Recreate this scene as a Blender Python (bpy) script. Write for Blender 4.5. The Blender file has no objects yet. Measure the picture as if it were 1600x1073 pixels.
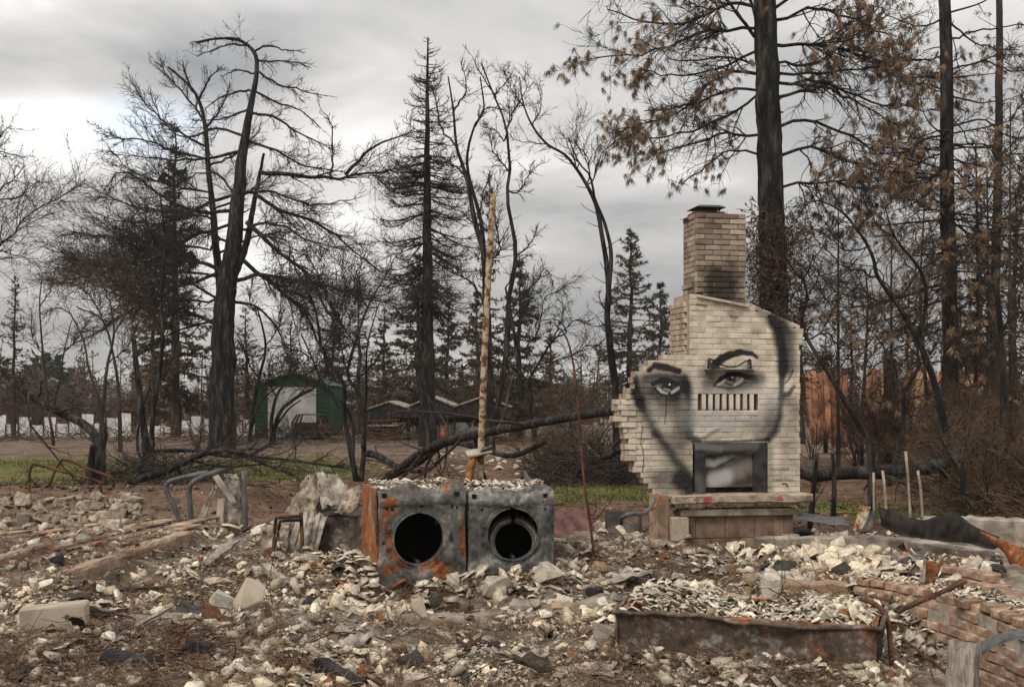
import bpy, bmesh, math, random
import numpy as np
from mathutils import Vector, Matrix

# ------------------------------------------------------------------ camera, sky, sun, exposure
scene = bpy.context.scene
C = scene.collection
F_PX = 1778.0          # focal length in photograph pixels (1600 wide)
HOR = 620.0            # horizon row
EYE = 1.45             # camera height over the debris field

cam_d = bpy.data.cameras.new("camera"); cam = bpy.data.objects.new("camera", cam_d); C.objects.link(cam)
cam.location = (0, 0, EYE); cam.rotation_euler = (math.radians(90), 0, 0)
cam_d.sensor_width = 36.0; cam_d.lens = 36.0 * F_PX / 1600.0
cam_d.shift_y = (HOR - 536.5) / 1600.0
cam_d.clip_start = 0.05; cam_d.clip_end = 6000
scene.camera = cam
scene.view_settings.view_transform = 'Standard'
scene.view_settings.look = 'None'
scene.view_settings.gamma = 1.0
scene.view_settings.use_curve_mapping = False
scene.view_settings.exposure = 0.62

SUN_EL, SUN_AZ = math.radians(48), math.radians(218)     # azimuth from +Y clockwise: behind the camera, to its left
world = bpy.data.worlds.new("World"); scene.world = world; world.use_nodes = True

def build_world():
    nt = world.node_tree; N = nt.nodes; L = nt.links; N.clear()
    out = N.new('ShaderNodeOutputWorld'); bg = N.new('ShaderNodeBackground'); bg.inputs['Strength'].default_value = 0.1
    L.new(bg.outputs[0], out.inputs[0])
    sky = N.new('ShaderNodeTexSky'); sky.sky_type = 'NISHITA'; sky.sun_disc = False
    sky.sun_elevation = SUN_EL; sky.sun_rotation = SUN_AZ
    tc = N.new('ShaderNodeTexCoord'); sep = N.new('ShaderNodeSeparateXYZ'); L.new(tc.outputs['Generated'], sep.inputs[0])
    def m(op, a, b=None, clamp=False):
        n = N.new('ShaderNodeMath'); n.operation = op; n.use_clamp = clamp
        for i, v in enumerate((a, b)):
            if v is None: continue
            if isinstance(v, (int, float)): n.inputs[i].default_value = v
            else: L.new(v, n.inputs[i])
        return n.outputs[0]
    z = m('ADD', m('MAXIMUM', sep.outputs[2], 0.0), 0.16)
    cx = m('DIVIDE', sep.outputs[0], z); cy = m('DIVIDE', sep.outputs[1], z)
    comb = N.new('ShaderNodeCombineXYZ'); L.new(cx, comb.inputs[0]); L.new(cy, comb.inputs[1])
    def noise(scale, detail, rough, off):
        mp = N.new('ShaderNodeMapping'); mp.inputs['Location'].default_value = off
        mp.inputs['Scale'].default_value = (1.0, 1.0, 1.0)
        L.new(comb.outputs[0], mp.inputs[0])
        n = N.new('ShaderNodeTexNoise'); n.inputs['Scale'].default_value = scale
        n.inputs['Detail'].default_value = detail; n.inputs['Roughness'].default_value = rough
        n.inputs['Distortion'].default_value = 0.35
        L.new(mp.outputs[0], n.inputs['Vector']); return n.outputs['Fac']
    a = noise(0.62, 6, 0.5, (3.1, 1.7, 0.0)); b = noise(2.1, 5, 0.55, (7.7, 4.2, 2.0))
    tone = m('ADD', m('MULTIPLY', a, 0.66), m('MULTIPLY', b, 0.34))
    def spot(px, py, rx, ry, s, nz=0.5):       # one cloud bank of the sky in view, given by its direction
        dx = (px - 800) / F_PX; dz = (HOR - py) / F_PX
        ux = m('DIVIDE', sep.outputs[0], m('MAXIMUM', sep.outputs[1], 0.05)); uz = m('DIVIDE', sep.outputs[2], m('MAXIMUM', sep.outputs[1], 0.05))
        qx = m('DIVIDE', m('SUBTRACT', ux, dx), rx / F_PX); qz = m('DIVIDE', m('SUBTRACT', uz, dz), ry / F_PX)
        r = m('SQRT', m('ADD', m('MULTIPLY', qx, qx), m('MULTIPLY', qz, qz)))
        r = m('ADD', r, m('MULTIPLY', m('SUBTRACT', b, 0.5), 2.2 * nz))
        f = m('SUBTRACT', 1.0, m('MULTIPLY', r, 1.0), True)
        f = m('SMOOTHSTEP', f, 0) if False else f
        front = m('GREATER_THAN', sep.outputs[1], 0.1)
        return m('MULTIPLY', m('MULTIPLY', f, front), s)
    for (px, py, rx, ry, s) in ((230, 90, 420, 120, -0.22), (100, 215, 240, 100, 0.22), (560, 215, 210, 100, 0.13),
                                (185, 300, 160, 80, -0.10), (880, 320, 360, 70, -0.12), (900, 440, 380, 80, 0.05),
                                (470, 130, 300, 80, -0.05), (870, 100, 420, 160, 0.05)):
        tone = m('ADD', tone, spot(px, py, rx, ry, s))
    ramp = N.new('ShaderNodeValToRGB'); L.new(tone, ramp.inputs[0])
    e = ramp.color_ramp.elements
    e[0].position = 0.28; e[0].color = (1.75, 1.78, 1.84, 1)
    e[1].position = 0.72; e[1].color = (7.2, 7.15, 7.0, 1)
    el = ramp.color_ramp.elements.new(0.42); el.color = (2.6, 2.6, 2.62, 1)
    el = ramp.color_ramp.elements.new(0.54); el.color = (3.75, 3.7, 3.62, 1)
    # overcast skies are brighter towards the zenith
    zf = m('ADD', 0.98, m('MULTIPLY', m('MAXIMUM', sep.outputs[2], 0.0), 1.4))
    sc = N.new('ShaderNodeVectorMath'); sc.operation = 'SCALE'; L.new(ramp.outputs[0], sc.inputs[0]); L.new(zf, sc.inputs['Scale'])
    # a thin place in the cloud where blue sky comes through
    hole = spot(190, 190, 190, 60, 0.85, 0.9)
    mix = N.new('ShaderNodeMix'); mix.data_type = 'RGBA'; L.new(hole, mix.inputs[0])
    L.new(sc.outputs[0], mix.inputs[6])
    blue = N.new('ShaderNodeVectorMath'); blue.operation = 'SCALE'; blue.inputs['Scale'].default_value = 1.6
    L.new(sky.outputs[0], blue.inputs[0])
    bm_ = N.new('ShaderNodeMix'); bm_.data_type = 'RGBA'; bm_.inputs[0].default_value = 0.62
    L.new(blue.outputs[0], bm_.inputs[6]); bm_.inputs[7].default_value = (7.4, 7.8, 8.2, 1)
    L.new(bm_.outputs[2], mix.inputs[7])
    L.new(mix.outputs[2], bg.inputs['Color'])
build_world()

sun_d = bpy.data.lights.new("sun", 'SUN'); sun_d.energy = 1.5; sun_d.angle = math.radians(24); sun_d.color = (1.0, 0.92, 0.80)
sun = bpy.data.objects.new("sun", sun_d); C.objects.link(sun)
_d = Vector((math.sin(SUN_AZ) * math.cos(SUN_EL), math.cos(SUN_AZ) * math.cos(SUN_EL), math.sin(SUN_EL)))
sun.rotation_euler = (-_d).to_track_quat('-Z', 'Y').to_euler(); sun.location = (0, 0, 60)

# ------------------------------------------------------------------ helpers
RNG = np.random.default_rng(11)
random.seed(5)

def vnoise(x, y, seed=0):
    x = np.asarray(x, float); y = np.asarray(y, float)
    xi = np.floor(x).astype(np.int64); yi = np.floor(y).astype(np.int64); fx = x - xi; fy = y - yi
    fx = fx * fx * (3 - 2 * fx); fy = fy * fy * (3 - 2 * fy)
    def h(a, b):
        n = (a * 374761393 + b * 668265263 + seed * 982451653) & 0xFFFFFFFF
        n = ((n ^ (n >> 13)) * 1274126177) & 0xFFFFFFFF
        return ((n ^ (n >> 16)) & 0xFFFF) / 65535.0
    return (h(xi, yi) * (1 - fx) + h(xi + 1, yi) * fx) * (1 - fy) + (h(xi, yi + 1) * (1 - fx) + h(xi + 1, yi + 1) * fx) * fy
def fbm(x, y, oct=4, seed=0):
    s = 0; a = 0.5; t = 0
    for o in range(oct):
        s = s + a * vnoise(x * 2 ** o, y * 2 ** o, seed + o * 7); t += a; a *= 0.5
    return s / t
def sstep(a, b, x):
    t = np.clip((np.asarray(x, float) - a) / (b - a), 0, 1); return t * t * (3 - 2 * t)

_gy = [-60, 0, 9.6, 11.0, 13.2, 20, 30, 50, 70, 120, 300, 800, 2500]
_gz = [0, 0, 0.0, -0.12, -0.5, -0.6, -0.7, -0.9, -1.1, -1.8, -4.2, -9, -22]
_gz2 = [0, 0, 0.0, 0.0, -0.06, -0.5, -0.7, -0.9, -1.1, -1.8, -4.2, -9, -22]
MOUNDS = [(1.2, 5.4, 1.0, .4, -.05), (0.9, 7.3, .9, .5, .12), (-1.6, 6.6, 1.0, .5, .10), (-0.2, 7.7, .8, .5, .07),
          (0.2, 6.2, 1.0, .4, .05), (-1.7, 9.7, 1.0, .9, .12), (0.9, 10.2, .8, .8, .22), (-3.0, 6.2, .8, .6, .06),
          (1.9, 10.0, 1.0, .6, .12), (-0.45, 8.2, 1.0, .5, -.19), (3.2, 12.0, .7, .5, .15), (-1.9, 12.2, .6, .6, .22)]
def ground(x, y):
    x = np.asarray(x, float); y = np.asarray(y, float)
    w = sstep(-1.6, -2.8, x)
    z = np.interp(y, _gy, _gz) * (1 - w) + np.interp(y, _gy, _gz2) * w
    # bank of soil and stones to the left of the house
    z = z + 0.42 * sstep(-3.4, -4.3, x) * sstep(14.2, 15.6, y) * (1 - sstep(17.5, 26, y))
    for (mx, my, rx, ry, h) in MOUNDS:
        z = z + h * np.exp(-((x - mx) / rx) ** 2 - ((y - my) / ry) ** 2)
    # sunken corner to the right of the brick wall
    z = z - 0.5 * sstep(2.2, 2.6, x) * (1 - sstep(7.0, 8.0, y + 0.3 * (x - 2.6)))
    z = z + 0.12 * sstep(-2.95, -3.2, x) * sstep(7.4, 8.3, y) * (1 - sstep(12, 14, y))
    near = 1 - sstep(11.0, 15.0, y)
    slab = sstep(-2.5, -2.9, x - 0.0) * sstep(8.6, 9.4, y) * (1 - sstep(13, 15, y))
    z = z + (fbm(x * 1.7, y * 1.7, 5, 3) - 0.5) * (0.26 * near * (1 - 0.85 * slab) + 0.06)
    z = z + (fbm(x * 0.08, y * 0.08, 3, 9) - 0.5) * 0.5 * sstep(25, 70, y)
    return z
def gz(x, y): return float(ground(np.array([x]), np.array([y]))[0])

def P(px, py, D):
    return np.array([(px - 800) / F_PX * D, D, EYE + (HOR - py) / F_PX * D])
def on_ground(px, py, lo=4.0, hi=140.0):
    """the point of the ground seen at a pixel (used to find where a thing stands)"""
    k = (px - 800) / F_PX; q = (py - HOR) / F_PX
    ys = np.geomspace(lo, hi, 900); zz = ground(k * ys, ys); ray = EYE - q * ys
    i = np.argmax(ray <= zz)
    if ray[i] > zz[i]: i = len(ys) - 1
    return np.array([k * ys[i], ys[i], zz[i]])

def tag(o, label=None, cat=None, group=None, kind=None):
    if label: o['label'] = label
    if cat: o['category'] = cat
    if group: o['group'] = group
    if kind: o['kind'] = kind
    elif label: o['kind'] = 'thing'
    return o
def empty(name, loc, label=None, cat=None, group=None, rz=0.0):
    o = bpy.data.objects.new(name, None); C.objects.link(o); o.location = [float(v) for v in loc]; o.rotation_euler = (0, 0, rz)
    o.empty_display_size = 0.1
    return tag(o, label, cat, group)
def np_mesh(name, V, quads=None, tris=None, smooth=False, col=None):
    V = np.asarray(V, np.float32).reshape(-1, 3)
    me = bpy.data.meshes.new(name)
    parts = []; starts = []; n = 0
    if quads is not None and len(quads):
        q = np.asarray(quads, np.int32).reshape(-1, 4); parts.append(q.ravel()); starts.append(np.arange(len(q)) * 4 + n); n += q.size
    if tris is not None and len(tris):
        t = np.asarray(tris, np.int32).reshape(-1, 3); parts.append(t.ravel()); starts.append(np.arange(len(t)) * 3 + n); n += t.size
    me.vertices.add(len(V)); me.vertices.foreach_set('co', V.ravel())
    me.loops.add(n); me.loops.foreach_set('vertex_index', np.concatenate(parts).astype(np.int32))
    st = np.concatenate(starts).astype(np.int32)
    me.polygons.add(len(st)); me.polygons.foreach_set('loop_start', st)
    if smooth: me.polygons.foreach_set('use_smooth', np.ones(len(st), bool))
    me.update(calc_edges=True)
    if col is not None:
        ca = me.color_attributes.new('Col', 'FLOAT_COLOR', 'POINT')
        c4 = np.ones((len(V), 4), np.float32); c4[:, :3] = col; ca.data.foreach_set('color', c4.ravel())
    return me
def obj(name, me, mat=None, parent=None, world=True):
    """link a mesh; with world=True its vertices are world coordinates and are moved under the parent's origin"""
    o = bpy.data.objects.new(name, me); C.objects.link(o)
    if mat is not None:
        me.materials.clear(); me.materials.append(mat)
    if parent is not None:
        o.parent = parent
        if world:
            q = parent; loc = Vector((0, 0, 0))
            while q is not None: loc += q.location; q = q.parent
            me.transform(Matrix.Translation(-loc))
    return o
def bm_mesh(name, bm, smooth=False):
    me = bpy.data.meshes.new(name); bm.normal_update(); bm.to_mesh(me); bm.free()
    if smooth:
        for p in me.polygons: p.use_smooth = True
    return me
def copy_tree(o, parent=None):
    c = o.copy(); C.objects.link(c); c.parent = parent
    for ch in o.children: copy_tree(ch, c)
    return c
def add_box(bm, c, s, rot=None, bev=0.0, jit=0.0):
    m = Matrix.Translation(Vector(c)) @ (rot.to_4x4() if rot is not None else Matrix.Identity(4)) @ Matrix.Diagonal((s[0], s[1], s[2], 1))
    r = bmesh.ops.create_cube(bm, size=1.0, matrix=m)
    vs = r['verts']
    if bev > 0:
        es = list({e for v in vs for e in v.link_edges})
        r2 = bmesh.ops.bevel(bm, geom=es, offset=bev, segments=1, affect='EDGES', profile=0.5)
        vs = list({v for f in r2['faces'] for v in f.verts} | {v for v in vs if v.is_valid})
    if jit:
        for v in vs:
            v.co += Vector((random.uniform(-jit, jit), random.uniform(-jit, jit), random.uniform(-jit, jit)))
    return vs
def rotm(ax=0, ay=0, az=0):
    return (Matrix.Rotation(math.radians(az), 3, 'Z') @ Matrix.Rotation(math.radians(ay), 3, 'Y') @ Matrix.Rotation(math.radians(ax), 3, 'X'))

def resample(pts, n):
    pts = np.asarray(pts, float); m = len(pts)
    if m == 2: fine = pts[0] + (pts[1] - pts[0]) * np.linspace(0, 1, 20)[:, None]
    else:
        ext = np.vstack([2 * pts[0] - pts[1], pts, 2 * pts[-1] - pts[-2]]); fine = []
        for i in range(m - 1):
            p0, p1, p2, p3 = ext[i:i + 4]
            t = np.linspace(0, 1, 12, endpoint=(i == m - 2))[:, None]
            fine.append(0.5 * (2 * p1 + (p2 - p0) * t + (2 * p0 - 5 * p1 + 4 * p2 - p3) * t ** 2 + (3 * p1 - p0 - 3 * p2 + p3) * t ** 3))
        fine = np.vstack(fine)
    d = np.r_[0, np.cumsum(np.linalg.norm(np.diff(fine, axis=0), axis=1))]
    s = np.linspace(0, d[-1], n)
    return np.stack([np.interp(s, d, fine[:, k]) for k in range(fine.shape[1])], 1)

class Tubes:
    """collects swept tubes (arrays of polylines with radii) and turns them into one mesh"""
    def __init__(self): self.V = []; self.Q = []; self.T = []; self.n = 0
    def add(self, pts, rad, sides=3, cap=False, jit=0.0):
        pts = np.asarray(pts, float); rad = np.asarray(rad, float)
        if pts.ndim == 2: pts = pts[None]; rad = rad[None]
        N, n, _ = pts.shape
        if N == 0: return
        T = np.gradient(pts, axis=1); T /= (np.linalg.norm(T, axis=2, keepdims=True) + 1e-9)
        mean = T.mean(1); mean /= (np.linalg.norm(mean, axis=1, keepdims=True) + 1e-9)
        ref = np.where(np.abs(mean[:, 2:3]) < 0.8, np.array([[0, 0, 1.0]]), np.array([[1.0, 0, 0]]))[:, None, :]
        U = np.cross(T, ref); U /= (np.linalg.norm(U, axis=2, keepdims=True) + 1e-9); W = np.cross(T, U)
        if sides == 1:          # hair-thin twigs: one strip each, turned at random
            ph = RNG.random(N)[:, None, None] * np.pi; X = (np.cos(ph) * U + np.sin(ph) * W) * rad[..., None] * 1.15
            self.V.append(np.stack([pts - X, pts + X], 2).reshape(-1, 3)); base = self.n + (np.arange(N) * n * 2)[:, None]; i = np.arange(n - 1)[None] * 2
            self.Q.append(np.stack(np.broadcast_arrays(base + i, base + i + 1, base + i + 3, base + i + 2), -1).reshape(-1, 4)); self.n += N * n * 2; return
        a = np.arange(sides) * 2 * np.pi / sides
        r = rad[:, :, None] * np.ones(sides)
        if jit: r = r * (1 + jit * RNG.uniform(-1, 1, r.shape))
        ring = pts[:, :, None, :] + r[..., None] * (np.cos(a)[:, None] * U[:, :, None, :] + np.sin(a)[:, None] * W[:, :, None, :])
        self.V.append(ring.reshape(-1, 3))
        base = self.n + (np.arange(N) * n * sides)[:, None, None]
        i = np.arange(n - 1)[None, :, None] * sides; j = np.arange(sides)[None, None, :]; j2 = (j + 1) % sides
        q = np.stack(np.broadcast_arrays(base + i + j, base + i + j2, base + i + sides + j2, base + i + sides + j), -1)
        self.Q.append(q.reshape(-1, 4))
        if cap:
            for b in (np.arange(N) * n * sides + self.n):
                for off, sgn in ((0, -1), ((n - 1) * sides, 1)):
                    for k in range(1, sides - 1):
                        t = [b + off, b + off + k, b + off + k + 1]
                        self.T.append(t if sgn > 0 else t[::-1])
        self.n += N * n * sides
    def mesh(self, name, smooth=True):
        return np_mesh(name, np.vstack(self.V), np.vstack(self.Q), self.T if self.T else None, smooth)

def pipe(name, pts, r, mat, parent=None, sides=8, n=None, jit=0.0, r2=None):
    n = n or max(3, len(pts) * 4); p = resample(pts, n); t = Tubes()
    t.add(p, np.linspace(r, r if r2 is None else r2, n), sides, cap=True, jit=jit)
    return obj(name, t.mesh(name), mat, parent)

# ------------------------------------------------------------------ materials
def nodes_of(name):
    m = bpy.data.materials.new(name); m.use_nodes = True; nt = m.node_tree; nt.nodes.clear()
    out = nt.nodes.new('ShaderNodeOutputMaterial'); b = nt.nodes.new('ShaderNodeBsdfPrincipled')
    nt.links.new(b.outputs[0], out.inputs[0]); b.inputs['Specular IOR Level'].default_value = 0.25
    return m, nt, b
def ramp_node(nt, src, stops, interp='LINEAR', sq=0.62):
    # noise values crowd round one half: pull the stops in so that the whole range shows
    if interp == 'LINEAR': stops = [(0.5 + (p - 0.5) * sq, c) for p, c in stops]
    r = nt.nodes.new('ShaderNodeValToRGB'); r.color_ramp.interpolation = interp
    e = r.color_ramp.elements
    e[0].position = stops[0][0]; e[0].color = (*stops[0][1], 1); e[1].position = stops[-1][0]; e[1].color = (*stops[-1][1], 1)
    for p, c in stops[1:-1]:
        k = e.new(p); k.color = (*c, 1)
    nt.links.new(src, r.inputs[0]); return r.outputs[0]
def noise_node(nt, vec, scale, detail=4, rough=0.6, dist=0.0, stretch=None):
    if stretch:
        mp = nt.nodes.new('ShaderNodeMapping'); mp.inputs['Scale'].default_value = stretch; nt.links.new(vec, mp.inputs[0]); vec = mp.outputs[0]
    n = nt.nodes.new('ShaderNodeTexNoise'); n.inputs['Scale'].default_value = scale; n.inputs['Detail'].default_value = detail
    n.inputs['Roughness'].default_value = rough; n.inputs['Distortion'].default_value = dist
    nt.links.new(vec, n.inputs['Vector']); return n.outputs['Fac']
def mixc(nt, f, a, b, mode='MIX'):
    n = nt.nodes.new('ShaderNodeMix'); n.data_type = 'RGBA'; n.blend_type = mode
    for i, v in ((0, f), (6, a), (7, b)):
        if isinstance(v, (int, float)): n.inputs[i].default_value = v
        elif isinstance(v, tuple): n.inputs[i].default_value = (*v, 1)
        else: nt.links.new(v, n.inputs[i])
    return n.outputs[2]
def mathn(nt, op, a, b=None, c=None, clamp=False):
    n = nt.nodes.new('ShaderNodeMath'); n.operation = op; n.use_clamp = clamp
    for i, v in enumerate((a, b, c)):
        if v is None: continue
        if isinstance(v, (int, float)): n.inputs[i].default_value = v
        else: nt.links.new(v, n.inputs[i])
    return n.outputs[0]
def bump(nt, b, h, strength=0.5, dist=0.02):
    n = nt.nodes.new('ShaderNodeBump'); n.inputs['Strength'].default_value = strength; n.inputs['Distance'].default_value = dist
    nt.links.new(h, n.inputs['Height']); nt.links.new(n.outputs[0], b.inputs['Normal'])
def geo(nt): return nt.nodes.new('ShaderNodeNewGeometry').outputs['Position']
def objco(nt): return nt.nodes.new('ShaderNodeTexCoord').outputs['Object']
def simple(name, stops, scale=6, rough=0.85, metal=0.0, bs=0.4, bd=0.01, bscale=None, detail=6, stretch=None, rnd=0.0, co='geo', dist=0.4, spec=None):
    m, nt, b = nodes_of(name); v = geo(nt) if co == 'geo' else objco(nt)
    f = noise_node(nt, v, scale, detail, 0.62, dist, stretch)
    c = ramp_node(nt, f, stops)
    if rnd:
        oi = nt.nodes.new('ShaderNodeObjectInfo')
        hv = nt.nodes.new('ShaderNodeHueSaturation'); nt.links.new(c, hv.inputs['Color'])
        nt.links.new(mathn(nt, 'MULTIPLY_ADD', oi.outputs['Random'], 2 * rnd, 1 - rnd), hv.inputs['Value']); c = hv.outputs[0]
    nt.links.new(c, b.inputs['Base Color']); b.inputs['Roughness'].default_value = rough; b.inputs['Metallic'].default_value = metal
    if spec is not None: b.inputs['Specular IOR Level'].default_value = spec
    if bs: bump(nt, b, noise_node(nt, v, bscale or scale * 4, 6, 0.65, 0.2, stretch), bs, bd)
    return m
def attr_mat(name, rough=0.9, scale=30, var=0.35, bs=0.5, bd=0.01):
    m, nt, b = nodes_of(name)
    at = nt.nodes.new('ShaderNodeAttribute'); at.attribute_name = 'Col'; v = geo(nt)
    f = ramp_node(nt, noise_node(nt, v, scale, 5), [(0.3, (1 - var,) * 3), (0.7, (1 + var * 0.4,) * 3)])
    nt.links.new(mixc(nt, 1.0, at.outputs['Color'], f, 'MULTIPLY'), b.inputs['Base Color']); b.inputs['Roughness'].default_value = rough
    if bs: bump(nt, b, noise_node(nt, v, scale * 2.5, 4), bs, bd)
    return m

M = {}
M['char'] = simple('charred_bark', [(0.3, (0.005, 0.005, 0.005)), (0.52, (0.020, 0.018, 0.017)), (0.8, (0.095, 0.080, 0.070))], 6.0, 0.9, bs=1.0, bd=0.12, bscale=10, stretch=(1, 1, 0.22))
M['char_brown'] = simple('scorched_bark', [(0.3, (0.018, 0.014, 0.012)), (0.55, (0.045, 0.034, 0.028)), (0.75, (0.10, 0.072, 0.055))], 2.5, 0.9, bs=1.0, bd=0.05, bscale=8, stretch=(1, 1, 0.22))
M['twig'] = simple('burnt_twigs', [(0.35, (0.020, 0.016, 0.014)), (0.7, (0.055, 0.042, 0.035))], 2.0, 0.9, bs=0)
M['twig_brown'] = simple('brown_twigs', [(0.35, (0.042, 0.028, 0.019)), (0.7, (0.14, 0.090, 0.057))], 1.5, 0.9, bs=0)
M['twig_far'] = simple('far_twigs', [(0.35, (0.055, 0.043, 0.038)), (0.7, (0.13, 0.10, 0.083))], 0.3, 0.95, bs=0)
M['needle_brown'] = simple('dead_needles', [(0.3, (0.11, 0.068, 0.038)), (0.7, (0.29, 0.19, 0.11))], 1.3, 0.8, bs=0)
M['needle_dark'] = simple('scorched_needles', [(0.3, (0.040, 0.034, 0.022)), (0.7, (0.105, 0.082, 0.052))], 0.8, 0.9, bs=0)
M['needle_green'] = simple('live_needles', [(0.3, (0.045, 0.046, 0.028)), (0.7, (0.12, 0.105, 0.062))], 0.8, 0.9, bs=0)
M['needle_far'] = simple('distant_needles', [(0.3, (0.030, 0.040, 0.034)), (0.7, (0.060, 0.075, 0.062))], 0.5, 0.9, bs=0)
M['rust_brown'] = simple('scorched_crown', [(0.3, (0.042, 0.027, 0.018)), (0.7, (0.12, 0.075, 0.045))], 0.5, 0.9, bs=0)
M['concrete'] = simple('weathered_concrete', [(0.25, (0.13, 0.11, 0.09)), (0.5, (0.26, 0.225, 0.185)), (0.75, (0.40, 0.355, 0.30))], 4, 0.92, bs=0.6, bd=0.01, bscale=30)
M['concrete_warm'] = simple('warm_concrete', [(0.25, (0.16, 0.105, 0.07)), (0.5, (0.29, 0.20, 0.14)), (0.75, (0.40, 0.30, 0.22))], 3, 0.92, bs=0.6, bd=0.01, bscale=30)
M['block'] = simple('tan_block', [(0.3, (0.30, 0.245, 0.185)), (0.7, (0.42, 0.35, 0.275))], 5, 0.92, bs=0.4, bd=0.006, bscale=60)
M['stone'] = simple('broken_stone', [(0.25, (0.22, 0.19, 0.155)), (0.5, (0.40, 0.35, 0.28)), (0.75, (0.56, 0.50, 0.42))], 7, 0.92, bs=0.7, bd=0.012, bscale=26, rnd=0.22, co='obj')
M['stone_tan'] = simple('tan_stone', [(0.25, (0.15, 0.115, 0.085)), (0.5, (0.28, 0.225, 0.165)), (0.75, (0.42, 0.36, 0.285))], 4, 0.92, bs=0.7, bd=0.015, bscale=20, rnd=0.3, co='obj')
M['plaster'] = simple('burnt_plaster', [(0.2, (0.22, 0.19, 0.16)), (0.42, (0.50, 0.45, 0.37)), (0.7, (0.70, 0.645, 0.54))], 9, 0.93, bs=0.7, bd=0.01, bscale=34, rnd=0.25, co='obj')
M['ashy'] = simple('ash_crusted_sheet', [(0.25, (0.10, 0.085, 0.07)), (0.45, (0.25, 0.22, 0.18)), (0.7, (0.47, 0.42, 0.35))], 7, 0.95, bs=0.9, bd=0.02, bscale=26)
M['black'] = simple('char_shade_black', [(0.35, (0.010, 0.010, 0.011)), (0.6, (0.028, 0.027, 0.027)), (0.8, (0.10, 0.095, 0.09))], 8, 0.8, bs=0.9, bd=0.02, bscale=25)
M['dark_metal'] = simple('dark_steel', [(0.3, (0.022, 0.021, 0.021)), (0.6, (0.055, 0.05, 0.047)), (0.8, (0.12, 0.085, 0.06))], 6, 0.6, 0.35, bs=0.3, bd=0.006)
M['grey_pipe'] = simple('grey_pipe', [(0.3, (0.055, 0.056, 0.06)), (0.7, (0.13, 0.128, 0.125))], 9, 0.65, 0.2, bs=0.25, bd=0.004)
M['rust'] = simple('rust', [(0.25, (0.07, 0.026, 0.011)), (0.5, (0.21, 0.075, 0.022)), (0.75, (0.36, 0.17, 0.065))], 6, 0.9, bs=0.5, bd=0.006, bscale=40)
M['rust_dark'] = simple('dark_rust', [(0.25, (0.030, 0.014, 0.009)), (0.5, (0.075, 0.032, 0.018)), (0.75, (0.16, 0.07, 0.035))], 6, 0.9, bs=0.5, bd=0.006, bscale=40)
M['post'] = simple('rusty_post_paint', [(0.30, (0.075, 0.03, 0.012)), (0.43, (0.20, 0.10, 0.042)), (0.52, (0.36, 0.25, 0.15)), (0.62, (0.40, 0.37, 0.32))], 9, 0.85, bs=0.5, bd=0.006, bscale=40)
M['wood_grey'] = simple('grey_timber', [(0.3, (0.14, 0.12, 0.10)), (0.7, (0.36, 0.32, 0.27))], 6, 0.9, bs=0.8, bd=0.01, bscale=20, stretch=(6, 6, 0.6))
M['tan_stick'] = simple('pale_stake', [(0.3, (0.24, 0.19, 0.14)), (0.7, (0.42, 0.35, 0.27))], 6, 0.9, bs=0)
M['white_far'] = simple('pale_sheeting', [(0.3, (0.42, 0.42, 0.43)), (0.7, (0.66, 0.66, 0.66))], 0.9, 0.8, bs=0)
M['green_metal'] = simple('green_siding', [(0.3, (0.016, 0.050, 0.028)), (0.7, (0.030, 0.080, 0.046))], 1.2, 0.6, bs=0)
M['white_metal'] = simple('white_door', [(0.3, (0.52, 0.51, 0.48)), (0.7, (0.72, 0.71, 0.68))], 1.2, 0.6, bs=0)
M['orange'] = simple('orange_plastic', [(0.3, (0.6, 0.10, 0.03)), (0.7, (0.7, 0.16, 0.05))], 5, 0.6, bs=0)
M['yellow'] = simple('yellow_paint', [(0.3, (0.5, 0.36, 0.03)), (0.7, (0.6, 0.45, 0.06))], 5, 0.6, bs=0)
M['red_tile'] = simple('red_shard', [(0.3, (0.24, 0.085, 0.045)), (0.7, (0.40, 0.17, 0.095))], 6, 0.9, bs=0.4)
M['debris'] = attr_mat('debris_fragments')
M['litter'] = attr_mat('pine_needle_litter', scale=9, var=0.3, bs=0)
M['brick_red'] = simple('orange_brick', [(0.2, (0.10, 0.07, 0.055)), (0.42, (0.25, 0.15, 0.10)), (0.58, (0.35, 0.235, 0.165)), (0.78, (0.46, 0.39, 0.31))], 11, 0.92, bs=0.6, bd=0.008, bscale=45, rnd=0.28, co='obj')
M['brick_pale'] = simple('pale_brick', [(0.25, (0.25, 0.19, 0.14)), (0.5, (0.46, 0.38, 0.295)), (0.75, (0.60, 0.53, 0.43))], 7, 0.92, bs=0.6, bd=0.02, bscale=30, rnd=0.25, co='obj')
M['mortar'] = simple('old_mortar', [(0.3, (0.15, 0.12, 0.095)), (0.7, (0.31, 0.26, 0.21))], 8, 0.95, bs=0.8, bd=0.012, bscale=50)
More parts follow.
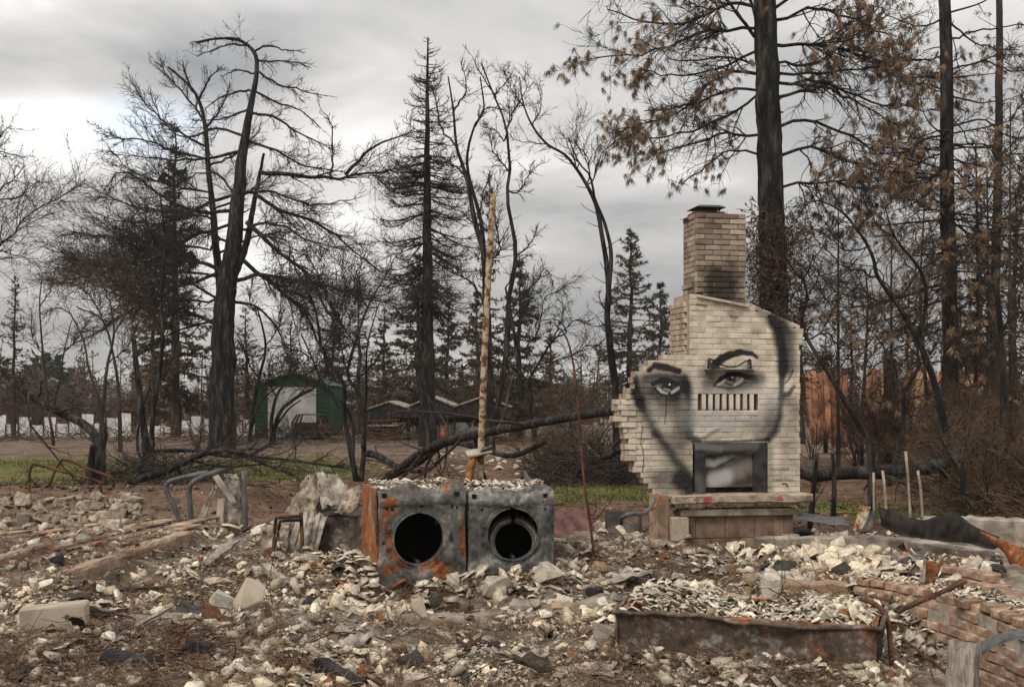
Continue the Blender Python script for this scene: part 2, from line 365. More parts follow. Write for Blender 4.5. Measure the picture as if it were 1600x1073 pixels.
# ------------------------------------------------------------------ ground
def ground_material():
    m, nt, b = nodes_of('burnt_ground'); v = geo(nt)
    sep = nt.nodes.new('ShaderNodeSeparateXYZ'); nt.links.new(v, sep.inputs[0]); X, Y = sep.outputs[0], sep.outputs[1]
    n1 = noise_node(nt, v, 0.9, 8, 0.65, 0.5); n2 = noise_node(nt, v, 7, 8, 0.7); n3 = noise_node(nt, v, 0.16, 4, 0.5)
    soil = ramp_node(nt, mathn(nt, 'ADD', mathn(nt, 'MULTIPLY', n1, 0.55), mathn(nt, 'MULTIPLY', n2, 0.45)),
                     [(0.3, (0.045, 0.024, 0.013)), (0.5, (0.145, 0.078, 0.043)), (0.62, (0.22, 0.13, 0.08)), (0.75, (0.30, 0.215, 0.15))])
    ash = ramp_node(nt, mathn(nt, 'ADD', mathn(nt, 'MULTIPLY', n1, 0.35), mathn(nt, 'MULTIPLY', n2, 0.65)),
                    [(0.25, (0.075, 0.05, 0.036)), (0.42, (0.21, 0.148, 0.102)), (0.56, (0.36, 0.305, 0.245)), (0.75, (0.54, 0.485, 0.40))])
    near = nt.nodes.new('ShaderNodeMapRange'); near.inputs[1].default_value = 11; near.inputs[2].default_value = 16
    nt.links.new(mathn(nt, 'ADD', Y, mathn(nt, 'MULTIPLY', mathn(nt, 'SUBTRACT', n1, 0.5), 5.0)), near.inputs[0])
    c = mixc(nt, near.outputs[0], ash, soil)
    # grey-tan gravel of the drive farther back
    far = nt.nodes.new('ShaderNodeMapRange'); far.inputs[1].default_value = 40; far.inputs[2].default_value = 47; nt.links.new(Y, far.inputs[0])
    tan = ramp_node(nt, n1, [(0.3, (0.10, 0.068, 0.047)), (0.7, (0.25, 0.18, 0.135))])
    c = mixc(nt, mathn(nt, 'MULTIPLY', far.outputs[0], 0.8), c, tan)
    # strips of new grass
    def band(v_, a, b_, w):
        r = nt.nodes.new('ShaderNodeMapRange'); r.interpolation_type = 'SMOOTHSTEP'; r.inputs[1].default_value = a - w; r.inputs[2].default_value = a + w; nt.links.new(v_, r.inputs[0])
        s = nt.nodes.new('ShaderNodeMapRange'); s.interpolation_type = 'SMOOTHSTEP'; s.inputs[1].default_value = b_ + w; s.inputs[2].default_value = b_ - w; nt.links.new(v_, s.inputs[0])
        return mathn(nt, 'MULTIPLY', r.outputs[0], s.outputs[0])
    wob = mathn(nt, 'MULTIPLY', mathn(nt, 'SUBTRACT', n3, 0.5), 10.0)
    Yw = mathn(nt, 'ADD', Y, wob)
    g = 0.0
    for (y0, y1, x0, x1) in ((30.5, 42, -40, -6.2), (28, 37.5, -9, -4.2), (22.5, 26.5, -1.2, 3.6), (18.5, 22, 4.5, 9), (26.5, 29.5, -16, -9.5)):
        q = mathn(nt, 'MULTIPLY', band(Yw, y0, y1, 1.2), band(X, x0, x1, 1.0))
        g = q if isinstance(g, float) else mathn(nt, 'MAXIMUM', g, q)
    g = mathn(nt, 'MULTIPLY', g, ramp_node(nt, n2, [(0.36, (0.35, 0.35, 0.35)), (0.6, (1, 1, 1))]))
    grass = ramp_node(nt, n2, [(0.3, (0.065, 0.085, 0.012)), (0.7, (0.17, 0.20, 0.035))])
    c = mixc(nt, mathn(nt, 'MULTIPLY', g, 0.9), c, grass)
    nt.links.new(c, b.inputs['Base Color']); b.inputs['Roughness'].default_value = 0.95
    bump(nt, b, mathn(nt, 'ADD', noise_node(nt, v, 14, 8, 0.7), n2), 1.0, 0.05)
    return m
def grid_ground():
    xs = np.r_[np.arange(-7.5, 7.51, 0.066)]
    g = [7.5]; st = 0.07
    while g[-1] < 600: st *= 1.11; g.append(g[-1] + st)
    xs = np.r_[-np.array(g[:0:-1]), xs, np.array(g[1:])]
    ys = list(np.arange(-1.0, 4.0, 0.5)) + list(np.arange(4.0, 13.5, 0.066)); st = 0.06
    while ys[-1] < 900: st *= 1.045; ys.append(ys[-1] + min(st, 60))
    ys = np.r_[-60, -20, -5, np.array(ys)]
    X, Y = np.meshgrid(xs, ys); Z = ground(X, Y)
    V = np.stack([X, Y, Z], -1).reshape(-1, 3); nx = len(xs); ny = len(ys)
    i = (np.arange(ny - 1)[:, None] * nx + np.arange(nx - 1)[None]).ravel()
    return np_mesh('ground', V, np.stack([i, i + 1, i + nx + 1, i + nx], 1), smooth=True)
GROUND = obj('ground', grid_ground(), ground_material()); tag(GROUND, kind='structure')
# ------------------------------------------------------------------ the standing chimney with its painted wall
CH_A = math.radians(11.0); CH_D = 14.8; CH_PX = 1150.0
CH_S = CH_D / F_PX
CH_X = (CH_PX - 800) / F_PX * CH_D
CEX = (math.cos(CH_A), math.sin(CH_A))
def cu(px):            # along the wall, metres from the anchor
    k = (px - 800) / F_PX
    return (k * CH_D - CH_X) / (CEX[0] - k * CEX[1])
def cz(py): return EYE + (HOR - py) * CH_S      # height
GZ0 = -0.62

class Mural:
    """soft spray-paint strokes as a node group: position -> (dark, light)"""
    def __init__(self):
        self.g = bpy.data.node_groups.new('spray_painted_face', 'ShaderNodeTree'); g = self.g
        g.interface.new_socket('dark', in_out='OUTPUT', socket_type='NodeSocketFloat')
        g.interface.new_socket('light', in_out='OUTPUT', socket_type='NodeSocketFloat')
        self.out = g.nodes.new('NodeGroupOutput')
        pos = g.nodes.new('ShaderNodeNewGeometry').outputs['Position']
        sub = self.vm('SUBTRACT', pos, (CH_X, CH_D, 0))
        u = self.vm('DOT_PRODUCT', sub, (CEX[0], CEX[1], 0), val=True); z = self.vm('DOT_PRODUCT', pos, (0, 0, 1), val=True)
        nz = g.nodes.new('ShaderNodeTexNoise'); nz.inputs['Scale'].default_value = 14; nz.inputs['Detail'].default_value = 4
        g.links.new(pos, nz.inputs['Vector'])
        cb = g.nodes.new('ShaderNodeCombineXYZ'); g.links.new(u, cb.inputs[0]); g.links.new(z, cb.inputs[1])
        wob = self.vm('SCALE', self.vm('SUBTRACT', nz.outputs['Color'], (0.5, 0.5, 0.5)), None); wob.node.inputs['Scale'].default_value = 0.022
        self.p = self.vm('MULTIPLY', self.vm('ADD', cb.outputs[0], wob), (1, 1, 0)); self.nz = nz.outputs['Fac']
    def vm(self, op, a, b, val=False):
        n = self.g.nodes.new('ShaderNodeVectorMath'); n.operation = op
        for i, v in enumerate((a, b)):
            if v is None: continue
            if isinstance(v, tuple): n.inputs[i].default_value = v
            else: self.g.links.new(v, n.inputs[i])
        return n.outputs['Value'] if val else n.outputs[0]
    def seg(self, a, b, r, soft, s):
        A = (cu(a[0]), cz(a[1]), 0.0); B = (cu(b[0]), cz(b[1]), 0.0); ab = (B[0] - A[0], B[1] - A[1], 0.0)
        L2 = max(ab[0] ** 2 + ab[1] ** 2, 1e-8)
        d = self.vm('SUBTRACT', self.p, A)
        t = mathn(self.g, 'MULTIPLY', self.vm('DOT_PRODUCT', d, ab, val=True), 1.0 / L2); t = mathn(self.g, 'MINIMUM', mathn(self.g, 'MAXIMUM', t, 0.0), 1.0)
        n = self.g.nodes.new('ShaderNodeVectorMath'); n.operation = 'SCALE'; n.inputs[0].default_value = ab; self.g.links.new(t, n.inputs['Scale'])
        dist = self.vm('DISTANCE', d, n.outputs[0], val=True)
        mr = self.g.nodes.new('ShaderNodeMapRange'); mr.interpolation_type = 'SMOOTHSTEP'
        mr.inputs[1].default_value = (r + soft) * CH_S; mr.inputs[2].default_value = max(r - soft * 0.4, 0) * CH_S
        mr.inputs[3].default_value = 0.0; mr.inputs[4].default_value = s
        self.g.links.new(dist, mr.inputs[0]); return mr.outputs[0]
    def total(self, strokes):
        acc = None
        for pts, r, soft, s in strokes:
            rr = r if isinstance(r, (list, tuple)) else [r] * (len(pts) - 1)
            m = None
            for i in range(max(1, len(pts) - 1)):
                q = self.seg(pts[i], pts[min(i + 1, len(pts) - 1)], rr[min(i, len(rr) - 1)] if len(rr) else r, soft, s)
                m = q if m is None else mathn(self.g, 'MAXIMUM', m, q)
            inv = mathn(self.g, 'SUBTRACT', 1.0, m)
            acc = inv if acc is None else mathn(self.g, 'MULTIPLY', acc, inv)
        return mathn(self.g, 'SUBTRACT', 1.0, acc)
DARK = [  # (points in wall pixels, radius, softness, strength)
    # broad shading first: hair shadow, socket, cheek, side of the nose, jaw
    ([(1000, 614), (1010, 640)], 6, 12, 0.45), ([(1006, 604), (1036, 600), (1062, 604)], 14, 18, 0.67), ([(996, 632), (1020, 640), (1046, 634)], 8, 20, 0.42), ([(1060, 620), (1068, 660), (1066, 690)], 8, 18, 0.56),
    ([(1012, 660), (1034, 690), (1062, 730), (1082, 756)], [10, 12, 14], 18, 0.44), ([(1108, 598), (1140, 602), (1180, 596)], 10, 15, 0.50), ([(1216, 500), (1228, 530), (1232, 572)], 10, 13, 0.75),
    ([(1206, 630), (1206, 664), (1190, 684)], 7, 15, 0.53), ([(1232, 640), (1238, 700), (1230, 740)], 9, 18, 0.28), ([(1090, 656), (1140, 660), (1196, 662)], 9, 13, 0.42), ([(1034, 748), (1070, 756)], 14, 20, 0.63),
    ([(1034, 622), (1056, 650), (1062, 684)], 16, 24, 0.36), ([(1100, 640), (1150, 648), (1200, 650)], 6, 12, 0.16), ([(1041, 617), (1041, 640), (1039, 662)], .5, .7, .9), ([(1003, 664), (1001, 690), (1006, 712), (1004, 736)], .5, .8, .8),
    # eye on the broken side: brow, lids, lashes, iris
    ([(1014, 579), (1024, 572), (1042, 575), (1061, 580)], [3, 5, 4], 3, 0.9),
    ([(1008, 590), (1030, 587), (1056, 588), (1074, 604)], [3, 2.5, 3.5], 7, 0.62),
    ([(1020, 600), (1032, 595), (1048, 596), (1060, 602), (1069, 612)], [2.6, 4.2, 3.6, 1.8], 2.2, 0.96),
    ([(1024, 607), (1034, 617), (1052, 618), (1062, 613)], 1.2, 3.5, 0.66), ([(1020, 614), (1036, 625), (1056, 623)], 5, 9, 0.46),
    ([(1043, 604.5), (1043.6, 604.5)], 8.4, 1.4, 0.66), ([(1043.5, 604.5), (1044, 604.5)], 3.4, 1.4, 0.95), ([(1043.5, 597.5), (1044, 597.5)], 5, 3, 0.6),
    ([(1070, 590), (1076, 612), (1077, 642), (1077, 676)], [3.5, 4.5, 6], 8, 0.8),
    # edge of hair and cheek down to the chin
    ([(990, 592), (992, 612), (999, 632)], 6, 6, 0.82), ([(999, 626), (1012, 650), (1026, 678)], 2.5, 9, 0.6),
    ([(1024, 674), (1042, 698), (1060, 724), (1078, 748)], [3, 4, 5], 9, 0.72), ([(1060, 748), (1080, 762)], 8, 10, 0.72),
    # other eye, brow and socket
    ([(1118, 568), (1128, 560), (1142, 554), (1158, 550), (1174, 552), (1183, 558)], [6, 5.5, 4.5, 3.4, 2], 2.5, 0.93),
    ([(1098, 582), (1110, 589), (1104, 600)], 5, 9, 0.48),
    ([(1116, 602), (1126, 592), (1138, 585), (1154, 584), (1166, 589), (1178, 590)], [2.4, 3, 3.6, 3.4, 3], 2.4, 0.95), ([(1168, 587), (1188, 591)], 6, 8, 0.66),
    ([(1122, 604), (1140, 607), (1154, 604), (1165, 597)], 1.0, 2.6, 0.7), ([(1142, 608), (1166, 604), (1180, 597)], 4, 8, 0.5),
    ([(1141, 593), (1141.6, 593)], 8.8, 1.4, 0.66), ([(1141.5, 592.5), (1142, 592.5)], 3.4, 1.4, 0.95),
    # nose and upper lip
    ([(1078, 676), (1090, 684), (1101, 684), (1112, 676), (1122, 671)], [3, 1.6, 1, .6], 4.5, 0.66), ([(1078, 683), (1092, 688)], 3, 5, 0.74),
    # hair line, ear, jaw
    ([(1206, 498), (1216, 520), (1222, 548), (1223, 578)], [5, 7, 7], 9, 0.86), ([(1186, 486), (1206, 498), (1240, 520)], 5, 10, 0.5),
    ([(1223, 575), (1221, 604), (1220, 624)], [4, 3], 4.5, 0.85), ([(1220, 622), (1218, 650), (1212, 672), (1201, 686)], [2, 3, 4], 8, 0.8),
    ([(1228, 598), (1234, 590), (1239, 578)], 1.3, 2.2, 0.6), ([(1240, 604), (1233, 615), (1226, 617)], 2.8, 3.5, 0.74), ([(1224, 620), (1240, 628), (1244, 640)], 5, 10, 0.44),
    # soot above the firebox and old scribbles
    ([(1082, 689), (1130, 690), (1160, 689), (1202, 687)], 1.2, 3, 0.8), ([(1201, 700), (1203, 740), (1201, 764)], 5, 8, 0.4),
    ([(1206, 734), (1232, 734)], 1.8, 2.5, 0.32), ([(1223, 757), (1228, 757), (1231, 761)], 1.0, 1.2, 0.85),
    ([(1090, 477), (1104, 479)], 1.5, 2.0, 0.6), ([(1142, 495), (1154, 496)], 1.2, 2.0, 0.5),
]
LIGHT = [
    ([(1028, 606), (1034, 612), (1042, 614.5)], 1.3, 2.2, 0.62), ([(1050, 613), (1056, 609), (1060, 606)], 1.3, 2.2, 0.62), ([(1046, 600.5), (1046.4, 600.5)], 1.2, 0.9, 0.95), ([(1038, 607), (1046, 610)], 1.4, 1.8, 0.3),
    ([(1122, 601), (1128, 598), (1132, 594)], 1.3, 2.2, 0.66), ([(1148, 601), (1155, 597), (1160, 592)], 1.4, 2.2, 0.62), ([(1144, 589.5), (1144.4, 589.5)], 1.2, 0.9, 0.95), ([(1136, 596), (1144, 598)], 1.2, 1.8, 0.28),
    ([(1096, 652), (1150, 642), (1192, 622)], 20, 24, 0.34), ([(1100, 610), (1120, 620)], 10, 16, 0.2), ([(1020, 640), (1034, 664)], 6, 14, 0.18),
    ([(1229, 606), (1235, 600)], 4, 3, 0.45), ([(1086, 676), (1094, 680)], 2.4, 3, 0.35),
]
FIRE_L = [([(1104, 722), (1118, 724), (1134, 716)], [4, 3], 5, 0.55), ([(1136, 716), (1148, 711)], 2, 4, 0.40), ([(1116, 750), (1136, 744)], 8, 11, 0.85),
          ([(1150, 736), (1172, 726)], 8, 14, 0.22)]
FIRE_D = [([(1104, 738), (1128, 735), (1150, 724), (1168, 714)], 1.2, 4, 0.7), ([(1104, 733), (1124, 730), (1146, 718)], 2.5, 5, 0.75), ([(1150, 756), (1180, 748)], 4, 8, 0.6), ([(1103, 712), (1140, 712)], 2, 6, 0.5)]
FIRE_FRAME_L = [([(1088, 696), (1108, 698), (1124, 700)], 4, 5, 0.7), ([(1130, 698), (1180, 697)], 4, 6, 0.45), ([(1090, 745), (1094, 764)], 4, 9, 0.35)]

def mural_group(name, dark, light):
    mu = Mural(); mu.g.name = name
    d = mu.total(dark); l = mu.total(light)
    mu.g.links.new(d, mu.out.inputs['dark']); mu.g.links.new(l, mu.out.inputs['light'])
    return mu.g
G_FACE = mural_group('spray_painted_face', DARK, LIGHT)
G_FIRE = mural_group('spray_painted_panel', FIRE_D, FIRE_L)
G_FRAME = mural_group('spray_painted_frame', [([(1092, 704), (1112, 702), (1130, 706), (1152, 707), (1176, 700)], [2, 2.5, 2.5, 2], 3.5, 0.8)], FIRE_FRAME_L)

def painted_material(name, mortar=False):
    m, nt, b = nodes_of(name); v = geo(nt)
    n1 = noise_node(nt, v, 5, 6, 0.65, 0.3); n2 = noise_node(nt, v, 38, 5, 0.7)
    oi = nt.nodes.new('ShaderNodeObjectInfo').outputs['Random']
    base = ramp_node(nt, n1, [(0.25, (0.48, 0.42, 0.34)), (0.5, (0.63, 0.565, 0.47)), (0.75, (0.72, 0.655, 0.56))])
    if mortar: base = ramp_node(nt, n1, [(0.3, (0.42, 0.365, 0.29)), (0.7, (0.60, 0.535, 0.44))])
    else:
        tint = ramp_node(nt, oi, [(0.0, (0.68, 0.63, 0.58)), (0.22, (0.93, 0.9, 0.87)), (0.75, (1.0, 1.0, 1.0)), (1.0, (0.93, 0.90, 0.88))], sq=1)
        base = mixc(nt, 1.0, base, tint, 'MULTIPLY')
        # chipped paint: brown brick shows through in spots
        chip = ramp_node(nt, mathn(nt, 'ADD', mathn(nt, 'MULTIPLY', n2, 0.6), mathn(nt, 'MULTIPLY', n1, 0.4)), [(0.62, (0, 0, 0)), (0.67, (1, 1, 1))], sq=1)
        base = mixc(nt, mathn(nt, 'MULTIPLY', chip, 0.75), base, (0.20, 0.115, 0.075))
    stain = ramp_node(nt, noise_node(nt, v, 1.9, 7, .68, .8), [(.2, (.58, .54, .49)), (.5, (.90, .885, .86)), (.75, (1.05, 1.05, 1.04))])
    base = mixc(nt, .55, base, stain, 'MULTIPLY')
    gr = nt.nodes.new('ShaderNodeGroup'); gr.node_tree = G_FACE
    # paint only on faces that look out of the wall
    nrm = nt.nodes.new('ShaderNodeNewGeometry').outputs['True Normal']
    dp = nt.nodes.new('ShaderNodeVectorMath'); dp.operation = 'DOT_PRODUCT'; nt.links.new(nrm, dp.inputs[0]); dp.inputs[1].default_value = (CEX[1], -CEX[0], 0)
    face = mathn(nt, 'GREATER_THAN', dp.outputs['Value'], 0.35)
    dk = mathn(nt, 'MULTIPLY', gr.outputs[0], face); lt = mathn(nt, 'MULTIPLY', gr.outputs[1], face)
    dk = mathn(nt, 'MULTIPLY', dk, mathn(nt, 'MULTIPLY_ADD', n2, 0.36, 0.90))
    c = mixc(nt, dk, base, (0.018, 0.018, 0.021)); c = mixc(nt, lt, c, (0.66, 0.66, 0.64))
    # faces never painted (broken ends, flanks) are bare brown masonry
    raw = ramp_node(nt, n1, [(0.3, (0.20, 0.13, 0.09)), (0.7, (0.40, 0.30, 0.21))])
    up = nt.nodes.new('ShaderNodeVectorMath'); up.operation = 'DOT_PRODUCT'; nt.links.new(nrm, up.inputs[0]); up.inputs[1].default_value = (0, 0, 1)
    notface = mathn(nt, 'LESS_THAN', dp.outputs['Value'], 0.2)
    c = mixc(nt, mathn(nt, 'MULTIPLY', notface, 0.8), c, raw)
    nt.links.new(c, b.inputs['Base Color']); b.inputs['Roughness'].default_value = 0.88
    bump(nt, b, mathn(nt, 'ADD', n2, mathn(nt, 'MULTIPLY', n1, 0.5)), 0.55, 0.008)
    return m
def stack_material(name, mortar=False):
    m, nt, b = nodes_of(name); v = geo(nt)
    n1 = noise_node(nt, v, 6, 6, 0.65, 0.3); n2 = noise_node(nt, v, 36, 5, 0.7)
    if mortar: base = ramp_node(nt, n1, [(0.3, (0.15, 0.115, 0.085)), (0.7, (0.31, 0.25, 0.19))])
    else:
        at = nt.nodes.new('ShaderNodeAttribute'); at.attribute_name = 'Col'
        oi = nt.nodes.new('ShaderNodeObjectInfo').outputs['Random']
        tint = ramp_node(nt, oi, [(0.0, (0.21, 0.165, 0.13)), (0.18, (0.35, 0.285, 0.215)), (0.36, (0.19, 0.125, 0.10)), (0.46, (0.31, 0.25, 0.195)), (0.6, (0.24, 0.195, 0.16)), (0.74, (0.28, 0.22, 0.17)), (0.92, (0.40, 0.34, 0.25))], 'CONSTANT')
        base = mixc(nt, 1.0, tint, ramp_node(nt, n1, [(0.25, (0.7, 0.7, 0.7)), (0.75, (1.2, 1.2, 1.2))]), 'MULTIPLY')
    sub = nt.nodes.new('ShaderNodeVectorMath'); sub.operation = 'SUBTRACT'; nt.links.new(v, sub.inputs[0]); sub.inputs[1].default_value = (CH_X, CH_D, 0)
    du = nt.nodes.new('ShaderNodeVectorMath'); du.operation = 'DOT_PRODUCT'; nt.links.new(sub.outputs[0], du.inputs[0]); du.inputs[1].default_value = (CEX[0], CEX[1], 0)
    sp = nt.nodes.new('ShaderNodeSeparateXYZ'); nt.links.new(v, sp.inputs[0])
    # soot stain with ragged edge low on the front of the stack
    qx = mathn(nt, 'DIVIDE', mathn(nt, 'SUBTRACT', du.outputs['Value'], cu(1124)), 42 * CH_S)
    qz = mathn(nt, 'DIVIDE', mathn(nt, 'SUBTRACT', sp.outputs[2], cz(448)), 56 * CH_S)
    r = mathn(nt, 'SQRT', mathn(nt, 'ADD', mathn(nt, 'MULTIPLY', qx, qx), mathn(nt, 'MULTIPLY', qz, qz)))
    r = mathn(nt, 'ADD', r, mathn(nt, 'MULTIPLY', mathn(nt, 'SUBTRACT', noise_node(nt, v, 4.5, 5), 0.5), 1.3))
    soot = nt.nodes.new('ShaderNodeMapRange'); soot.inputs[1].default_value = 1.1; soot.inputs[2].default_value = 0.45; soot.inputs[4].default_value = 0.9; nt.links.new(r, soot.inputs[0])
    nrm = nt.nodes.new('ShaderNodeNewGeometry').outputs['True Normal']
    dp = nt.nodes.new('ShaderNodeVectorMath'); dp.operation = 'DOT_PRODUCT'; nt.links.new(nrm, dp.inputs[0]); dp.inputs[1].default_value = (CEX[1], -CEX[0], 0)
    f = mathn(nt, 'MULTIPLY', soot.outputs[0], mathn(nt, 'GREATER_THAN', dp.outputs['Value'], 0.3))
    c = mixc(nt, f, base, (0.02, 0.018, 0.017))
    nt.links.new(c, b.inputs['Base Color']); b.inputs['Roughness'].default_value = 0.9
    bump(nt, b, mathn(nt, 'ADD', n2, mathn(nt, 'MULTIPLY', n1, 0.5)), 0.6, 0.008)
    return m
M['paint_brick'] = painted_material('painted_brick'); M['paint_mortar'] = painted_material('painted_mortar', True)
M['stack_brick'] = stack_material('stack_brick'); M['stack_mortar'] = stack_material('stack_mortar', True)

def steel_painted(name, group, base_a, base_b, light):
    m, nt, b = nodes_of(name); v = geo(nt)
    n1 = noise_node(nt, v, 9, 6, 0.65, 0.3)
    base = ramp_node(nt, n1, [(0.3, base_a), (0.7, base_b)])
    gr = nt.nodes.new('ShaderNodeGroup'); gr.node_tree = group
    c = mixc(nt, gr.outputs[0], base, (0.012, 0.011, 0.012)); c = mixc(nt, gr.outputs[1], c, light)
    nt.links.new(c, b.inputs['Base Color']); b.inputs['Roughness'].default_value = 0.6; b.inputs['Metallic'].default_value = 0.1
    bump(nt, b, n1, 0.2, 0.004); return m
M['fire_panel'] = steel_painted('firebox_panel_paint', G_FIRE, (0.055, 0.045, 0.038), (0.15, 0.125, 0.105), (0.42, 0.42, 0.41))
M['fire_frame'] = steel_painted('firebox_frame_steel', G_FRAME, (0.018, 0.018, 0.019), (0.05, 0.048, 0.047), (0.20, 0.20, 0.20))

BR_L, BR_H, BR_T = 0.198, 0.058, 0.095
def brick_meshes(prefix, n, mat, dims=(BR_L, BR_T, BR_H), bev=0.006, jit=0.0022):
    out = []
    for k in range(n):
        bm = bmesh.new(); add_box(bm, (0, 0, 0), dims, None, bev, jit)
        me = bm_mesh(prefix, bm); me.materials.append(mat); out.append(me)
    return out
class BrickSet:
    """bricks in a wall's own frame: the largest as parts, the rest joined"""
    def __init__(self, parent, meshes, mat, name='brick', rest='brick_mass'):
        self.parent = parent; self.meshes = meshes; self.mat = mat; self.name = name; self.rest = rest; self.items = []
    def add(self, c, s=(1, 1, 1), rot=(0, 0, 0), vis=1.0):
        self.items.append((c, s, rot, vis))
    def build(self, limit):
        it = sorted(self.items, key=lambda q: -q[3]); restV = []; restQ = []; n = 0; polys = []
        for i, (c, s, rot, vis) in enumerate(it):
            me = self.meshes[i % len(self.meshes)]
            Mx = Matrix.Translation(Vector(c)) @ Matrix.Rotation(rot[2], 4, 'Z') @ Matrix.Rotation(rot[1], 4, 'Y') @ Matrix.Rotation(rot[0], 4, 'X') @ Matrix.Diagonal((*s, 1))
            if i < limit:
                o = bpy.data.objects.new(self.name, me); C.objects.link(o); o.parent = self.parent; o.matrix_local = Mx
            else:
                for v in me.vertices: restV.append(Mx @ v.co)
                for p in me.polygons: polys.append([n + k for k in p.vertices])
                n += len(me.vertices)
        if restV:
            me = bpy.data.meshes.new(self.rest); me.from_pydata([tuple(v) for v in restV], [], polys); me.materials.append(self.mat)
            o = bpy.data.objects.new(self.rest, me); C.objects.link(o); o.parent = self.parent; tag(o, kind='stuff')

def build_chimney():
    cu0 = globals()['cu']; cu = cu0
    root = empty('brick_chimney', (CH_X, CH_D, GZ0), 'ruined brick chimney with a painted face, fireplace and sooty stack', 'chimney', rz=CH_A)
    rr = np.random.default_rng(4)
    Z = lambda py: cz(py) - GZ0
    def part(name, bm, mat, smooth=False):
        return obj(name, bm_mesh(name, bm, smooth), mat, root, world=False)
    pm = brick_meshes('brick', 10, M['paint_brick'])
    face = BrickSet(root, pm, M['paint_brick'])
    core = bmesh.new()
    ly = [768, 760, 750, 742, 735, 728, 720, 712, 703, 672, 664, 650, 640, 630, 622, 615, 593, 588, 580, 572, 565, 557.5, 557, 470]
    lx = [1012, 1008, 1001, 999, 994, 991, 983, 979, 974, 973, 959, 958, 961, 968, 973, 985, 985, 993, 1001, 1013, 1019, 1031, 1077, 1077]
    CHP = 8.6
    def left(y): return float(np.interp(-y, [-q for q in ly], lx))
    def right(y):
        if y < 513: return 1165 + (y - 475) * (84 / 37.0)
        if y < 538: return 1255
        return 1250.5
    CHM = CHP * CH_S
    for k in range(36):
        y1 = 770 - CHP * k; y0 = y1 - CHP; ym = (y0 + y1) / 2
        xl = left(ym) + rr.uniform(-9, 9) * (1 if ym > 556 else 0); xr = right(ym) + rr.uniform(-1, 1.5)
        if xr - xl < 8: continue
        gaps = []
        if ym > 690: gaps.append((1083, 1199))
        if 615.2 < ym < 641: gaps.append((1091, 1184))
        spans = [(xl, xr)]
        for g0, g1 in gaps:
            spans = [s for a, b in spans for s in ((a, min(b, g0)), (max(a, g1), b)) if s[1] - s[0] > 3]
        zc = Z(ym)
        for a, b in spans:
            ua, ub = cu(a), cu(b)
            # recessed mortar bed; the flank wing left of the stack is shallower
            for (p, q, dep) in ((ua, min(ub, cu(1077)), 0.2), (max(ua, cu(1077)), ub, 0.62)):
                if q - p > 0.02:
                    add_box(core, ((p + q) / 2, 0.0035 + dep / 2 + 0.0015 * (k % 2), zc), (q - p - 0.012, dep, CHM + 0.0004 * (k % 3)))
            pitch = BR_L + 0.010
            off = (0.0 if k % 2 else pitch / 2) + rr.uniform(-.008, .008)
            st = math.floor((ua - off) / pitch) * pitch + off; u = st
            while u < ub:
                p, q = max(u, ua), min(u + pitch, ub); u += pitch
                L = q - p - 0.010
                if L < 0.02: continue
                px = CH_PX + ((p + q) / 2) / CH_S
                loose = max(0, 1 - (px - 960) / 55.0) if 590 < ym < 740 else 0
                loose *= 1.0 if (p - ua) < 0.5 else 0.2
                ro = (rr.normal(0, .006) + 0, rr.normal(0, .006 + .05 * loose), rr.normal(0, .007 + .09 * loose))
                proud = rr.normal(0, .0025) - abs(rr.normal(0, .025)) * loose
                face.add(((p + q) / 2 + rr.normal(0, .012) * loose, BR_T / 2 + proud, zc + rr.normal(0, .001)), (L / BR_L, 1, (CHM - 0.0085) / BR_H), ro, L + (0.1 if ym > 470 else 0))
    # bare flank of the wall under the stack (left side)
    for k in range(10):
        ym = 557 - CHP * (k + 0.5)
        for j in range(3):
            face.add((cu(1077) - 0.004 + BR_T / 2 * 0.2, 0.19 + j * 0.2 + (0.05 if k % 2 else 0), Z(ym)), (0.35, 1.9, (CHM - .009) / BR_H), (0, 0, 0), 0.01)
    # upright bricks of the vent grille
    n = 8
    for j in range(n):
        x0 = 1096.4 + j * 10.75
        face.add(((cu(x0) + cu(x0 + 6.8)) / 2, BR_T / 2 + rr.normal(0, .002), Z(628)), (6.8 * CH_S / BR_L, 1, 25.2 * CH_S / BR_H), (0, rr.normal(0, .008), 0), 0.3)
    # dark hollow behind the grille
    add_box(core, ((cu(1137)), 0.36, Z(628)), (95 * CH_S, 0.5, 26.5 * CH_S))
    part('mortar', core, M['paint_mortar'])
    face.build(300)
    # loose bricks hanging at the broken edge
    # sloping capping of the shoulder
    bm = bmesh.new()
    a, b = (cu(1160), Z(471)), (cu(1251), Z(511))
    L = math.hypot(b[0] - a[0], b[1] - a[1]); ang = math.degrees(math.atan2(b[1] - a[1], b[0] - a[0]))
    for j in range(6):
        t = (j + .5) / 6
        add_box(bm, (a[0] + (b[0] - a[0]) * t, 0.3 + 0.01 * (j % 2), a[1] + (b[1] - a[1]) * t), (L / 6 - .012, .60, .05), rotm(0, -ang + rr.uniform(-2, 2)), .006, .003)
    part('shoulder_coping', bm, M['paint_mortar'])
    # the stack
    sm = brick_meshes('brick', 8, M['stack_brick'])
    st = BrickSet(root, sm, M['stack_brick'], 'stack_brick', 'stack_brick_mass'); score = bmesh.new()
    u0, u1 = cu(1087), cu(1164.5); dep = 0.52; y_in = -0.035; SH = 8.25 * CH_S
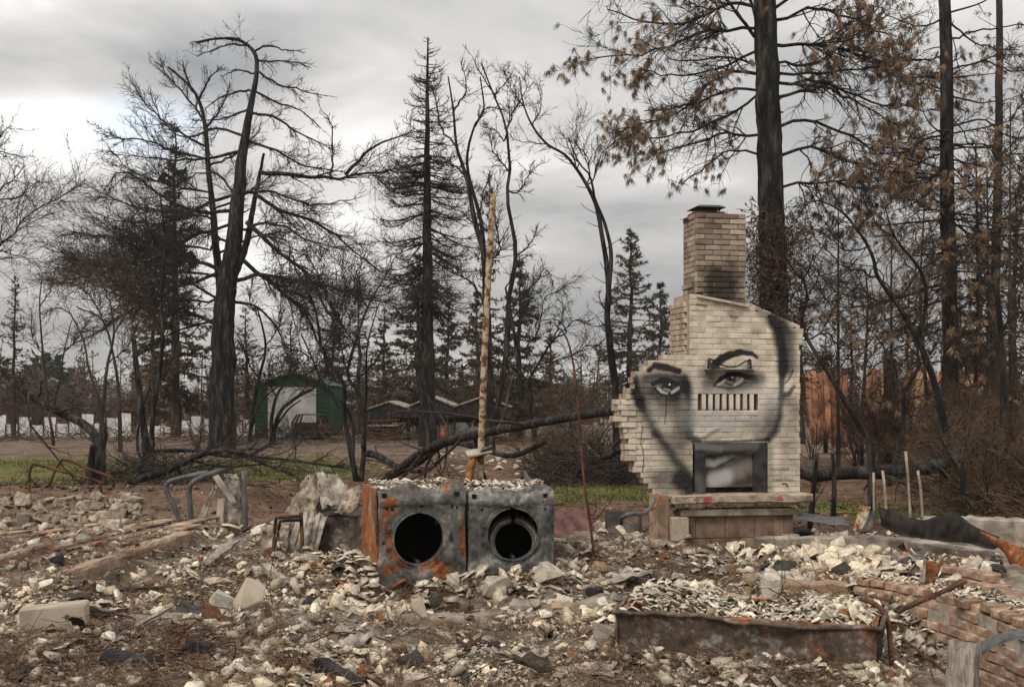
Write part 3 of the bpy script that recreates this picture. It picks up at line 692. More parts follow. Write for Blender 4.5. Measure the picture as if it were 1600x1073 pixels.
    for k in range(17):
        ym = 475 - 8.25 * (k + .5); zc = Z(ym)
        lo = 0.0
        # ragged, slanting foot of the stack
        ua = u0; ub = u1
        if k == 0: ua = u0 + (u1 - u0) * .55
        if k == 1: ua = u0 + (u1 - u0) * .12
        corb = 0.03 if k == 3 else (0.012 if k in (0, 1, 2, 16) else 0)
        add_box(score, ((ua + ub) / 2, y_in + 0.01 + dep / 2 + .001 * (k % 2), zc), (ub - ua - .016, dep - .016, SH + .0003))
        pitch = (u1 - u0) / 3.0; off = (0 if k % 2 else -pitch / 2); u = u0 + off
        while u < ub - .01:
            p, q = max(u, ua), min(u + pitch, ub); u += pitch
            if q - p < .03: continue
            st.add(((p + q) / 2, y_in + BR_T / 2 - corb * .4 + rr.normal(0, .003), zc), ((q - p - .011) / BR_L, 1, (SH - .010) / BR_H), (0, rr.normal(0, .006), rr.normal(0, .01)), 0.3)
        for side, uu in ((-1, u0), (1, u1)):
            v = y_in + BR_T + .006 + (0 if k % 2 else .0)
            segs = [.13, .13, .14] if k % 2 else [.19, .21]
            for sg in segs:
                if k >= 1 or side > 0:
                    st.add((uu - side * (BR_T / 2 - (corb if side < 0 else 0)) , v + sg / 2, zc), (sg / BR_L - .05, 1, (SH - .010) / BR_H), (0, 0, math.pi / 2 + rr.normal(0, .01)), 0.2 if side < 0 else 0.05)
                v += sg + .002
        for j in range(3):
            st.add((u0 + pitch * (j + .5), y_in + dep - BR_T / 2 + .004, zc), ((pitch - .011) / BR_L, 1, (SH - .010) / BR_H), (0, 0, 0), 0.02)
    part('stack_mortar', score, M['stack_mortar'])
    st.build(150)
    # tilted slab where the stack leans over the wall
    bm = bmesh.new(); add_box(bm, ((u0 + u1) / 2 + .02, .16, Z(471)), (u1 - u0 + .03, .42, .035), rotm(0, 9.5), .006, .004); part('leaning_ledge', bm, M['paint_mortar'])
    # flue collar and rain cap
    bm = bmesh.new(); fu0, fu1 = cu(1088), cu(1133)
    add_box(bm, ((fu0 + fu1) / 2, .17, Z(334)), (fu1 - fu0, .34, .045), None, .006); part('flue_collar', bm, M['rust_dark'])
    bm = bmesh.new()
    for sx in (-1, 1):
        for sy in (-1, 1): add_box(bm, ((fu0 + fu1) / 2 + sx * .14, .17 + sy * .12, Z(329)), (.012, .012, .09))
    part('cap_legs', bm, M['dark_metal'])
    bm = bmesh.new(); r = bmesh.ops.create_cone(bm, cap_ends=True, segments=4, radius1=.29, radius2=.19, depth=.035, matrix=Matrix.Translation(((fu0 + fu1) / 2, .17, Z(323))) @ Matrix.Rotation(math.pi / 4, 4, 'Z'))
    part('rain_cap', bm, M['dark_metal'])
    bm = bmesh.new(); add_box(bm, (u0 + .03, .33, Z(337.5)), (.18, .2, .006), rotm(6, -6)); part('flashing', bm, M['rust_dark'])
    # firebox: steel surround and inner panel
    x0, x1, y0, y1 = 1085.5, 1197, 691.5, 768.5; ix0, ix1, iy0 = 1102, 1178, 709.5
    bm = bmesh.new()
    def frame_piece(pts, name):
        b2 = bmesh.new(); fr = [b2.verts.new((cu(p[0]), -0.008 - p[2] * .5, Z(p[1]))) for p in pts]; bk = [b2.verts.new((v.co.x, .12, v.co.z)) for v in fr]
        b2.faces.new(fr); b2.faces.new(bk[::-1])
        for i in range(len(fr)): b2.faces.new((fr[i], bk[i], bk[(i + 1) % len(fr)], fr[(i + 1) % len(fr)]))
        bmesh.ops.recalc_face_normals(b2, faces=b2.faces); part(name, b2, M['fire_frame'])
    frame_piece([(x0, y1, .02), (ix0, y1, 0), (ix0, iy0, 0), (x0, y0, .02)], 'firebox_jamb')
    frame_piece([(ix1, y1, 0), (x1, y1, .02), (x1, y0, .02), (ix1, iy0, 0)], 'firebox_jamb')
    frame_piece([(x0 + .4, y0, .02), (ix0, iy0, 0), (ix1, iy0, 0), (x1 - .4, y0, .02)], 'firebox_lintel')
    bm.free(); bm = bmesh.new(); add_box(bm, ((cu(ix0) + cu(ix1)) / 2, .055, Z(735)), (cu(ix1) - cu(ix0) + .02, .02, 52 * CH_S), None, .003); part('firebox_panel', bm, M['fire_panel'])
    bm = bmesh.new(); add_box(bm, ((cu(ix0) + cu(ix1)) / 2, .20, Z(740)), (cu(ix1) - cu(ix0) + .2, .12, 60 * CH_S)); part('firebox_back', bm, M['black'])
    # bent damper bracket over the eye: shelf with two upturned ends
    bm = bmesh.new()
    prof = [(1104, 576), (1104.5, 562), (1107, 561), (1116, 565), (1127, 571), (1138, 574), (1150, 572), (1160, 566), (1168, 562), (1170.5, 562), (1171, 576)]
    fr = [bm.verts.new((cu(p[0]), -.05 + .03 * (i in (3, 4, 5, 6, 7)), Z(p[1]))) for i, p in enumerate(prof)]; bk = [bm.verts.new((v.co.x, v.co.y + .006, v.co.z)) for v in fr]
    inner = [(1107.5, 575), (1108, 565), (1116, 568.5), (1127, 574.5)]
    half = lambda lst, y: [bm.verts.new((cu(p[0]), y, Z(p[1]))) for p in lst]
    bm.free(); bm = bmesh.new()
    t = Tubes()
    pl = resample(np.array([(cu(p[0]), -.05, Z(p[1])) for p in prof]), 40); t.add(pl, np.full(40, .010), 6, cap=True)
    o = obj('bracket_rim', t.mesh('bracket_rim'), M['dark_metal'], root, world=False)
    bm.free(); bm = bmesh.new()
    add_box(bm, (cu(1137.5), -.045, Z(579)), (78 * CH_S, .11, .022), rotm(8), .005, .003); part('bracket_shelf', bm, M['dark_metal'])
    for xx in (1106.5, 1168.5):
        bm = bmesh.new(); add_box(bm, (cu(xx), -.04, Z(569)), (5.5 * CH_S, .012, 13 * CH_S), rotm(0, 4), .002); part('bracket_plate', bm, M['grey_pipe'])
    bm = bmesh.new(); vs = [bm.verts.new((cu(a), -.035, Z(b))) for a, b in ((1110, 576), (1110, 567), (1124, 574), (1138, 576))]
    f = bm.faces.new(vs); ex = bmesh.ops.extrude_face_region(bm, geom=[f]); bmesh.ops.translate(bm, verts=[v for v in ex['geom'] if isinstance(v, bmesh.types.BMVert)], vec=(0, .01, 0))
    bmesh.ops.recalc_face_normals(bm, faces=bm.faces); part('bracket_web', bm, M['dark_metal'])
    # hearth slab with its ragged mortar underside
    hy = -.36; cu = lambda p: cu0(800 + (p - 800) * .978)
    bm = bmesh.new(); add_box(bm, ((cu(1044) + cu(1262)) / 2, hy / 2 + .05, Z(770) - .045), (cu(1262) - cu(1044), -hy + .1, .088), None, .01, .006)
    bmesh.ops.subdivide_edges(bm, edges=[e for e in bm.edges if e.calc_length() > .5], cuts=14)
    for v in bm.verts: v.co += Vector((rr.normal(0, .004), rr.normal(0, .007), rr.normal(0, .004)))
    part('hearth_slab', bm, M['hearth'])
    n = 70; us = np.linspace(cu(1046), cu(1258), n); V = []; Q = []
    low = .05 + .34 * np.clip(fbm(us * 2.2, us * 0 + 3, 4, 21) - .33, 0, 1) ** 1.0 + .03 * rr.random(n)
    for i in range(n):
        dz = low[i]; y = hy + .03 + .03 * rr.random()
        V += [(us[i], y, Z(770) - .08), (us[i] + rr.normal(0, .006), y - .012 + rr.normal(0, .01), Z(770) - .08 - dz * .55), (us[i] + rr.normal(0, .006), y + .05, Z(770) - .08 - dz), (us[i], y + .2, Z(770) - .09 - dz * .4)]
    for i in range(n - 1):
        for r_ in range(3): a = i * 4 + r_; Q.append((a, a + 1, a + 5, a + 4))
    obj('mortar_drips', np_mesh('mortar_drips', V, Q), M['hearth'], root, world=False)
    bm = bmesh.new(); add_box(bm, ((cu(1058) + cu(1240)) / 2, hy / 2 + .05, Z(797)), (cu(1240) - cu(1058), -hy - .04, .085), None, .01, .005); part('hearth_beam', bm, M['stone_tan'])
    # block plinth under the hearth, each block a piece
    zb0, zb1 = Z(802), 0.0
    bw = .40; u = cu(1062); i = 0
    rows = 2; rh = (zb0 + .02) / rows
    for r_ in range(rows):
        u = cu(1060) - (0.2 if r_ else 0)
        while u < cu(1238):
            a, b = max(u, cu(1060)), min(u + bw, cu(1238)); u += bw
            if b - a < .06: continue
            bm = bmesh.new(); add_box(bm, ((a + b) / 2, hy / 2 + .08 + .004 * (r_ + (i % 2)), rh * (r_ + .5) - .02), (b - a - .008, -hy - .1, rh - .007), None, .006, .003); part('block', bm, M['plinth']); i += 1
    for (a, b, ya, yb) in ((1042, 1068, 802, 838), (1219, 1241, 832, 858)):
        bm = bmesh.new(); add_box(bm, ((cu(a) + cu(b)) / 2, hy + .12, (Z(ya) + Z(yb)) / 2), (cu(b) - cu(a), .22, Z(ya) - Z(yb)), None, .008, .004); part('corner_block', bm, M['block'])
    bm = bmesh.new(); add_box(bm, (cu(1031), -.1, (Z(768) + 0) / 2), (.16, .3, Z(768)), None, .01, .008); part('corner_block', bm, M['concrete_warm'])
    # faded lettering on the pale bricks
    cd = bpy.data.curves.new('lettering', 'FONT'); cd.body = 'TUBAN 51  3 4'; cd.size = .045; cd.extrude = .0008
    to = bpy.data.objects.new('lettering', cd); C.objects.link(to)
    dg = bpy.context.evaluated_depsgraph_get(); me = bpy.data.meshes.new_from_object(to.evaluated_get(dg)); bpy.data.objects.remove(to)
    me.materials.clear(); me.materials.append(M['paint_grey']); lo = bpy.data.objects.new('lettering', me); C.objects.link(lo); lo.parent = root; tag(lo, kind='stuff')
    lo.location = (cu0(1206), -.006, Z(752.5)); lo.rotation_euler = (math.pi / 2, 0, 0)
    return root
def hearth_material():
    m, nt, b = nodes_of('hearth_concrete'); v = geo(nt)
    n1 = noise_node(nt, v, 6, 6, .65, .3); n2 = noise_node(nt, v, 40, 5, .7)
    c = ramp_node(nt, n1, [(.25, (.19, .145, .105)), (.5, (.35, .285, .215)), (.75, (.50, .43, .34))])
    sub = nt.nodes.new('ShaderNodeVectorMath'); sub.operation = 'SUBTRACT'; nt.links.new(v, sub.inputs[0]); sub.inputs[1].default_value = (CH_X, CH_D, 0)
    du = nt.nodes.new('ShaderNodeVectorMath'); du.operation = 'DOT_PRODUCT'; nt.links.new(sub.outputs[0], du.inputs[0]); du.inputs[1].default_value = (CEX[0], CEX[1], 0)
    spz = nt.nodes.new('ShaderNodeSeparateXYZ'); nt.links.new(v, spz.inputs[0]); nrm = nt.nodes.new('ShaderNodeSeparateXYZ'); nt.links.new(nt.nodes.new('ShaderNodeNewGeometry').outputs['True Normal'], nrm.inputs[0]); front = mathn(nt, 'LESS_THAN', nrm.outputs[1], -.3)
    for px, w, colr in ((1088, 9, (.45, .035, .04)), (1203, 6, (.5, .05, .05)), (1071, 5, (.20, .05, .04))):   # splashes of red paint
        d = mathn(nt, 'ABSOLUTE', mathn(nt, 'SUBTRACT', du.outputs['Value'], cu(px) * .965))
        d = mathn(nt, 'ADD', d, mathn(nt, 'MULTIPLY', mathn(nt, 'ABSOLUTE', mathn(nt, 'SUBTRACT', spz.outputs[2], cz(776))), .9))
        d = mathn(nt, 'ADD', d, mathn(nt, 'MULTIPLY', mathn(nt, 'SUBTRACT', noise_node(nt, v, 22, 4), .5), .13))
        f = mathn(nt, 'LESS_THAN', d, w * CH_S); c = mixc(nt, mathn(nt, 'MULTIPLY', mathn(nt, 'MULTIPLY', f, front), .7), c, colr)
    nt.links.new(c, b.inputs['Base Color']); b.inputs['Roughness'].default_value = .93; bump(nt, b, mathn(nt, 'ADD', n1, n2), .8, .012); return m
M['hearth'] = hearth_material()
M['plinth'] = simple('brown_plinth_block', [(0.25, (0.105, 0.068, 0.045)), (0.5, (0.18, 0.12, 0.085)), (0.75, (0.27, 0.195, 0.14))], 4, 0.92, bs=0.6, bd=0.008, bscale=40, rnd=.15)
M['paint_grey'] = simple('faded_black_paint', [(0.3, (0.07, 0.06, 0.055)), (0.7, (0.2, 0.17, 0.14))], 20, 0.9, bs=0)
CHIMNEY = build_chimney()
# ------------------------------------------------------------------ trees
def perp(T):
    ref = np.where(np.abs(T[:, 2:3]) < 0.9, np.array([[0, 0, 1.0]]), np.array([[1.0, 0, 0]]))
    U = np.cross(T, ref); U /= (np.linalg.norm(U, axis=1, keepdims=True) + 1e-9); return U, np.cross(T, U)
def spawn(par, rad, n, rng, t0=0.15, t1=1.0, ang=(45, 12), length=(0.35, 0.1), segs=5, wob=0.18, up=0.0, rr=0.6, rmin=0.006, taper=0.25, flat=None, ltaper=0.5, absolute=False):
    """n side shoots on an array of polylines (N,m,3); vectorised"""
    N, m, _ = par.shape
    if N == 0 or n == 0: return np.zeros((0, segs, 3)), np.zeros((0, segs))
    Lp = np.linalg.norm(np.diff(par, axis=1), axis=2).sum(1)
    if np.isscalar(n): w = np.ones(N) / N
    tot = int(n); idx = rng.choice(N, tot, p=Lp / Lp.sum())
    t = t0 + (t1 - t0) * rng.random(tot); f = t * (m - 1); i = np.minimum(f.astype(int), m - 2); fr = (f - i)[:, None]
    a = par[idx, i]; b = par[idx, i + 1]; start = a + (b - a) * fr
    T = b - a; T /= (np.linalg.norm(T, axis=1, keepdims=True) + 1e-9)
    U, W = perp(T); phi = rng.random(tot) * 2 * np.pi
    if flat is not None:      # shoots lie mostly sideways
        phi = np.where(rng.random(tot) < 0.5, 0, np.pi) + rng.normal(0, flat, tot)
    an = np.radians(rng.normal(ang[0], ang[1], tot))[:, None]
    d = np.cos(an) * T + np.sin(an) * (np.cos(phi)[:, None] * U + np.sin(phi)[:, None] * W)
    base = 1.0 if absolute else Lp[idx]
    L = base * np.clip(rng.normal(length[0], length[1], tot), length[0] * 0.3, None) * (1 - ltaper * t)
    r0 = np.maximum((rad[idx, i] * (1 - fr[:, 0]) + rad[idx, i + 1] * fr[:, 0]) * rr, rmin)
    pts = np.zeros((tot, segs, 3)); pts[:, 0] = start; st = (L / (segs - 1))[:, None]
    for k in range(1, segs):
        d = d + rng.normal(0, wob, (tot, 3)); d[:, 2] += up * (1.0 if np.isscalar(up) else 1.0)
        d /= (np.linalg.norm(d, axis=1, keepdims=True) + 1e-9); pts[:, k] = pts[:, k - 1] + d * st
    R = r0[:, None] * np.linspace(1, taper, segs)[None]
    return pts, np.maximum(R, rmin * 0.5)
def leaves(pts, n, rng, size=(0.12, 0.05), droop=0.3, asp=0.28):
    """n small blades scattered along polylines: vertex and triangle arrays"""
    N, m, _ = pts.shape; idx = rng.integers(0, N, n); t = rng.random(n) * (m - 1); i = np.minimum(t.astype(int), m - 2); fr = (t - i)[:, None]
    c = pts[idx, i] * (1 - fr) + pts[idx, i + 1] * fr
    T = pts[idx, i + 1] - pts[idx, i]; T /= (np.linalg.norm(T, axis=1, keepdims=True) + 1e-9)
    d = T * 0.6 + rng.normal(0, 0.7, (n, 3)); d[:, 2] -= droop; d /= np.linalg.norm(d, axis=1, keepdims=True)
    s = np.clip(rng.normal(size[0], size[1], n), size[0] * 0.3, None)[:, None]
    side = np.cross(d, rng.normal(0, 1, (n, 3))); side /= (np.linalg.norm(side, axis=1, keepdims=True) + 1e-9)
    V = np.stack([c - side * s * asp, c + side * s * asp, c + d * s], 1).reshape(-1, 3)
    return V, np.arange(3 * n).reshape(-1, 3)
def tufts(tips, n_per, rng, size=0.22, w=0.012, droop=0.7):
    """hanging brushes of long dead needles at shoot ends"""
    n = len(tips) * n_per; c = np.repeat(tips, n_per, 0) + rng.normal(0, size * .12, (n, 3))
    ax = np.repeat(rng.normal(0, 1, (len(tips), 3)) * np.array([.8, .8, .4]), n_per, 0)
    d = ax * .55 + rng.normal(0, 0.26, (n, 3)); d[:, 2] -= droop; d /= np.linalg.norm(d, axis=1, keepdims=True)
    s = size * rng.uniform(.6, 1.15, n)[:, None]; side = np.cross(d, rng.normal(0, 1, (n, 3))); side /= (np.linalg.norm(side, axis=1, keepdims=True) + 1e-9)
    V = np.stack([c - side * w, c + side * w, c + d * s], 1).reshape(-1, 3)
    return V, np.arange(3 * n).reshape(-1, 3)

def px_line(pts, D, off=0.0, n=9, rng=None, wob=0.0):
    """polyline from picture points at distance D, drifting in depth by off metres along its length"""
    p = resample(np.array(pts, float), n); t = np.linspace(0, 1, n)
    w = np.array([P(a, b, D + off * tt ** 1.2) for (a, b), tt in zip(p, t)])
    if wob: w[1:] += rng.normal(0, wob, (n - 1, 3))
    return w
STUBS = True
def hero_tree(name, label, cat, D, trunk, limbs, levels, seed=1, trunk_w=None, group=None, mats=('char', 'char', 'twig'), base=None, extra=None, limb_px=(5, 1.2), depth=0.45, wobs=0.02, jit=0.08, foot=True, curve=None):
    """trunk: list of stems [(px,py),...] with widths in px; limbs: list of px polylines (optional width)."""
    rng = np.random.default_rng(seed); s = D / F_PX
    b0 = np.array(base if base is not None else trunk[0][0][0]); b = P(b0[0], b0[1], D)
    root = empty(name, (b[0], D, gz(b[0], D) - 0.02), label, cat, group)
    tt = Tubes(); stems = []
    for k, (pts, w0, w1) in enumerate(trunk):
        line = px_line(pts, D, 0 if k == 0 else rng.normal(0, .6), 22, rng, 0.0)
        if foot and abs(pts[0][1] - b0[1]) < 25: line[0, 2] = gz(line[0, 0], D) - 0.15
        line[1:] += rng.normal(0, wobs * w0 * s, (len(line) - 1, 3))
        q = np.linspace(0, 1, 22); r = (w0 + (w1 - w0) * (q if curve is None or k else np.interp(q, curve[0], curve[1]))) * s / 2
        if foot: r = r * (1 + 0.16 * np.exp(-q * 18)) if k == 0 else r
        tt.add(resample(line, 70) if w0 > 12 else line, np.interp(np.linspace(0, 1, 70), np.linspace(0, 1, 22), r) if w0 > 12 else r, 18 if w0 > 12 else 8, cap=True, jit=jit * (.8 if w0 > 12 else 1)); stems.append((line, r))
    if trunk[0][1] > 14:        # snapped-off stubs up the bole
        sb = spawn(stems[0][0][None], stems[0][1][None], 26, rng, t0=.12, t1=.9, ang=(72, 14), length=(.45, .25), segs=4, wob=.12, up=.03, rr=.14, rmin=.012, taper=.5, ltaper=.2, absolute=True); tt.add(sb[0], sb[1], 5, cap=True)
    obj('trunk', tt.mesh('trunk'), M[mats[0]], root)
    lt = Tubes(); lp = []; lr = []
    for l in limbs:
        if isinstance(l, dict): pts, w = l['p'], l['w']
        else: pts, w = l, limb_px[0]
        Lm = sum(math.dist(pts[i], pts[i + 1]) for i in range(len(pts) - 1)) * s
        line = px_line(pts, D, rng.uniform(-1, 1) * depth * Lm, 14, rng, 0.018 * Lm ** .5)
        r = np.linspace(w, limb_px[1], 14) * s / 2
        allp = np.vstack([q for q, _ in stems]); allr = np.concatenate([q for _, q in stems]); dd = np.linalg.norm(allp - line[0], axis=1); kk = int(np.argmin(dd))
        if .3 * allr[kk] < dd[kk] < 3.5 * allr[kk] + .5: line = resample(np.vstack([allp[kk], line]), 14)     # root the limb in the wood
        lt.add(line, r, 6); lp.append(line); lr.append(r)
    if extra is not None:
        e = extra(stems, rng, s)
        for (pp, rr_) in e: lt.add(pp, rr_, 5); lp += list(pp if pp.shape[1] == 14 else np.array([resample(q, 14) for q in pp])); lr += list(rr_ if rr_.shape[1] == 14 else np.array([np.interp(np.linspace(0, 1, 14), np.linspace(0, 1, len(q)), q) for q in rr_]))
    if lt.n: tag(obj('limbs', lt.mesh('limbs'), M[mats[1]], root), kind='stuff')
    cur = (np.array(lp), np.array(lr)); tw = Tubes(); ends = cur
    for lv in levels:
        kw = dict(lv); n = kw.pop('n'); sides = kw.pop('sides', 3); keep = kw.pop('both', False)
        nxt = spawn(cur[0], cur[1], n, rng, **kw); tw.add(nxt[0], nxt[1], 1 if (lv is levels[-1] and D > 21) else sides)
        cur = nxt; ends = nxt
    if tw.n: tag(obj('twigs', tw.mesh('twigs'), M[mats[2]], root), kind='stuff')
    return root, ends, stems, rng
def whorls(n, y0, y1, lfun, elev, droop, curl, r=0.5, segs=14, lw=.02):
    """side branches all round a stem between fractions y0..y1; length by height, sag then upturned tips"""
    def f(stems, rng, s):
        line, rad = stems[0]; m = len(line)
        t = y0 + (y1 - y0) * np.sort(rng.random(n)); q = t * (m - 1); i = np.minimum(q.astype(int), m - 2); fr = (q - i)[:, None]
        st = line[i] * (1 - fr) + line[i + 1] * fr; az = rng.random(n) * 2 * np.pi
        u = (t - y0) / (y1 - y0); L = np.array([lfun(k) for k in u]) * rng.uniform(.7, 1.1, n)
        pts = np.zeros((n, segs, 3)); pts[:, 0] = st; e0 = np.radians(elev(u) + rng.normal(0, 7, n)); bend = rng.normal(0, .05, n)
        for k in range(1, segs):
            v = k / (segs - 1); e = e0 + np.radians(-droop * math.sin(v * math.pi * .8) + curl * v ** 2)
            az = az + bend + rng.normal(0, .05, n)
            pts[:, k] = pts[:, k - 1] + (L / (segs - 1))[:, None] * np.stack([np.cos(az) * np.cos(e), np.sin(az) * np.cos(e), np.sin(e)], 1)
        R = (lw * (.35 + .65 * L / L.max()))[:, None] * np.linspace(1, .22, segs)[None]
        return [(pts, R)]
    return f

# --- the big burnt cedar with the bent top
T1_LIMBS = [dict(p=p, w=w * .88) for p, w in (
    ([(350, 520), (320, 500), (270, 480), (215, 470), (160, 455)], 9), ([(362, 430), (310, 410), (250, 400), (170, 370), (110, 360)], 9),
    ([(365, 420), (300, 440), (230, 470), (150, 520), (100, 545)], 8), ([(372, 330), (310, 330), (240, 300), (190, 265), (160, 300)], 8),
    ([(374, 300), (320, 320), (250, 350), (180, 345), (150, 330)], 7), ([(382, 235), (330, 245), (270, 250), (200, 240)], 7),
    ([(384, 215), (340, 200), (290, 215), (250, 190)], 6), ([(390, 170), (350, 185), (300, 190)], 5), ([(393, 140), (350, 150), (320, 170)], 5),
    ([(397, 115), (370, 110), (345, 120)], 4), ([(392, 75), (370, 62), (335, 62), (296, 68)], 5), ([(388, 72), (360, 70), (330, 80), (306, 88)], 4), ([(398, 80), (420, 72), (445, 78), (470, 80)], 4),
    ([(402, 95), (430, 96), (460, 98), (488, 106)], 4), ([(400, 108), (430, 130), (470, 140), (512, 152)], 5), ([(397, 140), (430, 160), (465, 170), (500, 200)], 5),
    ([(394, 175), (430, 185), (480, 215), (520, 230)], 6), ([(388, 220), (430, 235), (480, 260), (540, 270)], 6),
    ([(405, 270), (440, 272), (520, 278), (600, 268), (680, 252)], 9), ([(540, 274), (570, 240), (600, 220), (660, 205)], 7),
    ([(395, 300), (440, 330), (500, 350), (560, 400), (600, 430)], 8), ([(380, 340), (430, 390), (480, 430), (520, 500), (545, 560)], 9),
    ([(372, 400), (420, 440), (470, 480), (500, 540), (520, 600)], 9), ([(365, 440), (410, 430), (470, 440), (560, 460), (620, 480)], 8),
    ([(355, 530), (330, 545), (300, 545)], 6), ([(360, 470), (400, 480), (430, 510), (450, 560)], 7), ([(368, 390), (340, 370), (300, 360), (250, 370)], 6),
    ([(378, 300), (430, 300), (490, 320), (560, 310)], 6), ([(372, 360), (430, 350), (500, 385), (570, 380)], 6), ([(376, 320), (350, 280), (320, 270), (270, 290)], 5),
    ([(516, 276), (520, 230), (518, 190), (500, 170)], 4), ([(360, 480), (310, 450), (240, 430), (160, 415), (90, 400)], 6), ([(375, 345), (300, 370), (220, 400), (150, 430), (80, 440)], 6))]
hero_tree('cedar_tree', 'tall charred cedar with thick black trunk and hooked drooping top', 'tree', 53,
    [([(346, 699), (347, 620), (348, 540), (353, 450), (366, 380), (374, 290), (385, 210), (396, 140), (402, 100), (392, 74), (360, 60), (306, 66)], 39, 3),
     ([(362, 440), (385, 380), (398, 310), (408, 262), (412, 240)], 13, 4)],
    T1_LIMBS, [dict(n=760, ang=(46, 12), length=(.30, .10), segs=7, wob=.10, up=-.035, rr=.42, rmin=.018, flat=.38),
               dict(n=6500, ang=(42, 14), length=(.46, .16), segs=4, wob=.16, up=.05, rr=.5, rmin=.012, t0=.05),
               dict(n=22000, sides=1, ang=(45, 16), length=(.55, .18), segs=3, wob=.2, up=.06, rr=.5, rmin=.009, t0=.1)], seed=3, curve=([0, .2, .4, .6, .75, .9, 1], [0, .03, .3, .58, .82, .95, 1]))
# second cedar close behind it, swept to the left
hero_tree('cedar_tree', 'slimmer bare cedar behind the hooked one, limbs sweeping up and left', 'tree', 57,
    [([(350, 697), (350, 580), (346, 470), (336, 370), (325, 250), (318, 180), (300, 140), (262, 105)], 20, 3)],
    [[(320, 190), (290, 150), (262, 120), (250, 95)], [(322, 230), (270, 200), (230, 165), (205, 130)], [(324, 250), (270, 235), (225, 220), (180, 215), (168, 210)],
     [(328, 300), (270, 290), (210, 270), (175, 235)], [(330, 340), (260, 330), (200, 320), (155, 300)], [(332, 390), (250, 380), (190, 370), (150, 340)], [(332, 430), (240, 420), (170, 410), (120, 420)],
     [(333, 470), (250, 470), (190, 450), (130, 400)], [(322, 200), (345, 170), (360, 130)], [(325, 260), (370, 240), (410, 200)], [(330, 330), (390, 300), (440, 260)], [(332, 400), (400, 370), (460, 360)],
     [(310, 155), (330, 120), (345, 105)], [(300, 142), (290, 115), (285, 95)], [(333, 500), (270, 520), (210, 560)]],
    [dict(n=420, ang=(42, 12), length=(.36, .12), segs=6, wob=.11, up=.03, rr=.55, rmin=.02, flat=.5),
     dict(n=6000, ang=(38, 12), length=(.45, .16), segs=4, wob=.14, up=.08, rr=.5, rmin=.011), dict(n=10000, sides=1, ang=(38, 12), length=(.5, .16), segs=3, wob=.14, up=.08, rr=.5, rmin=.008)], seed=8, limb_px=(4.5, 1.2))
# pointed conifer in the middle
def prof_670(u): return (1.0 + 3.6 * (1 - u) ** .8) * (1 - .25 * (u < .12))
hero_tree('conifer_tree', 'straight pointed burnt conifer with curved bare side branches', 'tree', 55,
    [([(668, 692), (668, 500), (668, 300), (668, 150), (668, 58)], 27, 2)], [],
    [dict(n=2600, ang=(45, 14), length=(.30, .1), segs=5, wob=.12, up=.07, rr=.5, rmin=.013, t0=.12, flat=.7),
     dict(n=18000, sides=1, ang=(45, 15), length=(.55, .18), segs=3, wob=.2, up=.08, rr=.5, rmin=.008)], seed=5,
    extra=whorls(190, .34, .995, lambda u: .35 + 3.5 * (1 - u) ** .85 * (.7 + .3 * min(1, u * 6)), lambda u: -22 + 55 * u, 30, 62, lw=.055))
# two-stemmed bare broadleaf trees to the right of it
hero_tree('bare_tree', 'tall bare blackened tree with several leaning stems', 'tree', 46,
    [([(765, 700), (764, 600), (760, 480), (756, 400), (741, 342), (728, 275), (714, 231), (708, 174), (700, 120)], 17, 2), ([(766, 690), (790, 560), (795, 470), (806, 400), (798, 342), (792, 302), (797, 270), (794, 230), (790, 195), (772, 150), (752, 100)], 11, 2),
     ([(758, 440), (752, 350), (730, 260), (740, 200), (756, 172), (750, 120)], 8, 2)],
    [dict(p=p, w=3.4) for p in ([(714, 231), (690, 200), (680, 150), (672, 120)], [(708, 174), (728, 140), (720, 95)], [(728, 275), (700, 250), (680, 245)], [(741, 198), (760, 170), (790, 172)], [(792, 201), (804, 172), (822, 144), (820, 120)], [(788, 221), (775, 204), (751, 198)],
     [(795, 298), (808, 302), (825, 275), (840, 258)], [(775, 151), (760, 130), (738, 90)], [(772, 150), (790, 130), (800, 115)], [(797, 270), (770, 235), (772, 210)], [(760, 480), (735, 440), (700, 420), (670, 380)], [(756, 420), (780, 390), (770, 330), (776, 290)],
     [(806, 400), (830, 380), (840, 350)], [(795, 480), (830, 450), (850, 420), (865, 440)], [(745, 355), (720, 330), (690, 320)], [(748, 340), (757, 300), (765, 270)])],
    [dict(n=330, ang=(38, 12), length=(.36, .12), segs=7, wob=.22, up=.05, rr=.55, rmin=.014), dict(n=2300, ang=(42, 14), length=(.5, .18), segs=5, wob=.25, up=.05, rr=.5, rmin=.009)], seed=12, limb_px=(3.4, .9))
hero_tree('bare_tree', 'slender forked bare tree rising behind the broken chimney edge', 'tree', 29,
    [([(964, 700), (963, 622), (954, 545), (949, 494), (951, 444), (939, 360), (928, 312), (900, 262), (878, 238), (850, 222), (832, 196), (818, 165), (812, 120)], 15, 1.5),
     ([(949, 470), (955, 400), (945, 350), (930, 312), (922, 275), (905, 255), (888, 215)], 8, 1.5)],
    [dict(p=p, w=2.6) for p in ([(925, 285), (940, 240), (960, 222), (985, 214)], [(922, 275), (915, 240), (900, 225), (902, 180)], [(878, 238), (850, 226), (815, 222), (800, 215)], [(832, 196), (845, 170), (840, 130)], [(818, 165), (800, 140), (790, 110)], [(946, 487), (938, 470), (936, 455)], [(905, 255), (890, 235), (880, 210)], [(900, 262), (896, 240), (905, 215)], [(960, 222), (965, 195), (962, 185)])],
    [dict(n=170, ang=(36, 12), length=(.42, .14), segs=7, wob=.24, up=.05, rr=.55, rmin=.007), dict(n=1300, ang=(42, 14), length=(.5, .18), segs=5, wob=.25, up=.03, rr=.5, rmin=.0045)], seed=21, limb_px=(2.6, .8), depth=.3)
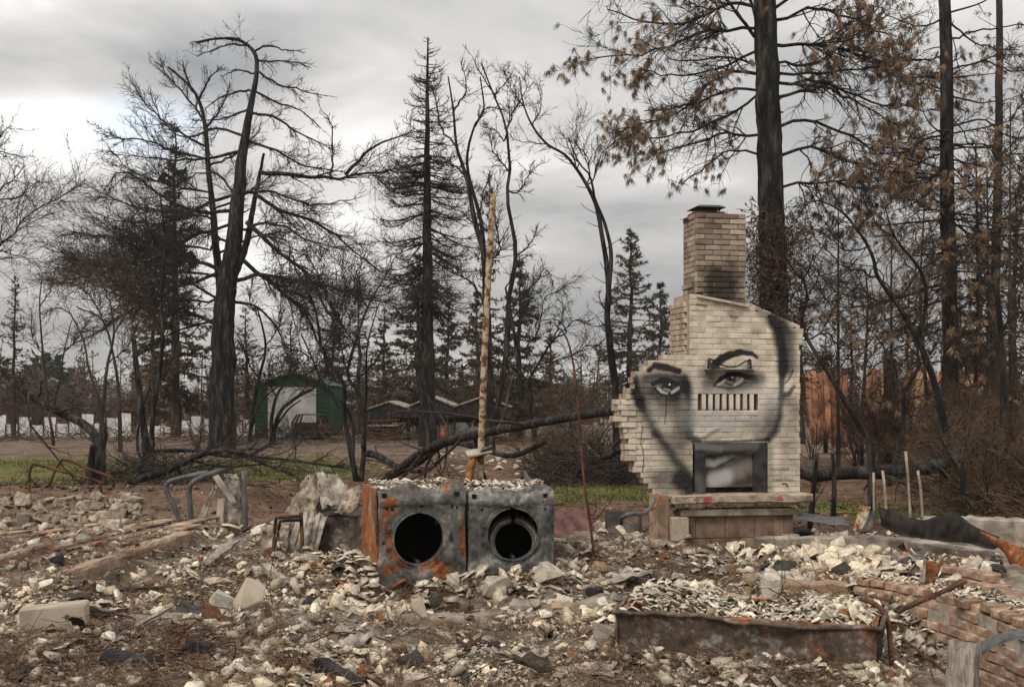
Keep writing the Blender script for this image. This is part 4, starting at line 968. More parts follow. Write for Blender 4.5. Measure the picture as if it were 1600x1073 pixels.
# --- the large ponderosa behind the chimney
PR = [dict(p=p, w=w) for p, w in (
    ([(1182, 12), (1130, 8), (1060, 40), (1000, 30), (950, 12)], 6), ([(1182, 46), (1120, 45), (1050, 70), (980, 85), (912, 93)], 6), ([(1182, 80), (1120, 108), (1060, 118), (1000, 108)], 5), ([(1184, 115), (1150, 112), (1110, 130), (1070, 165), (1008, 172)], 6),
    ([(1184, 140), (1140, 142), (1090, 160), (1040, 185), (962, 203)], 5), ([(1184, 148), (1140, 178), (1080, 205), (1020, 216), (962, 210)], 5), ([(1182, 212), (1130, 210), (1080, 225), (1002, 250)], 5), ([(1186, 240), (1140, 236), (1100, 262), (1068, 286)], 4),
    ([(1182, 60), (1150, 20), (1110, -20), (1040, -40), (960, -30)], 6), ([(1182, 30), (1160, -20), (1100, -60), (1000, -60)], 6), ([(1184, 100), (1130, 90), (1060, 95), (1010, 70)], 4),
    ([(1215, 32), (1270, 15), (1330, 30), (1400, 60)], 6), ([(1215, 72), (1290, 70), (1350, 90), (1420, 120), (1480, 110)], 6), ([(1220, 132), (1270, 125), (1330, 150), (1400, 165), (1460, 172)], 6), ([(1222, 150), (1280, 140), (1340, 160), (1400, 195)], 6),
    ([(1225, 195), (1260, 188), (1310, 205), (1370, 230), (1430, 220)], 6), ([(1228, 240), (1270, 228), (1330, 255), (1400, 262), (1470, 266)], 6), ([(1224, 292), (1300, 285), (1360, 296), (1450, 293)], 5), ([(1215, 10), (1260, -30), (1340, -50), (1430, -20)], 6), ([(1216, 95), (1270, 100), (1330, 60), (1390, 20)], 5), ([(1220, 115), (1300, 112), (1380, 100), (1440, 60)], 5))]
pr, ends, stems, rng = hero_tree('pine_tree', 'huge scorched pine behind the chimney with brown needle brushes', 'tree', 33,
    [([(1216, 800), (1212, 600), (1208, 400), (1203, 250), (1199, 120), (1194, 0), (1190, -160)], 49, 31)], PR,
    [dict(n=520, ang=(42, 12), length=(.34, .1), segs=7, wob=.17, up=-.02, rr=.6, rmin=.011, flat=.8, t0=.15), dict(n=7000, ang=(44, 14), length=(.42, .15), segs=5, wob=.22, up=.03, rr=.5, rmin=.007)], seed=31, limb_px=(6, 1.6), depth=.5, base=(1216, 760))
def needles_on(root, ends, rng, frac, n_per, size, w, mat='needle_brown', name='needles', droop=.7, sel=None):
    tips = ends[0][:, -1]
    if sel is not None: tips = tips[sel(tips)]
    k = rng.choice(len(tips), int(len(tips) * frac), replace=False)
    V, T = tufts(tips[k], n_per, rng, size, w, droop); return tag(obj(name, np_mesh(name, V, None, T), M[mat], root), kind='stuff')
needles_on(pr, ends, rng, .32, 34, .27, .0075, droop=1.0, sel=lambda t: vnoise(t[:, 0] * .8, t[:, 2] * .8, 5) > np.where(t[:, 0] > 7.0, .28, .52))
# dead climber wrapped round the pine's lower trunk
def climber():
    rng = np.random.default_rng(77); D = 32.6; c = P(1210, 420, D); n = 1500
    h = rng.uniform(P(0, 640, D)[2], P(0, 330, D)[2], n); r = .35 + .75 * rng.random(n) ** 1.4 * np.clip(1.25 - np.abs(h - P(0, 430, D)[2]) / 4.5, .35, 1.1)
    a = rng.random(n) * 2 * np.pi; st = np.stack([c[0] + r * np.cos(a), D + .3 + r * np.sin(a), h], 1)
    d = rng.normal(0, 1, (n, 3)); d /= np.linalg.norm(d, axis=1, keepdims=True); pts = np.zeros((n, 7, 3)); pts[:, 0] = st
    for k in range(1, 7): d = d + rng.normal(0, .45, (n, 3)); d[:, 2] -= .12; d /= np.linalg.norm(d, axis=1, keepdims=True); pts[:, k] = pts[:, k - 1] + d * .15
    t = Tubes(); t.add(pts, np.full((n, 7), .008), 3)
    z0 = gz(c[0], D); root = empty('climbing_vine', (c[0], D - .3, z0), 'tangled brown dead vine wrapped round the huge scorched pine', 'vine')
    st = Tubes(); st.add(resample(np.array([(c[0] - .3, D - .35, z0 - .1), (c[0] - .1, D - .45, z0 + 2), (c[0] + .2, D - .4, h.mean())]), 12), np.linspace(.05, .02, 12), 6); obj('stem', st.mesh('stem'), M['twig_brown'], root)
    tag(obj('tangle', t.mesh('tangle'), M['twig_brown'], root), kind='stuff'); V, T = leaves(pts, 7000, rng, (.08, .03), .2, .3); tag(obj('dead_leaves', np_mesh('dead_leaves', V, None, T), M['rust_brown'], root), kind='stuff')
climber()
# --- slimmer pine near the right edge
pr2, ends2, _, rng2 = hero_tree('pine_tree', 'slim dark pine with ragged twiggy crown right of the huge pine', 'tree', 29,
    [([(1484, 790), (1485, 600), (1484, 480), (1480, 300), (1480, 150), (1476, 0), (1474, -150)], 27, 16)],
    [dict(p=p, w=3.6) for p in ([(1484, 20), (1540, 0), (1600, -30)], [(1484, 60), (1540, 45), (1600, 40), (1640, 50)], [(1484, 110), (1530, 95), (1580, 110), (1640, 100)], [(1484, 150), (1540, 160), (1600, 150)], [(1484, 200), (1530, 190), (1590, 215), (1640, 210)], [(1484, 250), (1540, 260), (1610, 250)],
      [(1486, 300), (1540, 290), (1600, 310)], [(1486, 345), (1540, 360), (1600, 350)], [(1486, 390), (1530, 380), (1590, 400)], [(1476, 30), (1430, 40), (1380, 20)], [(1476, 85), (1420, 100), (1370, 130)], [(1476, 140), (1430, 130), (1380, 150)], [(1478, 210), (1430, 225), (1390, 260)], [(1478, 270), (1430, 290), (1380, 300)], [(1480, 330), (1440, 330), (1400, 360)], [(1480, 400), (1440, 420), (1410, 460)], [(1486, 440), (1540, 440), (1600, 480)], [(1484, 35), (1530, 70), (1590, 80)], [(1484, 225), (1550, 230), (1620, 280)])],
    [dict(n=420, ang=(45, 14), length=(.4, .14), segs=6, wob=.2, up=.01, rr=.6, rmin=.010, flat=.9, t0=.1), dict(n=8500, sides=1, ang=(45, 15), length=(.5, .17), segs=4, wob=.24, up=.02, rr=.5, rmin=.006)], seed=41, limb_px=(3.6, 1.2), depth=.6, extra=whorls(60, .12, .72, lambda u: 1.6 + 1.6 * math.sin(u * 3.1), lambda u: -14 + 24 * u, 16, 30, lw=.035))
needles_on(pr2, ends2, rng2, .14, 18, .20, .010, mat='needle_brown')
# --- leaning burnt broadleaves on the right
hero_tree('bare_tree', 'leaning black tree with arching twiggy crown over the fallen log', 'tree', 23,
    [([(1484, 790), (1481, 740), (1477, 673), (1460, 600), (1439, 540), (1430, 523), (1400, 472), (1374, 437), (1357, 386), (1319, 334), (1280, 313)], 15, 2.5), ([(1434, 528), (1447, 472), (1439, 424), (1400, 373), (1383, 326)], 8, 2)],
    [dict(p=p, w=3) for p in ([(1400, 472), (1370, 470), (1340, 450), (1310, 470)], [(1357, 386), (1320, 390), (1280, 360), (1250, 370)], [(1374, 437), (1330, 420), (1290, 430)], [(1439, 424), (1460, 390), (1450, 340)], [(1400, 373), (1370, 350), (1350, 310)], [(1319, 334), (1300, 300), (1290, 280)], [(1447, 472), (1470, 450), (1500, 440)], [(1383, 326), (1400, 300), (1420, 290)], [(1280, 313), (1260, 320), (1240, 350)], [(1340, 360), (1360, 330), (1350, 290)])],
    [dict(n=230, ang=(40, 14), length=(.42, .14), segs=7, wob=.26, up=-.02, rr=.55, rmin=.007), dict(n=3000, ang=(45, 15), length=(.42, .16), segs=5, wob=.3, up=-.02, rr=.5, rmin=.0042)], seed=51, limb_px=(3, .9), depth=.5)
hero_tree('bare_tree', 'slim curved burnt tree leaning in beside the right flank of the chimney', 'tree', 19.5,
    [([(1362, 800), (1362, 760), (1357, 695), (1340, 660), (1302, 596), (1263, 532), (1252, 502), (1261, 463), (1250, 420)], 13, 3)],
    [dict(p=p, w=3) for p in ([(1261, 463), (1280, 430), (1270, 400)], [(1252, 502), (1225, 480), (1190, 480)], [(1263, 532), (1290, 520), (1310, 540), (1330, 500)], [(1256, 440), (1230, 410), (1225, 370)], [(1252, 480), (1290, 470), (1320, 430)], [(1302, 596), (1330, 580), (1350, 600)], [(1258, 430), (1280, 390), (1300, 380)])],
    [dict(n=150, ang=(42, 14), length=(.42, .14), segs=7, wob=.3, up=-.01, rr=.55, rmin=.006), dict(n=1100, ang=(45, 15), length=(.45, .16), segs=5, wob=.3, up=-.01, rr=.5, rmin=.0036)], seed=52, limb_px=(3, .9), depth=.3)
hero_tree('bare_tree', 'crooked black tree forking behind the pale garden stakes', 'tree', 27,
    [([(1378, 790), (1387, 760), (1405, 700), (1413, 656), (1413, 613), (1434, 574), (1430, 530), (1410, 490)], 11, 3)],
    [dict(p=p, w=3) for p in ([(1413, 613), (1395, 580), (1380, 540)], [(1434, 574), (1460, 540), (1470, 500)], [(1413, 656), (1440, 640), (1460, 600)], [(1430, 530), (1450, 500), (1440, 460)])],
    [dict(n=110, ang=(42, 14), length=(.42, .14), segs=6, wob=.3, rr=.55, rmin=.008), dict(n=800, ang=(45, 15), length=(.45, .16), segs=5, wob=.3, rr=.5, rmin=.005)], seed=53, limb_px=(3, 1), depth=.4)
hero_tree('burnt_snag', 'thick charred snag standing before the orange roof', 'snag', 40, [([(1394, 715), (1394, 650), (1391, 585), (1390, 560)], 26, 20)], [], [], seed=54)
hero_tree('burnt_snag', 'wide scorched trunk rising right of the snag by the roof', 'snag', 36, [([(1552, 740), (1552, 560), (1556, 420), (1560, 200), (1562, 60), (1562, -60)], 18, 9)],
    [dict(p=p, w=3) for p in ([(1556, 420), (1590, 400), (1620, 400)], [(1555, 330), (1520, 310), (1490, 330)], [(1560, 250), (1590, 240), (1630, 250)], [(1556, 460), (1530, 450), (1500, 470)])],
    [dict(n=120, ang=(45, 14), length=(.4, .14), segs=6, wob=.2, rr=.55, rmin=.012), dict(n=800, ang=(45, 15), length=(.45, .16), segs=4, wob=.3, rr=.5, rmin=.007)], seed=55, mats=('char_brown', 'char', 'twig'))
hero_tree('burnt_snag', 'leaning broken snag with a sharp tip in the brown bramble thicket', 'snag', 22, [([(1570, 790), (1568, 600), (1560, 480), (1552, 412)], 16, 7)], [dict(p=[(1565, 520), (1590, 480), (1600, 420)], w=5), dict(p=[(1566, 540), (1540, 520), (1510, 530)], w=4)], [dict(n=40, ang=(45, 14), length=(.4, .14), segs=6, wob=.2, rr=.55, rmin=.008), dict(n=300, ang=(45, 15), length=(.45, .16), segs=4, wob=.3, rr=.5, rmin=.005)], seed=56)
for i, (px, D, hh) in enumerate(((1310, 34, 330), (1345, 37, 420), (1455, 33, 300), (1520, 30, 220), (1580, 28, 160), (1612, 32, 120), (1540, 38, 260), (1395, 42, 360))):
    rq = np.random.default_rng(700 + i); lean = rq.normal(0, 18)
    hero_tree('bare_tree', ('thin burnt sapling in the thicket behind the slim curved tree', 'thin burnt sapling in front of the orange roof', 'tall twiggy burnt tree beside the slim dark pine', 'scrubby burnt tree right of the slim dark pine', 'dense twiggy burnt tree in the brown bramble thicket', 'burnt tree half hidden behind the brown bramble thicket', 'burnt tree between slim pine and the wide scorched trunk', 'twiggy burnt tree rising behind the charred snag')[i], 'tree', D,
        [([(px, 760), (px + lean * .3, 640), (px + lean, 480), (px + lean * .6, hh)], 8, 2)],
        [dict(p=[(px + lean * t_, 760 - (760 - hh) * t_), (px + lean * t_ + sgn * rq.uniform(20, 45), 740 - (760 - hh) * (t_ + .05)), (px + lean * t_ + sgn * rq.uniform(45, 80), 720 - (760 - hh) * (t_ + rq.uniform(0, .12)))], w=2.4) for t_ in np.linspace(.3, .95, 11) for sgn in (rq.choice([-1, 1]),)],
        [dict(n=160, ang=(42, 14), length=(.45, .15), segs=6, wob=.22, up=.01, rr=.55, rmin=.008), dict(n=2100, ang=(44, 15), length=(.5, .17), segs=4, wob=.28, rr=.5, rmin=.006)], seed=720 + i, mats=('char_brown', 'twig', 'twig_brown' if i % 2 else 'twig'), limb_px=(2.4, .9), depth=.6)
# --- small multi-stem trees in the middle distance
hero_tree('bare_tree', 'small black tree with stems splaying from one foot behind the dryer', 'tree', 28.5,
    [([(558, 752), (548, 707), (537, 640), (537, 599), (504, 547), (492, 481), (461, 419)], 9, 2.2), ([(564, 752), (569, 691), (566, 626), (551, 599), (543, 578), (574, 481), (605, 427)], 9, 2.2), ([(552, 720), (548, 650), (506, 599), (488, 560), (470, 520)], 6, 2), ([(566, 700), (572, 620), (574, 540), (590, 480)], 5, 1.6)],
    [dict(p=p, w=2.6) for p in ([(504, 547), (530, 500), (540, 440), (530, 400)], [(543, 578), (530, 520), (545, 470), (560, 420)], [(492, 481), (470, 460), (440, 450)], [(574, 481), (560, 440), (575, 390)], [(488, 560), (450, 540), (420, 545), (400, 570)], [(551, 599), (590, 560), (600, 520)], [(461, 419), (450, 380), (430, 370)], [(605, 427), (620, 400), (640, 390)], [(537, 640), (500, 600), (460, 590), (420, 600)], [(555, 540), (500, 440), (505, 390)])],
    [dict(n=240, ang=(38, 13), length=(.42, .14), segs=7, wob=.24, up=.03, rr=.55, rmin=.009), dict(n=2200, ang=(42, 14), length=(.48, .17), segs=5, wob=.26, up=.03, rr=.5, rmin=.0055)], seed=61, limb_px=(2.6, .9), depth=.5)
hero_tree('bare_tree', 'burnt broken double stem standing in the brush left of the cedar', 'tree', 30,
    [([(232, 738), (226, 680), (217, 610), (212, 560), (208, 528)], 14, 7), ([(238, 738), (238, 660), (246, 600), (254, 540), (252, 470), (258, 380), (250, 300)], 9, 2), ([(222, 725), (214, 690), (222, 640), (236, 600)], 5, 2.5)],
    [dict(p=p, w=2.6) for p in ([(254, 520), (230, 470), (215, 430)], [(252, 470), (280, 430), (290, 390)], [(246, 600), (270, 560), (300, 540)], [(256, 400), (235, 360), (225, 330)], [(254, 500), (290, 480), (330, 485)])],
    [dict(n=120, ang=(40, 13), length=(.42, .14), segs=6, wob=.22, up=.03, rr=.55, rmin=.009), dict(n=900, ang=(42, 14), length=(.48, .17), segs=5, wob=.26, rr=.5, rmin=.0055)], seed=62, limb_px=(2.6, .9))
hero_tree('bare_tree', 'low forked black tree curving across the white shed door', 'tree', 58,
    [([(424, 690), (430, 665), (440, 640), (462, 622), (490, 606), (500, 590)], 8, 3), ([(424, 690), (425, 650), (432, 620), (446, 595), (452, 575)], 7, 2.5), ([(428, 670), (450, 640), (470, 625)], 4, 2)],
    [dict(p=p, w=3) for p in ([(462, 622), (480, 600), (475, 570)], [(432, 620), (420, 590), (424, 560)], [(490, 606), (510, 580), (505, 550)], [(446, 595), (470, 570), (490, 560)])],
    [dict(n=110, ang=(40, 13), length=(.45, .14), segs=6, wob=.22, up=.05, rr=.55, rmin=.015), dict(n=700, ang=(42, 14), length=(.48, .17), segs=4, wob=.26, rr=.5, rmin=.010)], seed=63, limb_px=(3, 1), foot=True)
hero_tree('bare_tree', 'dark leaning pair of stems beside the left wall of the shed', 'tree', 60, [([(390, 692), (395, 640), (405, 590), (415, 540), (402, 480)], 7, 2.5), ([(388, 692), (402, 640), (420, 615), (440, 600)], 5, 2)], [dict(p=p, w=2.6) for p in ([(405, 590), (385, 560), (380, 520)], [(415, 540), (435, 510), (440, 470)], [(408, 500), (390, 470), (395, 430)])],
    [dict(n=110, ang=(40, 13), length=(.45, .14), segs=6, wob=.22, up=.04, rr=.55, rmin=.015), dict(n=800, ang=(42, 14), length=(.48, .17), segs=4, wob=.26, rr=.5, rmin=.010)], seed=64)
hero_tree('bare_tree', 'gnarled bare tree spreading over the fallen pole near the chimney', 'tree', 40,
    [([(838, 705), (832, 660), (815, 610), (808, 560), (800, 500), (790, 450)], 10, 3), ([(815, 610), (840, 570), (865, 530), (885, 520), (872, 500), (850, 500)], 5, 1.5), ([(836, 650), (820, 590), (770, 560), (745, 540)], 5, 1.6)],
    [dict(p=p, w=2.6) for p in ([(865, 530), (900, 500), (930, 510), (960, 500)], [(808, 560), (840, 520), (850, 470), (880, 450)], [(800, 500), (830, 460), (840, 430)], [(840, 570), (880, 560), (920, 540), (950, 545)], [(865, 530), (880, 490), (870, 460)], [(790, 450), (810, 410), (830, 400)])],
    [dict(n=220, ang=(42, 14), length=(.42, .14), segs=7, wob=.3, up=.03, rr=.55, rmin=.010), dict(n=1700, ang=(42, 14), length=(.48, .17), segs=5, wob=.3, rr=.5, rmin=.007)], seed=65, limb_px=(2.6, .9))
hero_tree('bare_tree', 'bare pale-twigged tree reaching over the pale fence beyond the iron hoops', 'tree', 31,
    [([(-90, 760), (-100, 600), (-90, 480), (-70, 380), (-60, 260)], 16, 5)],
    [dict(p=p, w=4) for p in ([(-88, 470), (-20, 400), (20, 360), (60, 325), (130, 288)], [(-75, 400), (-20, 330), (10, 290), (40, 260)], [(-65, 300), (-20, 250), (0, 215), (20, 195)], [(-85, 430), (-20, 395), (30, 400), (60, 412)], [(-70, 350), (-30, 310), (20, 310), (60, 280)], [(-62, 270), (-30, 240), (10, 240), (40, 250)])],
    [dict(n=200, ang=(40, 13), length=(.4, .14), segs=7, wob=.24, up=.05, rr=.55, rmin=.009, t0=.3), dict(n=1900, ang=(42, 14), length=(.45, .17), segs=5, wob=.28, up=.04, rr=.5, rmin=.0055)], seed=66, limb_px=(4, 1), depth=.3, mats=('char_brown', 'twig', 'twig'))
hero_tree('bare_tree', 'thin leaning young tree in front of the pale sheet fence', 'tree', 55, [([(84, 690), (76, 640), (68, 560), (62, 480), (66, 430)], 5, 1.6), ([(78, 650), (92, 600), (100, 550), (112, 500)], 4, 1.4)], [dict(p=p, w=2) for p in ([(68, 560), (50, 520), (48, 480)], [(100, 550), (120, 530), (135, 500)], [(62, 480), (80, 450), (85, 420)])],
    [dict(n=90, ang=(40, 13), length=(.45, .14), segs=6, wob=.2, up=.05, rr=.55, rmin=.013), dict(n=700, ang=(42, 14), length=(.48, .17), segs=4, wob=.26, rr=.5, rmin=.009)], seed=67, mats=('char_brown', 'twig', 'twig_brown'))
hero_tree('bare_tree', 'spreading brown bare tree between the broken double stem and the sheeting', 'tree', 50, [([(158, 700), (160, 640), (168, 570), (178, 520), (172, 470)], 8, 2.5), ([(160, 640), (140, 580), (130, 530), (110, 490)], 5, 2), ([(188, 696), (186, 620), (178, 560), (160, 500), (120, 480)], 7, 2)], [dict(p=p, w=2.4) for p in ([(178, 520), (200, 480), (195, 430)], [(172, 470), (150, 430), (110, 400)], [(110, 490), (90, 480), (70, 490)], [(160, 500), (130, 450), (90, 440)], [(168, 570), (200, 540), (220, 500)])],
    [dict(n=230, ang=(40, 13), length=(.5, .16), segs=6, wob=.2, up=.05, rr=.55, rmin=.013), dict(n=1900, ang=(42, 14), length=(.5, .17), segs=4, wob=.26, rr=.5, rmin=.009)], seed=68, mats=('char_brown', 'twig', 'twig_brown'))

# --- conifers that kept their (scorched) needles
def conifer_proto(seed, h, r, nb, nl, mat_leaf, bare=.12, size=.28, dens=1.0, asp=.3):
    rng = np.random.default_rng(seed); root = empty('conifer_tree', (0, 0, 0))
    line = np.stack([np.zeros(12), np.zeros(12), np.linspace(-.3, h, 12)], 1); line[1:-1, :2] += rng.normal(0, .05, (10, 2))
    tr = np.linspace(h * .017 + .05, .02, 12); t = Tubes(); t.add(line, tr, 8, cap=True, jit=.06); obj('trunk', t.mesh('trunk'), M['char_brown'], root, False)
    f = whorls(nb, bare, .99, lambda u: r * ((1 - u) ** .75 * .95 + .05) * (1 if u > .1 else .75), lambda u: -12 + 45 * u, 18, 25, segs=8, lw=h * .0035)
    (pts, R), = f([(line, tr)], rng, 1); lt = Tubes(); lt.add(pts, R, 4); tag(obj('limbs', lt.mesh('limbs'), M['twig'], root, False), kind='stuff')
    sp = spawn(pts, R, nb * 5, rng, ang=(48, 12), length=(.3, .1), segs=4, wob=.15, up=-.02, rr=.5, rmin=.01, flat=.6); l2 = Tubes(); l2.add(sp[0], sp[1], 3); tag(obj('twigs', l2.mesh('twigs'), M['twig'], root, False), kind='stuff')
    V, T = leaves(np.concatenate([sp[0], pts[:, ::2][:, :4]]), nl, rng, (size, size * .35), .25, asp); tag(obj('foliage', np_mesh('foliage', V, None, T), M[mat_leaf], root, False), kind='stuff')
    return root
def place(proto, px, py_top, D, label, group=None, first=[None], h=None, wscale=1.0, rz=None, name=None):
    x = (px - 800) / F_PX * D; z = gz(x, D); top = EYE + (HOR - py_top) / F_PX * D
    o = copy_tree(proto); k = (top - z) / h; o.location = (x, D, z - .02); o.scale = (k * wscale, k * wscale, k); o.rotation_euler = (0, 0, random.uniform(0, 6.28) if rz is None else rz)
    tag(o, label, 'tree', group); return o
PA = conifer_proto(101, 12, 3.1, 170, 24000, 'needle_green', .10, .17, asp=.12)
PB = conifer_proto(102, 12, 2.0, 130, 15000, 'rust_brown', .12, .18, asp=.15)
PC = conifer_proto(103, 12, 2.6, 120, 15000, 'needle_dark', .12, .22, asp=.16)
PD = conifer_proto(104, 12, 2.2, 80, 7000, 'needle_far', .10, .45, asp=.4)
PE = conifer_proto(105, 12, 2.4, 120, 3200, 'rust_brown', .2, .20, asp=.18)
G_ = 'scorched conifers in the background'
place(PB, 273, 190, 72, 'narrow rust-brown conifer behind the hooked cedar', h=12, wscale=.85)
place(PA, 985, 356, 62, 'green-brown pyramid pine beside the chimney stack', h=12, wscale=1.0)
place(PC, 655, 395, 74, 'dark olive conifer behind the pointed bare one', h=12, wscale=1.25)
place(PC, 812, 405, 70, 'dark conifer behind the rusty post', h=12, wscale=1.1)
place(PC, 1032, 440, 85, 'small dark conifer just left of the chimney shoulder', h=12, wscale=1.2)
place(PE, 22, 428, 66, 'thin-crowned half-bare conifer behind the pale sheet fence', h=12, wscale=.8)
place(PE, 765, 268, 68, 'narrow half-bare conifer behind the tall bare stems', h=12, wscale=.55)
place(PB, 240, 420, 80, 'short rust-brown conifer left of the narrow rust one', h=12, wscale=1.2)
for i, (px, t, D) in enumerate(((520, 470, 82), (560, 450, 90), (600, 480, 86), (700, 470, 84), (455, 500, 88), (860, 500, 92), (745, 455, 88), (385, 480, 84))):
    place((PC, PE, PB)[i % 3], px, t, D, 'scorched brown conifer in the row of trees behind the shed', G_, h=12, wscale=1.15)
for i, (px, t, D) in enumerate(((52, 560, 190), (72, 552, 180), (94, 555, 185), (108, 575, 200), (40, 570, 195), (1290, 560, 200))):
    place(PD, px, t, D, 'small blue-green conifer far off beyond the burnt trees', 'distant living conifers', h=12, wscale=1.5)
for i, (px, t, D) in enumerate(((1330, 470, 60), (1420, 420, 62), (1530, 330, 50), (1585, 300, 46), (1290, 500, 70), (1500, 440, 64), (1252, 420, 58))):
    place((PE, PE, PB)[i % 3], px, t, D, 'scorched conifer behind the orange collapsed roof', 'scorched conifers beyond the orange roof', h=12, wscale=1.0)
for p in (PA, PB, PC, PD, PE):
    for ch in list(p.children): bpy.data.objects.remove(ch)
    bpy.data.objects.remove(p)

# --- bare shrubs, many alike
def shrub_proto(seed, h, spread, n1, n2, mat='twig_brown', r=.012):
    rng = np.random.default_rng(seed); root = empty('bare_shrub', (0, 0, 0)); k = 9
    a = rng.random(k) * 6.28; e = np.clip(rng.normal(72, 14, k), 35, 88) * math.pi / 180; L = h * rng.uniform(.55, 1.0, k)
    pts = np.zeros((k, 9, 3)); d = np.stack([np.cos(a) * np.cos(e) * spread, np.sin(a) * np.cos(e) * spread, np.sin(e)], 1); pts[:, 0] = np.stack([np.cos(a) * .1, np.sin(a) * .1, np.full(k, -.1)], 1)
    for i in range(1, 9): d = d + rng.normal(0, .13, (k, 3)); d /= np.linalg.norm(d, axis=1, keepdims=True); pts[:, i] = pts[:, i - 1] + d * (L / 8)[:, None]
    R = np.linspace(r * 2.4, r, 9)[None] * np.ones((k, 1)); t = Tubes(); t.add(pts, R, 5); tag(obj('stems', t.mesh('stems'), M['char'], root, False), kind='stuff')
    t = Tubes(); s1 = spawn(pts, R, n1, rng, t0=.25, ang=(38, 13), length=(.42, .14), segs=6, wob=.2, up=.05, rr=.6, rmin=r * .6); t.add(s1[0], s1[1], 3)
    s2 = spawn(s1[0], s1[1], n2, rng, t0=.1, ang=(40, 14), length=(.45, .16), segs=4, wob=.25, up=.04, rr=.6, rmin=r * .42); t.add(s2[0], s2[1], 1); tag(obj('twigs', t.mesh('twigs'), M[mat], root, False), kind='stuff')
    return root
SH = [shrub_proto(200 + i, 4.0, 1.0, 130, 1700, 'twig_brown') for i in range(4)]
def place_shrub(i, px, D, hscale, label, group, ws=1.0):
    x = (px - 800) / F_PX * D; o = copy_tree(SH[i % 4]); o.location = (x, D, gz(x, D)); o.scale = (hscale * ws, hscale * ws, hscale); o.rotation_euler = (0, 0, random.uniform(0, 6.28))
    tag(o, label, 'shrub', group)
rs = np.random.default_rng(9)
for i in range(34):
    place_shrub(i, rs.uniform(-20, 1010), rs.uniform(80, 98), rs.uniform(.6, 1.5), 'leafless brown shrub in the burnt belt beyond the field', 'bare shrubs beyond the field')
for i in range(20):
    place_shrub(i, rs.uniform(1265, 1640) if i % 3 else rs.uniform(1500, 1640), rs.uniform(22, 36), rs.uniform(.15, .3) if i % 3 else rs.uniform(.5, .9), 'leafless brown shrub in the thicket right of the chimney', 'bare shrubs right of the chimney')
for i in range(18):
    place_shrub(i, rs.uniform(1490, 1680), rs.uniform(17.5, 26), rs.uniform(.22, .6), 'dense brown bramble at the edge of the thicket by the foundation wall', 'brambles at the thicket edge', 1.2)
for i in range(12):
    place_shrub(i, rs.uniform(1262, 1500), rs.uniform(36, 42), rs.uniform(.45, .85), 'leafless brown shrub screening the collapsed orange roof', 'bare shrubs before the orange roof')
for i in range(9):
    place_shrub(i, rs.uniform(840, 1000), rs.uniform(27, 38), rs.uniform(.25, .5), 'low leafless brush clump between the fallen pole and the chimney', 'low brush by the fallen pole', 1.6)
for p in SH:
    for ch in list(p.children): bpy.data.objects.remove(ch)
    bpy.data.objects.remove(p)

# --- the far wood that reads as one mass
def far_wood():
    rng = np.random.default_rng(300); t = Tubes(); LV = []; LT = []; n = 0; allp = []
    for i in range(560):
        D = rng.uniform(95, 230) if i < 330 else rng.uniform(88, 150); px = rng.uniform(-140, 1740); x = (px - 800) / F_PX * D; z = gz(x, D); h = rng.uniform(4.0, 8.5) * (1 + (D - 95) / 260)
        if 1250 < px: h *= 1.1
        if i > 330: h = rng.uniform(2.5, 5.5); 
        line = np.array([[x, D, z - .3], [x + rng.normal(0, .2), D, z + h * .5], [x + rng.normal(0, .3), D, z + h]]); t.add(line, np.array([.16, .1, .03]), 4)
        k = 46; tt = rng.uniform(.15, .98, k); a = rng.random(k) * 6.28; L = h * .24 * (1.1 - tt) + .5; el = rng.normal(.25, .35, k)
        p = np.zeros((k, 3, 3)); p[:, 0] = np.stack([np.interp(tt, [0, .5, 1], line[:, 0]), np.full(k, D), z + h * tt], 1)
        d = np.stack([np.cos(a) * np.cos(el), np.sin(a) * np.cos(el), np.sin(el)], 1)
        p[:, 1] = p[:, 0] + d * (L * .5)[:, None]; d[:, 2] += .25; p[:, 2] = p[:, 1] + d * (L * .5)[:, None]; allp.append(p)
    ap = np.concatenate(allp); t.add(ap, np.full((len(ap), 3), .03) * np.array([1, .7, .4]), 1)
    s = spawn(ap, np.full((len(ap), 3), .03), 42000, rng, ang=(45, 15), length=(.6, .2), segs=3, wob=.2, up=.05, rr=.7, rmin=.018); t.add(s[0], s[1], 1)
    o = obj('burnt_woodland', t.mesh('burnt_woodland', False), M['twig_far']); tag(o, 'distant belt of burnt brown woodland along the skyline', 'woodland', kind='stuff')
    V, T = leaves(ap, 60000, rng, (.5, .2), .2, .16); o2 = obj('scorched_foliage', np_mesh('scorched_foliage', V, None, T), M['needle_dark'], o); tag(o2, kind='stuff')
far_wood()
